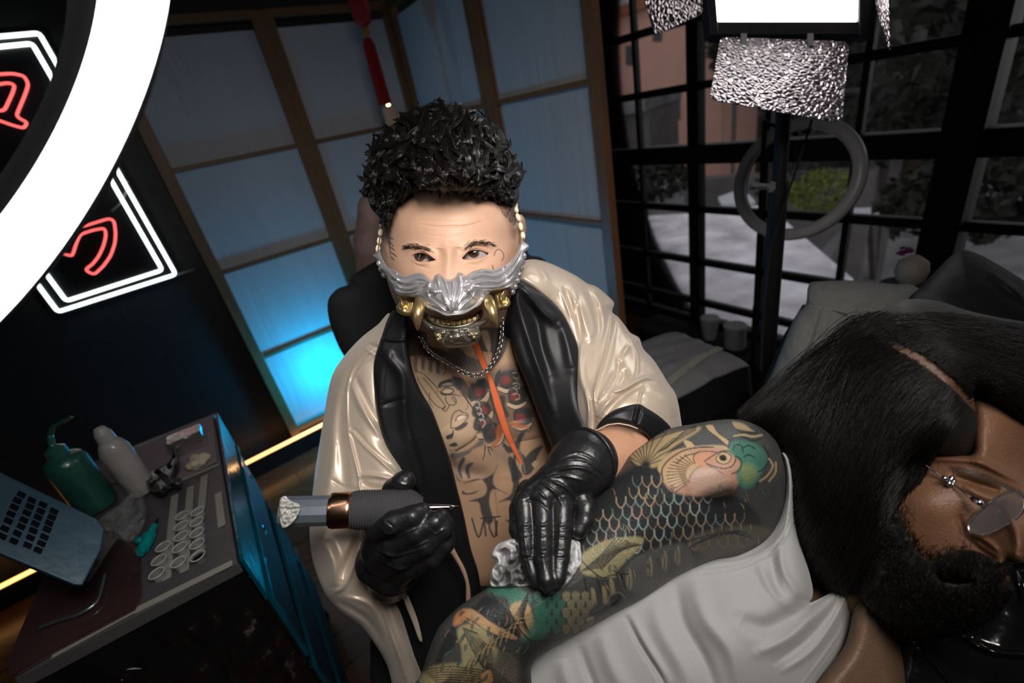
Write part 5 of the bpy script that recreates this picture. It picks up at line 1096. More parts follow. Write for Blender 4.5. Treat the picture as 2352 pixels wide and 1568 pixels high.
relief('sleeve', [(1190, 604), (1215, 596), (1238, 597), (1265, 605), (1292, 617), (1325, 634), (1348, 650), (1370, 658), (1392, 676), (1410, 695), (1406, 716), (1420, 728), (1436, 748), (1448, 764), (1468, 776), (1477, 800), (1500, 825), (1520, 855), (1535, 880), (1552, 905), (1562, 950), (1566, 1000), (1550, 1060), (1480, 1060), (1400, 1010), (1372, 1010), (1340, 1020), (1320, 960), (1320, 900), (1318, 830), (1300, 770), (1270, 710), (1220, 670), (1185, 648), (1186, 620)],
       [(1190, 612, .635), (1290, 618, .68), (1408, 694, .70), (1475, 790, .66), (1560, 920, .60), (1560, 1040, .585), (1230, 668, .62), (1325, 830, .612), (1345, 985, .585), (1466, 927, .570), (1400, 950, .570), (1500, 1040, .575)], m_satin, robe, bulge=.045, rnd=60, back=.08, step=1.7, noise=(.006, .011),
       ridges=[(c3([(300, 112), (450, 172), (580, 250), (700, 312), (835, 420)]), 3, .003), (c3([(290, 130), (350, 230), (380, 270)]), 6, .005), (c3([(220, 180), (300, 230), (330, 260)]), 9, -.005), (c3([(150, 225), (280, 300), (380, 400)]), 8, .004),
               (c3([(490, 320), (535, 420), (560, 530)]), 5, -.008), (c3([(460, 330), (500, 420), (545, 540)]), 4, .004), (c3([(540, 310), (590, 420), (640, 560), (680, 690)]), 10, .010), (c3([(600, 330), (650, 430), (700, 580), (690, 680)]), 9, .008), (c3([(590, 390), (585, 480), (600, 600), (610, 700)]), 6, -.007),
               (c3([(700, 330), (760, 470), (770, 600), (740, 720)]), 8, .006), (c3([(660, 340), (720, 460), (735, 600)]), 6, -.006),
               (c3([(838, 440), (822, 600), (780, 820), (735, 960), (705, 1100), (712, 1230)]), 3.5, .008), (c3([(860, 470), (850, 620), (800, 830), (760, 960)]), 7, -.006), (c3([(620, 720), (600, 850), (610, 980), (660, 1100)]), 7, .006), (c3([(700, 760), (720, 850), (700, 1000)]), 12, -.006),
               (c3([(940, 610), (975, 700), (1015, 800), (1018, 900), (1000, 980)]), 4, .006), (c3([(980, 690), (1040, 700), (1050, 740)]), 5, .006), (c3([(960, 640), (1000, 680)]), 5, -.005), (c3([(870, 560), (930, 650), (960, 730)]), 9, .005),
               (c3([(890, 840), (850, 940), (790, 1040), (730, 1130)]), 5, .010), (c3([(870, 830), (880, 870), (860, 930)]), 4, -.008), (c3([(930, 780), (890, 860), (850, 980), (820, 1040)]), 7, -.008), (c3([(960, 730), (920, 790), (900, 850)]), 6, .006),
               (c3([(820, 1040), (850, 1060), (930, 1035), (1040, 975), (1110, 965), (1155, 990)]), 5.5, .014), (c3([(900, 900), (920, 960), (880, 1030)]), 10, -.010), (c3([(1060, 1010), (960, 1060), (860, 1140), (780, 1230)]), 6, -.010), (c3([(800, 1080), (830, 1110), (770, 1180), (730, 1260)]), 9, .008),
               (c3([(1060, 1020), (1035, 1100), (1025, 1155)]), 3, .006), (c3([(1080, 1040), (1180, 1080), (1260, 1160), (1290, 1260)]), 14, .008), (c3([(1040, 1080), (1060, 1150)]), 7, -.004),
               (c3([(640, 1060), (668, 1200), (655, 1330)]), 4, .009), (c3([(690, 1120), (700, 1250), (690, 1340)]), 5, -.010), (c3([(1030, 860), (1100, 860), (1180, 940)]), 12, .006), (c3([(1060, 780), (1150, 850), (1220, 950)]), 9, -.004)])
cuff = relief('cuff_band', c3([(720, 1335), (740, 1290), (790, 1235), (850, 1195), (930, 1168), (1022, 1152), (1080, 1180), (1160, 1230), (1220, 1280), (1262, 1335), (1250, 1400), (1120, 1420), (1090, 1385), (1020, 1330), (960, 1305), (880, 1292), (800, 1300), (750, 1320)]),
       [(1370, 985, .510), (1466, 930, .512), (1540, 985, .525), (1450, 980, .500), (1530, 1010, .525)], m_bsatin, robe, bulge=.010, rnd=14, back=.01, step=1.7, ridges=[(c3([(1022, 1155), (1005, 1230), (985, 1305)]), 4, .005), (c3([(1040, 1165), (1030, 1230), (1010, 1300)]), 5, -.003)])
relief('cuff_piping', c3([(715, 1340), (800, 1298), (880, 1288), (960, 1302), (1022, 1328), (1018, 1336), (955, 1312), (880, 1298), (805, 1308), (722, 1348)]), [(1370, 985, .498), (1466, 985, .490)], m_satin, cuff, bulge=.001, rnd=2, back=.002, step=1, smooth=False)
relief('lapel_band', [(1172, 672), (1186, 642), (1215, 655), (1255, 680), (1290, 715), (1312, 755), (1330, 800), (1336, 840), (1330, 880), (1334, 930), (1352, 975), (1362, 1000), (1330, 1040), (1280, 1080), (1268, 1030), (1250, 985), (1228, 930), (1210, 880), (1192, 840), (1176, 790), (1170, 740), (1168, 700)],
       [(1180, 660, .59), (1250, 690, .60), (1325, 800, .595), (1334, 930, .575), (1352, 990, .56), (1200, 840, .595), (1250, 960, .60), (1280, 1060, .59), (1172, 740, .60)], m_bsatin, robe, bulge=.014, rnd=22, back=.02, step=2, noise=(.003, .012),
       ridges=[(c3([(180, 290), (260, 400), (340, 490), (440, 570)]), 12, .010), (c3([(130, 330), (180, 520), (260, 760), (340, 1000), (420, 1250)]), 10, .006), (c3([(230, 400), (290, 560), (330, 760), (400, 950)]), 12, -.006), (c3([(480, 600), (520, 760), (540, 900)]), 12, .005)])
relief('trousers', [(900, 1230), (1100, 1180), (1300, 1230), (1330, 1400), (1200, 1600), (900, 1620), (850, 1500)], [(900, 1230, .74), (1300, 1230, .76), (1100, 1600, .80), (850, 1500, .76)], m_matte, art, bulge=.03, rnd=60, back=.12, step=6)

# ---------------- gloved hands
def glove(name, chains, ells, ridges, h=.0011, k=.004, kc=.002):
    V, Fc, _ = spart(chains, ells, (0, 0, 0), h, k, kc, None, ridges); return link(name, V, Fc, m_gl, art)
# hand pressing the client's arm
A_ = [(1206, 1155, .452, .0115), (1208, 1205, .440, .0105), (1212, 1270, .425, .0098), (1226, 1318, .414, .0085), (1232, 1334, .411, .0072)]
B_ = [(1247, 1165, .445, .0115), (1249, 1220, .432, .0108), (1249, 1285, .414, .0100), (1256, 1330, .405, .0088), (1259, 1347, .403, .0074)]
C_ = [(1292, 1160, .445, .0115), (1293, 1215, .432, .0106), (1288, 1280, .416, .0098), (1281, 1325, .407, .0086), (1277, 1342, .405, .0072)]
D_ = [(1330, 1130, .455, .0110), (1347, 1165, .446, .0100), (1343, 1195, .438, .0092), (1330, 1218, .434, .0078)]
A_, B_, C_ = [[c[:3] + (c[3] * (1 if i == 0 else .84),) for i, c in enumerate(q)] for q in (A_, B_, C_)]
Th = [(1215, 1130, .472, .013), (1196, 1170, .470, .0115), (1194, 1215, .458, .0105), (1204, 1250, .445, .009)]
palm = [[(1340, 1062, .476, .0315), (1318, 1082, .470, .030), (1280, 1112, .462, .022), (1250, 1140, .455, .018)], [(1320, 1085, .468, .026), (1225, 1130, .458, .013)], [(1330, 1080, .468, .026), (1320, 1135, .458, .013)], [(1310, 1090, .466, .024), (1285, 1145, .452, .013)]]
gR = [([(1255, 1090), (1300, 1075), (1340, 1075), (1375, 1095)], 3, .0018), ([(1270, 1070), (1310, 1055), (1350, 1060), (1382, 1085)], 2.5, .0016), ([(1285, 1052), (1325, 1040), (1362, 1055), (1385, 1080)], 2.5, .0014), ([(1240, 1105), (1290, 1092), (1345, 1105)], 3, .0014),
      ([(1250, 1090), (1225, 1110), (1200, 1130)], 4, .0016), ([(1245, 1110), (1275, 1130), (1292, 1160)], 3, .0022), ([(1262, 1100), (1300, 1120), (1325, 1150)], 3, .0018), ([(1232, 1120), (1255, 1145)], 2.2, .0014), ([(1205, 1148), (1235, 1152), (1260, 1172)], 2.5, -.0018)]
for ch, w in ((A_, 14), (B_, 15), (C_, 14)):
    for yy in (1200, 1208, 1216, 1262, 1270, 1278, 1232): 
        x = np.interp(yy, [c[1] for c in ch], [c[0] for c in ch]); gR.append(([(x - w, yy + 3 * math.sin(yy)), (x, yy + 4), (x + w, yy - 3 * math.cos(yy))], 1.8, .0012 if yy % 3 else -.0012))
    gR.append(([(ch[1][0] - 6, 1195), (ch[2][0] - 5, 1250), (ch[3][0] - 5, 1310)], 3, .001))
glove('glove', [A_, B_, C_, D_, Th] + palm + [[(1346, 1058, .478, .0325), (1334, 1068, .476, .0322)]], [], gR, k=.0022)
# rolled cuff
cc_ = P(1350, 1055, .479); axd = _n(P(1440, 1018, .535) - P(1340, 1068, .479)); mb = MB(); u = _n(np.cross(axd, M[:, 2])); w = np.cross(axd, u)
mb.tube([cc_ + .0325 * (math.cos(a) * u + math.sin(a) * w) for a in np.linspace(0, 2 * math.pi, 48, endpoint=False)], .0018, 8, closed=True); mb.build('glove_cuff', m_gl, [o for o in art.children if o.name.startswith('glove')][0], smooth=True)
# hand gripping the machine
G1 = [(858, 1258, .500, .014), (868, 1215, .478, .0125), (905, 1200, .462, .0118), (948, 1186, .462, .0110), (968, 1176, .468, .0095)]
G2 = [(868, 1285, .500, .014), (905, 1252, .474, .0118), (955, 1222, .462, .0108), (1000, 1198, .464, .0098), (1012, 1188, .468, .0085)]
G3 = [(885, 1310, .505, .014), (925, 1280, .478, .0116), (980, 1250, .465, .0106), (1018, 1215, .465, .0095), (1024, 1202, .469, .008)]
G4 = [(905, 1330, .510, .013), (945, 1303, .485, .0108), (995, 1280, .472, .0098), (1024, 1248, .470, .0088), (1028, 1234, .473, .0075)]
T_ = [(862, 1240, .515, .014), (880, 1170, .520, .013), (905, 1125, .508, .0125), (925, 1108, .496, .0118), (930, 1104, .494, .0110)]
gL = [([(870, 1205), (890, 1225), (915, 1215)], 3, .0015), ([(885, 1195), (905, 1212)], 2, -.0012), ([(865, 1260), (900, 1275), (940, 1268), (975, 1258)], 3, .0020), ([(880, 1290), (915, 1305), (950, 1298)], 3, .0018), ([(890, 1240), (930, 1225), (960, 1210)], 3, .0014), ([(985, 1215), (1000, 1225), (1018, 1215)], 2, .0014), ([(940, 1262), (985, 1240)], 2.5, .0014), ([(905, 1100), (925, 1112), (945, 1112)], 2.5, .0012)]
glove('glove', [G1, G2, G3, G4, T_, [(870, 1290, .525, .026), (905, 1310, .52, .026), (900, 1320, .545, .029)]], [(890, 1275, .510, (.028, .030, .018), CAMAX)], gL, k=.004)

# ================================================================ tattoo machine
pm = empty('tattoo_machine', P(805, 1172, .487), 'pen-style tattoo machine with chrome end, copper ring and black ribbed grip in gloved hand', 'tattoo machine')
pa_, pb_ = P(646, 1175, .468), P(975, 1166, .488); L_ = np.linalg.norm(pb_ - pa_); ax_ = _n(pb_ - pa_)
m_cop = mat('copper', (.72, .40, .24), .22, metal=1, var=.04); m_mirror = mat('mirror_chrome', (.34, .39, .47), .25, metal=.8, var=.15, vscale=60); m_grip = mat('grip_wrap', (.035, .035, .037), .75, bump=.0004, bscale=900)
MB().lathe(pa_, pb_, [(0, .0135), (.01, .0152), (.33, .0152), (.335, .0150)], 12).build('battery_end', m_mirror, pm, bevel=.0004)
MB().lathe(pa_, pb_, [(.33, .0158), (.338, .0172), (.36, .0180), (.46, .0182), (.485, .0182), (.49, .0172)], 64).build('copper_ring', m_cop, pm, smooth=True)
prof = []; 
for i in range(240):
    t = i / 239; r = .0192 * (1 - .0) if t < .80 else .0192 - .0085 * ((t - .80) / .20) ** 1.5; r *= .94 + .06 * min(1, t * 12); prof.append((.487 + t * .5, r + .00055 * math.cos(t * 2 * math.pi * 27)))
MB().lathe(pa_, pb_, [(.487, .01)] + prof + [(.99, .005)], 48).build('grip', m_grip, pm, smooth=True)
MB().lathe(pb_, pb_ + ax_ * .036, [(-.1, .0045), (0, .0035), (.1, .0042), (.4, .0034), (.7, .0026), (1, .0012)], 20).build('needle_tip', m_chrome, pm, smooth=True)
relief('film_wrap', [(642, 1150), (655, 1138), (668, 1150), (690, 1160), (684, 1185), (668, 1205), (650, 1212), (643, 1195)], [(642, 1150, .4515), (690, 1160, .4535), (650, 1210, .4515)], mat('crinkled_film', (.5, .5, .46), .2, bump=.004, bscale=150, alpha=.75, spec=.8), pm, bulge=.002, rnd=6, back=.001, step=1.2, noise=(.004, .12))
# wiping towel
m_tow = mat('inked_towel', (.5, .5, .5), .85, attr=True, var=.3, vscale=120, bump=.002, bscale=150)
def pt(X, Y, C):
    for a in ([(1160, 1290), (1200, 1270), (1225, 1320), (1180, 1345), (1140, 1330)], [(1215, 1250), (1290, 1250), (1300, 1340), (1230, 1330)], [(1150, 1262), (1165, 1255), (1160, 1275)]): fill(X, Y, C, a, (.05, .05, .05), .85, 9)
tw = relief('paper_towel', [(1128, 1275), (1140, 1252), (1165, 1240), (1185, 1236), (1200, 1245), (1318, 1238), (1334, 1262), (1336, 1290), (1325, 1310), (1300, 1345), (1262, 1362), (1235, 1350), (1210, 1345), (1170, 1348), (1128, 1345), (1130, 1310), (1140, 1290)], [(1130, 1270, .450), (1330, 1260, .435), (1260, 1360, .418), (1130, 1345, .440)], m_tow, None, base=(.5, .5, .5), paint=pt, bulge=.008, rnd=14, back=.004, step=1.6, noise=(.016, .06))
recenter(tw, P(1230, 1300, .43)); tag(tw, 'crumpled ink-stained paper towel pressed on the tattooed arm by gloved fingers', 'paper towel')

# ================================================================ necklace
nk = [(955, 725), (961, 760), (969, 778), (981, 801), (1004, 819), (1030, 834), (1055, 849), (1076, 859), (1096, 862), (1114, 854), (1129, 837), (1142, 814), (1150, 788), (1153, 755), (1151, 715)]
npl = cr(nk, False, 20); dd = np.r_[0, np.cumsum(np.hypot(*np.diff(npl, axis=0).T))]; nl = int(dd[-1] / 6.6); mb = MB()
def surface_z(px, py): return float((zsf(np.array([px]), np.array([py])) - ridge_field(np.array([float(px)]), np.array([float(py)]), HR))[0])
for i in range(nl):
    s = (i + .5) * 6.6; x = np.interp(s, dd, npl[:, 0]); y = np.interp(s, dd, npl[:, 1]); x1 = np.interp(s + 1, dd, npl[:, 0]); y1 = np.interp(s + 1, dd, npl[:, 1]); z = min(.602, surface_z(x, max(y, 800))) - .007
    c = P(x, y, z); d = _n(P(x1, y1, z) - c); b = _n(np.cross(d, M[:, 2])); nrm = _n(np.cross(b, d)); a = .75 if i % 2 else -.75; u = b * math.cos(a) + nrm * math.sin(a)
    mb.tube([c + d * .0032 * math.cos(t) + u * .0027 * math.sin(t) for t in np.linspace(0, 2 * math.pi, 14, endpoint=False)], .00085, 6, closed=True)
o = mb.build('chain_necklace', mat('steel_chain', (.62, .6, .58), .18, metal=1), None, smooth=True); recenter(o, P(1076, 859, .6)); tag(o, 'heavy steel curb chain hanging around the tattooed neck under the mask', 'necklace')

# ================================================================ half mask
m_sil = mat('silver_mask_paint', (.52, .51, .53), .38, metal=.75, var=.10, vscale=35, bump=.0004, bscale=300); m_brz = mat('antique_gold', (.42, .31, .14), .32, metal=.85, var=.35, vscale=60); m_jaw = mat('tarnished_silver', (.40, .38, .33), .30, metal=.85, var=.25, vscale=45)
mk = empty('half_mask', P(1040, 690, .49), 'silver demon half mask with gold tusks worn below the eyes', 'mask')
MO = e2([(345, 292), (362, 292), (382, 350), (405, 400), (432, 440), (470, 462), (500, 472), (560, 512), (620, 518), (700, 494), (770, 508), (830, 560), (850, 530), (872, 508), (905, 502), (940, 530), (985, 552), (1035, 532), (1062, 495), (1080, 488), (1112, 500), (1135, 518), (1200, 480), (1280, 460), (1330, 458), (1385, 466), (1450, 440), (1520, 400), (1568, 350), (1600, 290), (1622, 240), (1650, 212), (1705, 252), (1690, 290), (1665, 320), (1662, 400), (1625, 470), (1592, 560), (1562, 640), (1500, 645), (1400, 655), (1345, 685), (1300, 748), (1270, 790), (1200, 830), (1130, 868), (1050, 882), (960, 890), (880, 852), (790, 822), (755, 780), (700, 725), (640, 712), (560, 700), (500, 672), (470, 620), (450, 570), (420, 510), (395, 485), (365, 460), (355, 400), (300, 345), (310, 330)])
rr = lambda p, s, a: (e2(p), s, a)
MR = [rr([(440, 450), (500, 485), (560, 525), (620, 528), (700, 505), (770, 520), (835, 572)], 2.6, .0030), rr([(430, 470), (480, 530), (560, 582), (640, 582), (700, 548), (780, 560), (830, 600)], 2.6, .0034), rr([(435, 500), (470, 560), (540, 560), (620, 555), (700, 525)], 2.2, -.0025),
      rr([(450, 545), (500, 605), (580, 638), (660, 632), (720, 590), (800, 580)], 2.6, .0036), rr([(460, 555), (520, 620), (600, 612), (680, 600), (740, 575)], 2.0, -.0028), rr([(470, 605), (520, 660), (600, 676), (680, 664), (740, 618), (810, 600)], 2.6, .0036), rr([(480, 630), (560, 660), (640, 655), (710, 630)], 1.8, -.0025), rr([(490, 655), (560, 692), (640, 698), (700, 690)], 2.2, .003),
      rr([(1150, 525), (1200, 492), (1280, 472), (1380, 478), (1450, 455), (1530, 405), (1600, 300), (1635, 240)], 2.6, .0032), rr([(1140, 560), (1220, 530), (1300, 512), (1400, 525), (1480, 498), (1550, 430), (1610, 330)], 2.6, .0034), rr([(1150, 545), (1230, 510), (1310, 492), (1400, 502), (1470, 478)], 2.0, -.0026),
      rr([(1170, 590), (1260, 582), (1340, 570), (1430, 575), (1500, 545), (1565, 470), (1620, 380)], 2.6, .0036), rr([(1200, 565), (1300, 545), (1400, 552), (1490, 520)], 2.0, -.0026), rr([(1230, 620), (1320, 625), (1420, 620), (1500, 595), (1570, 530)], 2.6, .0034), rr([(1260, 600), (1350, 602), (1440, 600), (1520, 565)], 1.9, -.0026), rr([(1300, 650), (1400, 650), (1500, 630), (1560, 600)], 2.2, .003),
      rr([(872, 520), (890, 590), (925, 690), (970, 790), (1005, 850)], 2.6, .0040), rr([(1078, 505), (1085, 590), (1065, 700), (1040, 800), (1020, 860)], 2.6, .0040), rr([(905, 520), (930, 600), (965, 690), (1000, 780)], 2.0, -.0024), rr([(1050, 530), (1050, 600), (1035, 700), (1018, 790)], 2.0, -.0024), rr([(940, 545), (965, 630), (990, 720), (1008, 820)], 2.0, .0022), rr([(1020, 555), (1020, 640), (1012, 740)], 2.0, .0022),
      rr([(850, 620), (845, 660), (860, 700)], 13, .008), rr([(1160, 600), (1175, 650), (1150, 690)], 14, .010), rr([(800, 640), (812, 690), (850, 730), (910, 775), (960, 830)], 2.4, -.0045), rr([(1215, 640), (1195, 690), (1150, 730), (1100, 770), (1070, 820)], 2.4, -.0045), rr([(895, 590), (920, 680), (955, 760)], 2.2, -.003), rr([(1100, 580), (1095, 670), (1065, 760)], 2.2, -.003),
      rr([(830, 560), (800, 600), (790, 660), (760, 700)], 4, .003), rr([(700, 728), (760, 790), (800, 825), (880, 850), (960, 884), (1050, 876), (1130, 860), (1205, 825), (1275, 780), (1310, 720), (1350, 680)], 2.4, .0050), rr([(720, 700), (780, 770), (860, 815), (950, 855), (1050, 850), (1140, 830), (1220, 780), (1290, 700)], 2.4, -.0025), rr([(1240, 640), (1260, 700), (1220, 770)], 6, -.003),
      rr([(370, 310), (400, 400), (440, 450)], 2.4, .003), rr([(1640, 230), (1610, 330), (1560, 430)], 2.4, .003), rr([(520, 500), (524, 515)], 1.6, -.002), rr([(1468, 450), (1472, 465)], 1.4, -.002), rr([(1500, 420), (1510, 430)], 1.4, -.002), rr([(1532, 505), (1540, 520)], 1.6, -.002), rr([(1560, 470), (1566, 480)], 1.6, -.002)]
MZ = [(868, 578, .560), (888, 615, .532), (915, 640, .512), (960, 640, .498), (1032, 640, .484), (1036, 690, .470), (1030, 722, .478), (1110, 630, .498), (1160, 625, .515), (1190, 590, .535), (1205, 560, .560), (915, 675, .515), (1160, 660, .518), (975, 700, .492), (1100, 700, .492)]
relief('mask_shell', MO, MZ, m_sil, mk, bulge=.008, rnd=12, back=.006, step=1.0, ridges=MR)
JO = e2([(738, 915), (760, 912), (800, 940), (850, 965), (920, 985), (1000, 998), (1080, 992), (1160, 970), (1230, 940), (1290, 915), (1340, 905), (1330, 940), (1290, 975), (1262, 1000), (1272, 1040), (1262, 1085), (1235, 1120), (1190, 1145), (1150, 1158), (1100, 1162), (1050, 1168), (1000, 1166), (940, 1158), (905, 1130), (870, 1095), (845, 1050), (850, 1025), (810, 1010), (770, 985), (742, 950)])
relief('chin_guard', JO, [(969, 735, .512), (1036, 750, .495), (1118, 735, .512), (1036, 795, .515), (1000, 780, .510), (1095, 780, .510)], m_jaw, mk, bulge=.008, rnd=12, back=.008, step=1.0,
       ridges=[rr([(750, 925), (800, 970), (850, 1020)], 2.2, .003), rr([(780, 925), (860, 985), (960, 1010), (1080, 1005), (1180, 985), (1280, 940)], 2.2, .004), rr([(960, 1010), (975, 1050), (950, 1100)], 4, .004), rr([(1090, 1005), (1100, 1050), (1130, 1100)], 4, .004), rr([(1000, 1010), (1010, 1060), (1000, 1110)], 3, -.004), rr([(1050, 1060), (1055, 1090)], 14, .006), rr([(880, 1060), (890, 1090)], 8, .006), rr([(1200, 1040), (1205, 1070)], 9, .007), rr([(1150, 1010), (1170, 1040)], 6, .004), rr([(930, 1020), (920, 1060)], 6, .004), rr([(960, 1130), (1050, 1140), (1150, 1130)], 4, -.003)])
for (x, y, s) in ((885, 1060, 5), (905, 1085, 4), (890, 1095, 4), (1190, 1050, 4.5), (1210, 1075, 4), (1230, 1045, 3.5)):
    px, py = e2([(x, y)])[0]; MB().sphere(P(px, py, .4965), s * .00065, 12, 8).build('gold_stud', m_brz, mk, smooth=True)
# tooth row
TO = e2([(805, 870), (830, 905), (870, 925), (950, 945), (1040, 950), (1130, 935), (1200, 905), (1240, 862), (1250, 900), (1210, 945), (1140, 975), (1050, 990), (960, 988), (870, 965), (820, 935), (800, 900)])
for a in range(9):
    t = (a + .5) / 9; x = 815 + (1235 - 815) * t; yc = 900 + 44 * math.sin(math.pi * t) ** .8; w_ = 22; h_ = 21
    p_ = e2([(x - w_, yc - h_), (x + w_, yc - h_), (x + w_, yc + h_), (x - w_, yc + h_)]); relief('tooth', p_, [(p_[0][0], p_[0][1], .500 + .012 * (2 * t - 1) ** 2)], m_brz, mk, bulge=.0035, rnd=3.5, back=.004, step=.8, n=3)
relief('gum_bar', TO, [(985, 725, .514), (1036, 745, .505), (1095, 725, .514)], m_jaw, mk, bulge=.003, rnd=5, back=.005, step=1.2)
# mouth lining
relief('mouth_lining', e2([(780, 810), (1250, 800), (1260, 930), (1150, 980), (900, 980), (790, 930)]), [(985, 710, .530), (1095, 710, .530), (1036, 748, .525)], mat('dark_red_lining', (.05, .012, .01), .5), mk, bulge=.002, rnd=8, back=.004, step=3)
# tusks
for pts in ([(712, 735, .500, .0042), (722, 790, .488, .0060), (708, 860, .482, .0058), (700, 930, .482, .0042), (702, 985, .484, .0022), (704, 1012, .486, .0006)], [(1335, 718, .500, .0046), (1352, 780, .488, .0064), (1375, 850, .482, .0056), (1392, 915, .482, .0038), (1402, 955, .484, .0018), (1406, 972, .486, .0006)]):
    P_ = np.array([[*e2([(a, b)])[0], c, d] for a, b, c, d in pts]); pc_ = cr(P_, False, 6); MB().tube([P(*q[:3]) for q in pc_], np.maximum(pc_[:, 3], .0003), 16).build('tusk', m_brz, mk, smooth=True)
for O_ in ([(520, 715), (545, 705), (600, 730), (680, 735), (690, 790), (670, 850), (640, 885), (590, 885), (540, 860), (512, 830), (508, 800), (530, 770)], [(1385, 690), (1440, 665), (1470, 640), (1492, 622), (1502, 650), (1500, 700), (1530, 735), (1540, 775), (1510, 815), (1450, 835), (1410, 835), (1400, 780)]):
    relief('side_plate', e2(O_), [(e2(O_[:1])[0] + (.522,))], m_brz, mk, bulge=.008, rnd=10, back=.008, step=1.2, ridges=[(e2([(O_[1][0] + 10, O_[1][1] + 30), (O_[1][0] + 20, O_[1][1] + 110)]), 3, .003), (e2([(O_[1][0] + 60, O_[1][1] + 40), (O_[1][0] + 50, O_[1][1] + 120)]), 4, -.003)])
# strung beads over the ears
m_bead = mat('ivory_bead', (.72, .64, .50), .35, var=.08)
for (x, y, z, a, l_) in ((1184, 472, .575, .5, 7), (1185, 481, .57, .5, 9), (1190, 499, .57, .35, 10), (1196, 520, .57, .2, 10), (1201, 541, .57, .15, 9), (876, 516, .58, -.3, 6), (874, 534, .575, -.2, 9), (871, 553, .575, -.1, 9), (868, 571, .57, -.1, 9)):
    d = _n(camv((math.sin(a), math.cos(a), 0))); u = _n(np.cross(d, M[:, 2])); w = np.cross(d, u); MB().sphere(P(x, y, z), (5.6 * z / F, 5.6 * z / F, l_ * z / F), 14, 10, [u, w, d]).build('bead', m_bead, mk, smooth=True)
for (x, y) in ((1202, 588), (1199, 602), (1196, 616), (1192, 630), (1187, 644), (1182, 658), (1176, 670), (872, 605), (877, 618), (883, 630)):
    MB().sphere(P(x, y, .545), .0040, 12, 8).build('stud', m_sil, mk, smooth=True)
MB().tube([P(1180, 462, .575), P(1190, 499, .572), P(1201, 541, .572), P(1205, 560, .56)], .0008, 6).build('cord', m_wood, mk); MB().tube([P(879, 505, .58), P(874, 534, .576), P(868, 578, .56)], .0008, 6).build('cord', m_wood, mk)
# ================================================================ the client in the foreground
cl_ = empty('person', P(1600, 1400, .5) * [1, 1, 0] + UP * .55, 'bearded client in grey tank top and round glasses, tattooed arm resting, looking down', 'person')
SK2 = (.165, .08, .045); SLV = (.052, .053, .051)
t2 = lambda pts: off(pts, .4261, 940, 900)
AO = [(950, 1610), (968, 1545), (1000, 1455), (1020, 1425), (1060, 1388), (1120, 1350), (1160, 1325), (1210, 1290), (1290, 1235), (1330, 1185), (1375, 1130), (1420, 1082), (1450, 1042), (1490, 1012), (1535, 985), (1600, 972), (1650, 964), (1700, 964), (1745, 980), (1785, 1012), (1805, 1050), (1815, 1090), (1812, 1140), (1800, 1190), (1765, 1240), (1700, 1275), (1640, 1285), (1560, 1320), (1480, 1372), (1420, 1402), (1330, 1452), (1262, 1490), (1222, 1528), (1195, 1610)]
AZ = [(1000, 1580, .455), (1160, 1580, .47), (1100, 1420, .455), (1250, 1370, .462), (1400, 1280, .470), (1550, 1150, .465), (1700, 1080, .465), (1790, 1150, .49), (1500, 1350, .485), (1650, 980, .49), (1350, 1180, .485)]
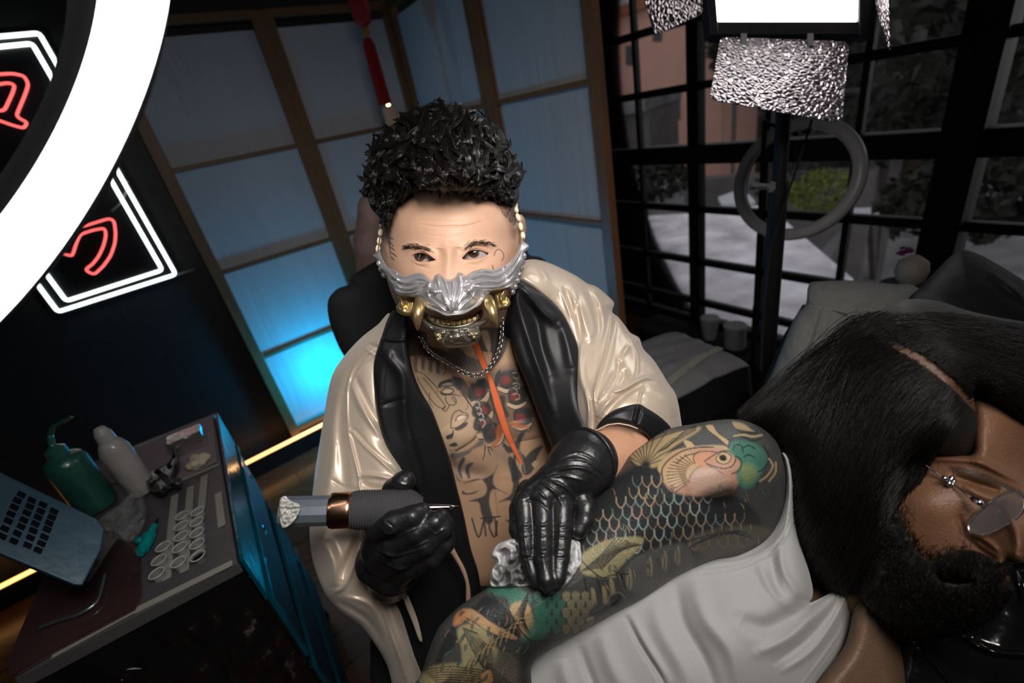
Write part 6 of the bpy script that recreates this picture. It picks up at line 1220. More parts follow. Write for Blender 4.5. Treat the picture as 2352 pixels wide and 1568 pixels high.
def paint_sleeve(X, Y, C):
    OC = (.40, .29, .15); GR = (.045, .145, .105); PK = (.36, .20, .14); BK = (.018, .020, .022); GY = (.11, .11, .105)
    f = lambda p, c, a=1., s=2.: fill(X, Y, C, t2(p), c, a, s)
    l = lambda p, w=2.6, c=BK, a=.92, t=False: line(X, Y, C, t2(p), w, c, a, 1.2, taper=t)
    # body of the koi: dark ground with a lattice of scales
    f([(1280, 380), (1400, 450), (1500, 560), (1750, 560), (1900, 700), (1850, 860), (1300, 870), (900, 880), (930, 760), (1000, 560), (1150, 440)], BK, .9, 6)
    cols = [(.36, .27, .17), (.30, .36, .33), (.20, .30, .27), (.36, .22, .16)]
    for i in range(17):
        for j in range(7):
            x = 965 + i * 52 + (j % 2) * 26 - j * 8; y = 860 - j * 62 - i * (3 if j < 5 else 0); 
            if x > 1640 and j > 2: continue
            if y < 560 + max(0, (1180 - x)) * .55 and x < 1180: continue
            if x > 1350 and y < 570: continue
            l([(x - 26, y - 34), (x - 22, y), (x, y + 24), (x + 22, y), (x + 26, y - 34)], 1.9 + (i * 7 + j) % 3 * .7, cols[(i + j * 2) % 4], .55 + .1 * ((i + j) % 3))
    # fan fins at the top
    f([(1200, 330), (1300, 250), (1540, 190), (1560, 210), (1420, 300), (1340, 400), (1260, 400), (1210, 380)], OC, .75, 3)
    for k in range(11): a = 3.6 + k * .235; l([(1275, 400), (1275 + 95 * math.cos(a), 400 + 110 * math.sin(a)), (1275 + (130 + 12 * k) * math.cos(a), 400 + (150 + 8 * k) * math.sin(a))], 2.2)
    for k in range(5): l([(1330 + k * 14, 330 - k * 6), (1430 + k * 12, 270 - k * 14), (1545, 205 - k * 6)], 1.8)
    l([(1195, 370), (1220, 400), (1262, 410)], 3); l([(1200, 330), (1260, 280), (1400, 225), (1550, 185)], 2.6)
    f([(1240, 400), (1290, 380), (1300, 440), (1260, 450)], BK, .9, 3)
    f([(1340, 400), (1420, 320), (1560, 290), (1700, 290), (1750, 330), (1700, 340), (1560, 340), (1440, 370), (1370, 440)], OC, .9, 2)
    f([(1480, 260), (1520, 270), (1540, 300), (1500, 300)], OC, 1, 1.5); f([(1600, 180), (1640, 180), (1660, 215), (1720, 260), (1715, 285), (1660, 240), (1610, 205)], OC, .95, 1.5); l([(1640, 180), (1665, 220), (1725, 262)], 2); l([(1600, 190), (1620, 215), (1712, 290)], 2)
    f([(1740, 160), (1800, 170), (1840, 200), (1860, 215), (1800, 205), (1755, 190)], OC, .7, 2); l([(1736, 160), (1760, 200), (1830, 222), (1880, 215)], 2)
    # head
    f([(1370, 480), (1360, 420), (1400, 350), (1480, 310), (1560, 295), (1640, 295), (1720, 320), (1780, 370), (1790, 430), (1760, 520), (1700, 560), (1560, 560), (1430, 540)], PK, .95, 4)
    f([(1365, 430), (1420, 350), (1500, 320), (1560, 390), (1500, 480), (1440, 510), (1380, 490)], OC, .7, 4); 
    l([(1368, 475), (1362, 420), (1385, 380), (1420, 350), (1480, 315), (1560, 298), (1640, 298)], 3); l([(1440, 385), (1500, 340), (1600, 330), (1670, 350)], 2.6)
    for k in range(13): a = 2.35 + k * .16; l([(1560 + 70 * math.cos(a), 440 + 60 * math.sin(a)), (1560 + 175 * math.cos(a), 450 + 125 * math.sin(a))], 2)
    l([(1505, 480), (1530, 430), (1580, 395), (1640, 410), (1690, 440)], 3); f([(1505, 490), (1560, 400), (1660, 420), (1740, 480), (1700, 540), (1560, 550)], (.36, .24, .19), .8, 8)
    f([(1535, 370), (1545, 335), (1600, 320), (1680, 340), (1640, 390), (1580, 400)], (.45, .22, .13), .9, 3); l([(1540, 385), (1532, 350), (1560, 322), (1640, 322), (1690, 340)], 2.4)
    f([(1600, 370), (1640, 345), (1720, 320), (1755, 350), (1745, 390), (1700, 405), (1640, 395)], PK, .9, 2); l([(1590, 375), (1640, 340), (1690, 318), (1740, 325), (1760, 352), (1745, 395), (1700, 412), (1640, 400), (1600, 385)], 3)
    f([(1655, 340), (1690, 325), (1730, 345), (1725, 375), (1690, 385), (1660, 370)], OC, .9, 1.5); f([(1672, 345), (1698, 338), (1712, 358), (1698, 372), (1676, 365)], (.003, .003, .003), 1, 1.5); l([(1655, 350), (1690, 322), (1735, 345), (1722, 378), (1690, 388), (1658, 372), (1655, 350)], 2.4)
    # green crest
    f([(1720, 300), (1760, 260), (1840, 270), (1900, 300), (1930, 370), (1900, 440), (1860, 500), (1800, 520), (1760, 440), (1790, 380), (1740, 340)], GR, .92, 4); f([(1790, 400), (1850, 390), (1880, 440), (1830, 490), (1790, 470)], (.20, .24, .10), .7, 8)
    for s in ([(1720, 300), (1730, 262), (1780, 240), (1850, 262), (1900, 250)], [(1745, 310), (1760, 285), (1790, 290), (1800, 325)], [(1800, 300), (1830, 288), (1862, 305)], [(1805, 350), (1830, 338), (1860, 352)], [(1760, 345), (1790, 370), (1780, 420), (1740, 440)], [(1760, 240), (1800, 215), (1870, 220)], [(1910, 290), (1940, 350), (1915, 410), (1880, 430)], [(1930, 440), (1900, 470), (1870, 500)]): l(s, 3)
    for s in ([(1750, 238), (1800, 230), (1850, 240), (1900, 232)], [(1940, 360), (1960, 400), (1930, 450), (1890, 480)], [(1975, 380), (1975, 430), (1940, 480)]): l(s, 5, OC, .7)
    # near-black ink patch under the head and the band below
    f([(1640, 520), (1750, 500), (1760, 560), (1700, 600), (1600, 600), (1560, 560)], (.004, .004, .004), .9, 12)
    f([(1500, 800), (1640, 740), (1860, 720), (1950, 760), (1800, 850), (1600, 880)], (.16, .13, .08), .6, 6)
    for k in range(12): l([(1490 + k * 8, 850 - k * 5), (1600 + k * 16, 790 - k * 4), (1700 + k * 14, 740 + k * 5)], 2.2)
    l([(1250, 870), (1480, 810), (1660, 760)], 3); f([(1260, 870), (1480, 815), (1520, 960), (1330, 1060), (1200, 1080), (1160, 960)], GY, .8, 4)
    for x, y in ((1290, 930), (1370, 900), (1440, 870), (1180, 1000)): f([(x, y - 40), (x + 16, y - 30), (x + 22, y + 40), (x + 4, y + 70), (x - 10, y + 20)], (.30, .27, .18), .8, 2); l([(x - 4, y - 44), (x + 6, y + 10), (x + 2, y + 75)], 2)
    # long pectoral fin in the middle
    f([(930, 880), (1060, 800), (1240, 780), (1250, 830), (1120, 960), (1100, 1000), (940, 980)], (.30, .26, .14), .8, 3)
    for k in range(9): l([(930 + k * 14, 965 - k * 2), (1030 + k * 14, 880 - k * 3), (1110 + k * 18, 790 + k * 4)], 2.6)
    for s in ([(920, 900), (980, 960), (1040, 1000), (1100, 985), (1180, 980)], [(1100, 960), (1150, 1000), (1160, 1060)], [(1010, 990), (1040, 1100), (1060, 1170)], [(940, 990), (960, 1080), (1000, 1150)]): l(s, 3)
    for x, y in ((980, 1060), (1040, 1050), (1080, 1010)): f([(x, y), (x + 20, y + 10), (x + 30, y + 80), (x + 8, y + 90)], (.32, .26, .15), .8, 2)
    # green scales and feathers near the elbow
    for i in range(5):
        for j in range(6):
            x = 690 + j * 52 + (i % 2) * 26; y = 1100 + i * 44; c = GR if (j < 3) else (.22, .20, .12); 
            f([(x - 26, y - 10), (x, y - 26), (x + 26, y - 10), (x + 20, y + 20), (x, y + 30), (x - 20, y + 20)], c, .75, 2); l([(x - 26, y - 10), (x - 18, y + 22), (x, y + 32), (x + 18, y + 22), (x + 26, y - 10)], 2.4)
    f([(420, 1060), (470, 1040), (640, 1080), (640, 1150), (560, 1160), (520, 1110), (440, 1090)], GR, .9, 4); f([(560, 1140), (640, 1140), (680, 1300), (600, 1320), (540, 1200)], (.38, .26, .13), .85, 3)
    for k in range(8): l([(640, 1080 + k * 6), (590 + k * 4, 1170 + k * 8), (560 + k * 16, 1230 + k * 14)], 2.4)
    f([(690, 1120), (730, 1130), (740, 1290), (700, 1350), (600, 1340), (660, 1250)], GR, .8, 6); l([(520, 1120), (560, 1220), (640, 1330), (720, 1340)], 3); l([(440, 1080), (480, 1140), (500, 1180)], 3)
    f([(360, 1150), (420, 1100), (540, 1180), (600, 1290), (580, 1320), (440, 1240), (340, 1170)], BK, .85, 3); f([(280, 1180), (340, 1170), (440, 1240), (580, 1320), (540, 1330), (420, 1290), (320, 1240)], (.40, .24, .12), .85, 2); l([(270, 1200), (340, 1235), (440, 1300), (560, 1340)], 3)
    f([(150, 1420), (230, 1260), (260, 1330), (200, 1420), (140, 1500)], BK, .8, 3); f([(250, 1200), (300, 1170), (300, 1230), (240, 1260)], (.45, .2, .09), .85, 3)
    # large fan feather on the forearm
    f([(260, 1280), (330, 1250), (420, 1290), (480, 1400), (430, 1500), (300, 1480), (280, 1380)], (.28, .24, .13), .85, 3)
    for k in range(10): l([(290 + k * 8, 1270 + k * 3), (330 + k * 12, 1370 + k * 2), (400 + k * 6, 1490)], 2.6); l([(298 + k * 8, 1280 + k * 3), (340 + k * 12, 1380)], 2, (.45, .24, .12) if k % 2 else (.12, .24, .16), .8)
    f([(60, 1568), (120, 1480), (300, 1460), (400, 1500), (400, 1568)], (.26, .22, .11), .85, 4)
    for k in range(9): l([(80 + k * 10, 1500 + k * 10), (220, 1480 + k * 14), (400, 1500 + k * 12)], 2.6); l([(90 + k * 10, 1506 + k * 10), (220, 1487 + k * 14), (390, 1506 + k * 12)], 2, (.45, .22, .14) if k % 2 else (.35, .3, .12), .7)
    f([(390, 1520), (440, 1500), (450, 1560), (400, 1580)], (.45, .24, .1), .9, 2); l([(390, 1510), (440, 1492), (460, 1550)], 3)
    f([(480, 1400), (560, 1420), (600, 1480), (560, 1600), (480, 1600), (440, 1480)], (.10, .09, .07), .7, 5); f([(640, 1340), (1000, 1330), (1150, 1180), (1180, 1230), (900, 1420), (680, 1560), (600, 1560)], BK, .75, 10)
    rg = random.Random(12)
    for i in range(110):
        if i < 60: x, y = rg.uniform(60, 620), rg.uniform(1180, 1600)
        elif i < 90: x, y = rg.uniform(1000, 1500), rg.uniform(880, 1120)
        else: x, y = rg.uniform(1080, 1900), rg.uniform(480, 800)
        a = rg.uniform(-1.5, -.7) if i < 60 else rg.uniform(.9, 1.6); n_ = rg.uniform(28, 70); c = [OC, (.24, .13, .08), (.09, .17, .13), (.20, .18, .13)][rg.randrange(4)]; dx, dy = math.cos(a) * n_, math.sin(a) * n_; b = rg.uniform(-14, 14)
        p_ = [(x, y), (x + dx * .5 - dy * .01 * b, y + dy * .5 + dx * .01 * b), (x + dx, y + dy)]
        line(X, Y, C, t2(p_), 6.5, BK, .85, 1.5, taper=True); line(X, Y, C, t2(p_), rg.uniform(1.8, 3.4), c, .75, 1.2, taper=True)
    for i in range(16): l([(300 + i * 17, 1500 - i * 12), (330 + i * 17, 1440 - i * 14), (380 + i * 18, 1410 - i * 13)], 2.4, OC if i % 2 else BK, .6)
    f([(1080, 1110), (1120, 1085), (1150, 1110), (1130, 1150), (1090, 1150)], (.004, .004, .004), .95, 4); l([(1075, 1140), (1085, 1095), (1130, 1080), (1165, 1110)], 3, (.2, .2, .19), .7)
# face
FO = [(2098, 1052), (2130, 1030), (2180, 1040), (2232, 1044), (2236, 1000), (2235, 950), (2222, 900), (2280, 905), (2352, 960), (2430, 1010), (2475, 1080), (2455, 1130), (2410, 1160), (2375, 1205), (2360, 1255), (2352, 1285), (2330, 1294), (2312, 1290), (2320, 1330), (2300, 1380), (2230, 1420), (2140, 1400), (2080, 1340), (2040, 1260), (2020, 1180), (2030, 1120), (2060, 1078)]
FZ = [(2110, 1060, .43), (2100, 1150, .41), (2180, 1150, .395), (2230, 1040, .395), (2330, 1270, .345), (2345, 1200, .358), (2290, 1120, .385), (2300, 980, .395), (2200, 1400, .40), (2440, 1090, .405), (2260, 1310, .368), (2040, 1200, .43), (2270, 1240, .375)]
FR_ = [([(2110, 1046), (2160, 1052), (2240, 1058), (2300, 1085), (2352, 1112)], 9, .006), ([(2190, 1095), (2240, 1110), (2300, 1130)], 8, -.007), ([(2210, 1110), (2250, 1135), (2300, 1150)], 12, .005), ([(2228, 1225), (2262, 1238), (2292, 1262)], 6, .005), ([(2225, 1240), (2255, 1262), (2290, 1285)], 4, -.004), ([(2160, 1310), (2200, 1322), (2236, 1326)], 5, .004), ([(2150, 1318), (2200, 1332), (2240, 1336)], 2.5, -.003), ([(2110, 1100), (2140, 1150), (2180, 1200)], 36, .002), ([(2200, 1180), (2215, 1230)], 8, -.003), ([(2300, 1150), (2330, 1210), (2345, 1270)], 14, .006)]
def pf(X, Y, C):
    fill(X, Y, C, [(2185, 1070), (2240, 1078), (2310, 1108), (2360, 1135), (2350, 1142), (2290, 1118), (2230, 1096), (2188, 1085)], (.03, .018, .012), .85, 5)
    fill(X, Y, C, [(2030, 1100), (2045, 1080), (2050, 1150), (2080, 1230), (2110, 1290), (2180, 1275), (2290, 1290), (2320, 1300), (2300, 1420), (2080, 1400), (2000, 1200)], (.03, .016, .01), .85, 14)
    fill(X, Y, C, [(2158, 1308), (2195, 1312), (2236, 1322), (2225, 1338), (2190, 1334), (2165, 1322)], (.30, .11, .08), .9, 3)
    fill(X, Y, C, [(2225, 900), (2245, 960), (2238, 1030), (2225, 1000)], (.10, .05, .03), .6, 8)
NO = [(1805, 1040), (1900, 1080), (2060, 1180), (2100, 1400), (1980, 1440), (1900, 1360), (1850, 1280), (1825, 1180)]
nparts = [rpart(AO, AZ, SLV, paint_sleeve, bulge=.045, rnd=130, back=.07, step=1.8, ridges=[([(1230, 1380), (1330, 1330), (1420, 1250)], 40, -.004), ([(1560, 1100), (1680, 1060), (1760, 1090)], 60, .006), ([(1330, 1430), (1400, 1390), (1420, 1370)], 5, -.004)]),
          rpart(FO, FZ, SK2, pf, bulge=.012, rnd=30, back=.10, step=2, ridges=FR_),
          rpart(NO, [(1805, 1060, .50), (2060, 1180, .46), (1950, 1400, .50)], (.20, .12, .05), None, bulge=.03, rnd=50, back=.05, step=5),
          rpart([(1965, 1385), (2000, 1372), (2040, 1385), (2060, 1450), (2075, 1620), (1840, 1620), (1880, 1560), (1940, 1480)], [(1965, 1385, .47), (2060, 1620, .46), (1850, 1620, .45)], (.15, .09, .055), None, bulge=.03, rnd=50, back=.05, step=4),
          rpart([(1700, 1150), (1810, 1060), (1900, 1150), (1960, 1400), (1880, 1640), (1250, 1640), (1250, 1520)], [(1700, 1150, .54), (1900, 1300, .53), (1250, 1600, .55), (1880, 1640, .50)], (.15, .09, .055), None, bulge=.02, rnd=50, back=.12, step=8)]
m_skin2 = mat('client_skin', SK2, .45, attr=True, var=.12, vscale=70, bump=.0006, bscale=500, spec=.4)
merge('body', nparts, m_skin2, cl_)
# ear-side skin strip behind the strap
# tank top
m_tank = mat('grey_cotton', (.36, .36, .355), .85, var=.06, vscale=500, bump=.0003, bscale=900, sheen=.2)
def ptk(X, Y, C):
    random.seed(8)
    for (x, y, r) in ((1480, 1395, 9), (1462, 1410, 5), (1500, 1428, 6), (1380, 1478, 7), (1420, 1450, 4), (1530, 1400, 5), (1490, 1380, 6)): fill(X, Y, C, [(x - r, y), (x, y - r * .7), (x + r * 1.3, y), (x, y + r * .8)], (.20, .13, .09), .55, 3)
TO_ = [(1170, 1620), (1200, 1530), (1250, 1470), (1330, 1420), (1420, 1370), (1500, 1320), (1600, 1270), (1690, 1258), (1750, 1235), (1785, 1200), (1802, 1150), (1806, 1100), (1802, 1062), (1796, 1040), (1806, 1042), (1816, 1062), (1822, 1100), (1824, 1160), (1826, 1200), (1838, 1250), (1855, 1300), (1866, 1345), (1866, 1370), (1858, 1384), (1880, 1375), (1930, 1350), (1960, 1340), (1967, 1370), (1966, 1400), (1948, 1460), (1915, 1520), (1880, 1570), (1860, 1620)]
TZ = [(1250, 1600, .515), (1330, 1430, .515), (1500, 1340, .510), (1640, 1275, .500), (1750, 1240, .495), (1810, 1100, .475), (1830, 1250, .475), (1862, 1370, .470), (1960, 1345, .500), (1960, 1420, .495), (1880, 1590, .465), (1600, 1500, .465), (1700, 1400, .460)]
relief('tank_top', TO_, TZ, m_tank, cl_, base=(.21, .21, .206), bulge=.02, rnd=40, back=.02, step=2, noise=(.004, .006),
       ridges=[([(1600, 1312), (1680, 1300), (1745, 1275), (1790, 1235), (1812, 1190)], 2.2, .0016), ([(1590, 1322), (1680, 1309), (1750, 1285), (1800, 1240), (1820, 1195)], 2.2, .0016), ([(1640, 1294), (1700, 1288), (1760, 1260), (1800, 1215)], 4, 0.0015),
               ([(1820, 1100), (1822, 1180), (1840, 1250), (1862, 1330), (1866, 1368), (1850, 1384), (1832, 1382)], 4, 0.0025), ([(1828, 1200), (1846, 1270), (1858, 1330), (1852, 1370)], 3, -0.0012),
               ([(1590, 1330), (1620, 1420), (1680, 1500), (1700, 1600)], 20, 0.0062), ([(1555, 1350), (1570, 1430), (1620, 1520), (1650, 1610)], 15, -0.0062), ([(1500, 1380), (1520, 1450), (1570, 1540), (1590, 1610)], 20, 0.0050), ([(1440, 1420), (1470, 1480), (1520, 1560), (1540, 1610)], 6, -0.0050), ([(1450, 1410), (1485, 1480), (1535, 1560)], 9, 0.0037),
               ([(1380, 1450), (1400, 1520), (1440, 1600)], 20, 0.0062), ([(1330, 1480), (1350, 1540), (1380, 1610)], 11, -0.0050), ([(1290, 1510), (1300, 1560), (1320, 1610)], 18, 0.0050),
               ([(1790, 1250), (1800, 1310), (1840, 1375)], 10, 0.0037), ([(1770, 1270), (1780, 1330), (1800, 1380)], 11, -0.0043), ([(1740, 1290), (1770, 1350), (1820, 1400)], 11, 0.0037), ([(1700, 1420), (1760, 1440), (1840, 1400), (1900, 1365)], 20, -0.0087), ([(1780, 1520), (1850, 1470), (1910, 1400), (1935, 1355)], 9, -0.0050), ([(1800, 1540), (1870, 1490), (1925, 1410), (1945, 1360)], 8, 0.0050), ([(1740, 1500), (1820, 1460), (1880, 1400)], 13, 0.0056), ([(1850, 1580), (1910, 1500), (1945, 1440), (1957, 1350)], 4, 0.0019), ([(1840, 1575), (1900, 1495), (1936, 1435), (1948, 1352)], 4, 0.0019)])
# hair mass and strands
HCO = [(1700, 975), (1722, 940), (1770, 900), (1830, 852), (1900, 800), (1960, 750), (2020, 712), (2080, 688), (2150, 690), (2220, 712), (2290, 728), (2360, 740), (2460, 760), (2540, 860), (2540, 1060), (2480, 1075), (2440, 1030), (2380, 990), (2330, 960), (2290, 925), (2238, 900), (2246, 950), (2243, 1000), (2225, 1040), (2190, 1050), (2140, 1042), (2104, 1046), (2070, 1080), (2055, 1150), (2050, 1230), (2020, 1330), (1960, 1370), (1900, 1350), (1862, 1300), (1838, 1220), (1828, 1140), (1820, 1080), (1795, 1030), (1760, 990)]
HCZ = [(1700, 975, .52), (1850, 850, .50), (2000, 740, .46), (2200, 700, .43), (2450, 780, .43), (2300, 900, .40), (2240, 960, .398), (2140, 1030, .405), (2060, 1150, .415), (1850, 1200, .47), (1950, 1350, .475), (1900, 1050, .455), (2050, 920, .425), (2500, 1040, .42)]
hc = relief('hair', HCO, HCZ, m_hairbase, cl_, bulge=.03, rnd=70, back=.12, step=5, noise=(.01, .008), ridges=[([(2040, 780), (2100, 800), (2160, 850), (2215, 905), (2238, 960)], 10, -.006)])
hcf = surf(HCO, HCZ, .03, 70); rng = np.random.default_rng(21)
pq = [(2030, 770), (2060, 785), (2105, 806), (2150, 838), (2195, 876), (2232, 905), (2240, 945), (2218, 925), (2185, 892), (2140, 858), (2095, 828), (2050, 800)]
relief('hair_parting', pq, [(x, y, float(hcf(np.array([float(x)]), np.array([float(y)]))[0]) - .0020) for x, y in pq], mat('scalp_skin', (.09, .045, .027), .5), hc, bulge=.001, rnd=6, back=.002, step=2)
part_ = cr([(2010, 755), (2050, 790), (2100, 815), (2150, 850), (2195, 890), (2225, 925)], False, 12); paths = []
def bez(a, b, c, d, t): return (1 - t) ** 3 * a + 3 * (1 - t) ** 2 * t * b + 3 * (1 - t) * t * t * c + t ** 3 * d
ends = cr([(1705, 985), (1740, 1020), (1800, 1080), (1830, 1180), (1850, 1290), (1930, 1360), (2010, 1330), (2045, 1200)], False, 12)
for i in range(2600):
    u = rng.random(); a = part_[int(u * (len(part_) - 1))] + rng.normal(size=2) * 5 + np.array([-14, 10]); e_ = ends[int(np.clip(u * .75 + rng.normal() * .14 + .1, 0, 1) * (len(ends) - 1))] + rng.normal(size=2) * 10
    b = a + np.array([-90 - 60 * rng.random(), 10 + 60 * u]); c = e_ + np.array([90 - 60 * u, -130 + 30 * rng.random()]); lf = rng.uniform(.0005, .006)
    if u > .75: b = a + np.array([-40, 60]); 
    paths.append([(*bez(a, b, c, e_, t), lf + .002 * math.sin(t * 9 + i)) for t in np.linspace(0, 1, 14)])
for i in range(1300):      # far side of the parting
    u = rng.random(); a = part_[int(u * (len(part_) - 1))] + rng.normal(size=2) * 5 + np.array([12, -10]); e_ = np.array([rng.uniform(2380, 2530), rng.uniform(790, 1040)]); b = a + np.array([60, -60 + 30 * u]); c = e_ + np.array([-110, -70]); lf = rng.uniform(.0005, .006)
    paths.append([(*bez(a, b, c, e_, t), lf) for t in np.linspace(0, 1, 14)])
for i in range(500):       # crown, swept back towards the shoulder
    a = np.array([rng.uniform(1960, 2200), rng.uniform(712, 770)]); e_ = np.array([rng.uniform(1690, 1790), rng.uniform(940, 1010)]); b = a + np.array([-70, 20]); c = e_ + np.array([90, -90]); paths.append([(*bez(a, b, c, e_, t), rng.uniform(.001, .004)) for t in np.linspace(0, 1, 14)])
pa = np.array(paths); fx, fy = pa[..., 0].ravel(), pa[..., 1].ravel(); W3 = PA(fx, fy, hcf(fx, fy) - pa[..., 2].ravel()).reshape(pa.shape[0], 14, 3)
m_hair2 = mat('dark_hair', (.008, .007, .006), .42, spec=.28, var=.3, vscale=60)
strand_mesh('strands', W3, np.array([.00025] * 12 + [.0002, .0001]), m_hair2, hc)
# beard
BO = [(2045, 1110), (2062, 1080), (2058, 1140), (2075, 1200), (2105, 1265), (2140, 1290), (2180, 1270), (2230, 1262), (2290, 1285), (2325, 1296), (2318, 1330), (2330, 1360), (2290, 1410), (2220, 1455), (2130, 1462), (2040, 1430), (1980, 1370), (1985, 1280), (2010, 1180)]
BZ = [(2055, 1110, .415), (2105, 1265, .395), (2200, 1272, .370), (2320, 1300, .348), (2320, 1370, .360), (2200, 1440, .385), (2050, 1420, .42), (2000, 1250, .435), (2180, 1350, .362)]
LIP = [(2150, 1308), (2190, 1303), (2238, 1315), (2242, 1334), (2200, 1342), (2160, 1332)]
bd = relief('beard', BO, BZ, m_hairbase, cl_, bulge=.012, rnd=40, back=.03, step=3, noise=(.008, .03), holes=[LIP]); bf = surf(BO, BZ, .012, 40); bpol = cr(BO, True, 4); lpol = cr(LIP, True, 4); paths = []
while len(paths) < 3600:
    x, y = rng.uniform(1975, 2335), rng.uniform(1075, 1465); o = np.array([x]), np.array([y])
    if not inside(*o, bpol)[0] or inside(*o, lpol)[0]: continue
    d = np.array([x - 2200 - 20, y - 1180]) * .9; d = d / np.linalg.norm(d) * rng.uniform(10, 24); d = d + rng.normal(size=2) * 5; ph = rng.random() * 6; lf = rng.uniform(.0005, .005)
    paths.append([(x + d[0] * t + 2.5 * math.sin(ph + t * 7), y + d[1] * t + 2.5 * math.cos(ph + t * 7), lf + .003 * t) for t in np.linspace(0, 1, 6)])
cheek = cr([(2052, 1075), (2046, 1130), (2062, 1190), (2096, 1255), (2140, 1280), (2200, 1264)], False, 20); ck = []
for i in range(900):
    q = cheek[rng.integers(0, len(cheek))] + rng.normal(size=2) * 11 + np.array([8, -4]); d = np.array([-.3, 1.0]) * rng.uniform(5, 11) + rng.normal(size=2) * 3; ck.append([tuple(q), tuple(q + d * .5), tuple(q + d)])
pk = np.array(ck); kx, ky = pk[..., 0].ravel(), pk[..., 1].ravel(); fsf = surf(FO, FZ, .012, 30); fz_ = fsf(kx, ky) - ridge_field(kx, ky, FR_) - .001
pa = np.array(paths); fx, fy = pa[..., 0].ravel(), pa[..., 1].ravel(); strand_mesh('cheek_stubble', PA(kx, ky, fz_).reshape(pk.shape[0], 3, 3), np.array([.00016, .00014, .00005]), m_hair2, bd); strand_mesh('beard_hairs', PA(fx, fy, bf(fx, fy) - pa[..., 2].ravel()).reshape(pa.shape[0], 6, 3), np.array([.0002, .0002, .0002, .00018, .00012, .00005]), m_hair2, bd)
# eyebrow hairs omitted under the glass shadow; glasses
gs = empty('glasses', P(2290, 1180, .36), 'thin metal round-lensed glasses on the bearded client', 'glasses')
lens = [(2224, 1207), (2240, 1184), (2266, 1160), (2296, 1139), (2326, 1128), (2343, 1130), (2353, 1147), (2350, 1172), (2326, 1196), (2292, 1216), (2258, 1228), (2232, 1224)]
lz = tps([(2224, 1207, .368), (2353, 1147, .345), (2292, 1216, .352)]); lp = cr(lens, True, 5); LZ = lz(lp[:, 0], lp[:, 1])
MB().tube([P(x, y, z) for (x, y), z in zip(lp, LZ)], .0007, 8, closed=True).build('rim', m_chrome, gs, smooth=True)
m_lens = mat('tinted_lens', (.10, .10, .11), .05, alpha=.35, spec=.9, var=.02); k = len(lp)
V1 = [P(x, y, z) for (x, y), z in zip(lp, LZ)]; link('lens', V1 + [v + M[:, 2] * .0012 for v in V1], [tuple(range(k))[::-1], tuple(range(k, 2 * k))] + [(i, (i + 1) % k, k + (i + 1) % k, k + i) for i in range(k)], m_lens, gs, smooth=False)
MB().tube([P(2062, 1030, .415), P(2120, 1064, .402), P(2176, 1102, .386), P(2215, 1130, .374), P(2262, 1168, .358)], .0008, 8).build('temple_arm', m_chrome, gs, smooth=True)
mb = MB(); 
for (x, y) in ((2170, 1098), (2186, 1098), (2180, 1110), (2190, 1106), (2184, 1101)): mb.sphere(P(x, y, .383), .0022, 10, 8)
mb.build('arm_ornament', m_chrome, gs, smooth=True); MB().lathe(P(2230, 1142, .366), P(2257, 1158, .358), [(0, .0015), (.2, .0026), (.8, .0026), (1, .0015)], 12).build('hinge', m_chrome, gs, smooth=True)
lp2 = lp + np.array([128, -62]); MB().tube([P(x, y, z + .005) for (x, y), z in zip(lp2, LZ)], .0007, 8, closed=True).build('rim', m_chrome, gs, smooth=True); MB().tube([P(2350, 1150, .345), P(2362, 1140, .343), P(2374, 1142, .35)], .0008, 6).build('bridge', m_chrome, gs)
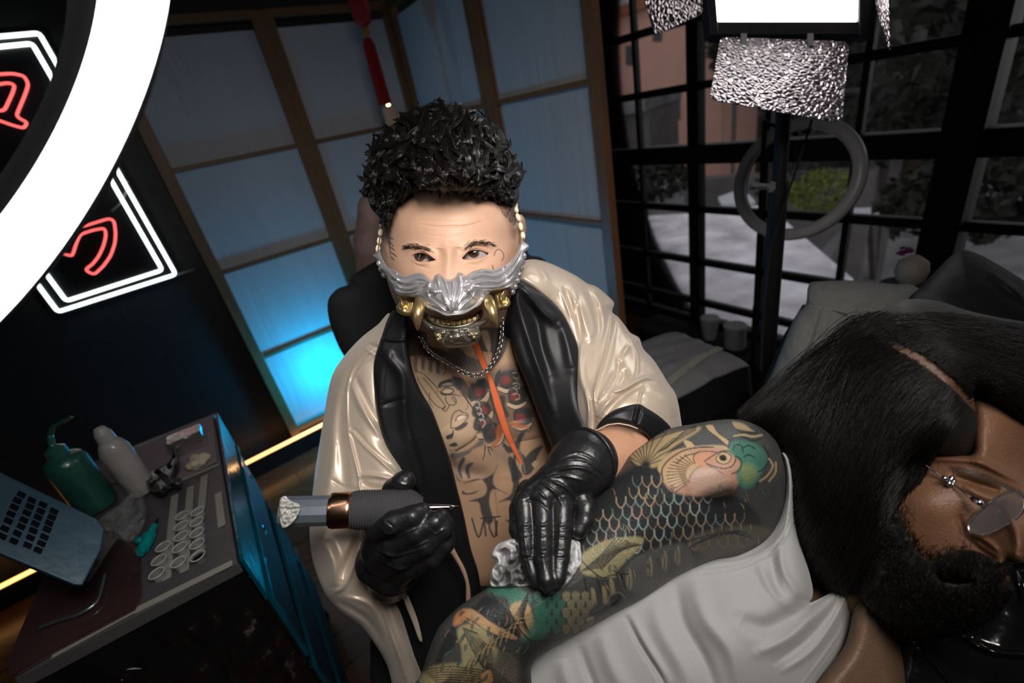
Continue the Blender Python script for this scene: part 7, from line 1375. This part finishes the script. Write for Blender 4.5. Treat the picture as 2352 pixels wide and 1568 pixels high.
# black film-wrapped arm rest, lower right, and the tall wrapped cushion behind the head
ar = empty('arm_rest', P(2250, 1500, .5) * [1, 1, 0], 'black film-wrapped padded arm rest under the bearded chin at lower right', 'arm rest')
relief('wrapped_pad', [(2035, 1350), (2080, 1345), (2200, 1330), (2352, 1290), (2520, 1290), (2540, 1660), (2070, 1660), (2045, 1500)], [(2035, 1350, .50), (2352, 1290, .46), (2540, 1660, .42), (2070, 1660, .47)], m_wrap, ar, bulge=.03, rnd=60, back=.06, step=4, noise=(.004, .012),
       ridges=[([(2130, 1400), (2200, 1450), (2280, 1495), (2400, 1505)], 7, .008), ([(2190, 1430), (2260, 1490)], 3, -.004), ([(2100, 1480), (2160, 1540), (2200, 1600)], 5, .004), ([(2330, 1300), (2340, 1340), (2350, 1380)], 4, .006)])
q = P(2250, 1500, .5); MB().lathe(q * [1, 1, 0], q * [1, 1, 0] + UP * (P(2280, 1600, .5)[2]), [(0, .1), (.03, .1), (.04, .025), (1, .025)], 20).build('pedestal', m_dark, ar)
m_wrap2 = mat('black_vinyl', (.004, .004, .0045), .6, spec=.12, bump=.0015, bscale=60)
cu = empty('face_cushion', P(2300, 700, .56) * [1, 1, 0], 'tall glossy black film-wrapped cushion rising behind the long dark hair', 'cushion')
relief('wrapped_cushion', [(2085, 700), (2120, 655), (2160, 610), (2190, 583), (2215, 574), (2245, 582), (2280, 600), (2330, 630), (2420, 690), (2560, 800), (2560, 1000), (2300, 950), (2150, 800)], [(2085, 700, .62), (2210, 575, .63), (2420, 690, .58), (2560, 1000, .56), (2200, 800, .59)], m_wrap2, cu, bulge=.04, rnd=90, back=.08, step=3, noise=(.003, .008), ridges=[([(2270, 620), (2310, 650), (2360, 690)], 10, .006), ([(2150, 690), (2190, 700), (2230, 720)], 8, .004)])
MB().lathe(P(2350, 900, .56) * [1, 1, 0], P(2350, 900, .56), [(0, .1), (.02, .1), (.03, .03), (1, .03)], 20).build('pedestal', m_dark, cu)
# couch under the client
cb_ = empty('client_bench', P(1650, 1560, .62) * [1, 1, 0], 'black padded bench carrying the tattooed client', 'bench')
bz_ = P(1650, 1560, .64)[2] - .1; q = P(1650, 1500, .66) * [1, 1, 0]; MB().box(q + UP * (bz_ - .05), np.array([.18, 0, 0]), np.array([0, .12, 0]), UP * .04).build('seat_pad', m_matte, cb_, bevel=.02); MB().lathe(q, q + UP * (bz_ - .09), [(0, .18), (.04, .18), (.06, .04), (1, .04)], 20).build('pedestal', m_dark, cb_)
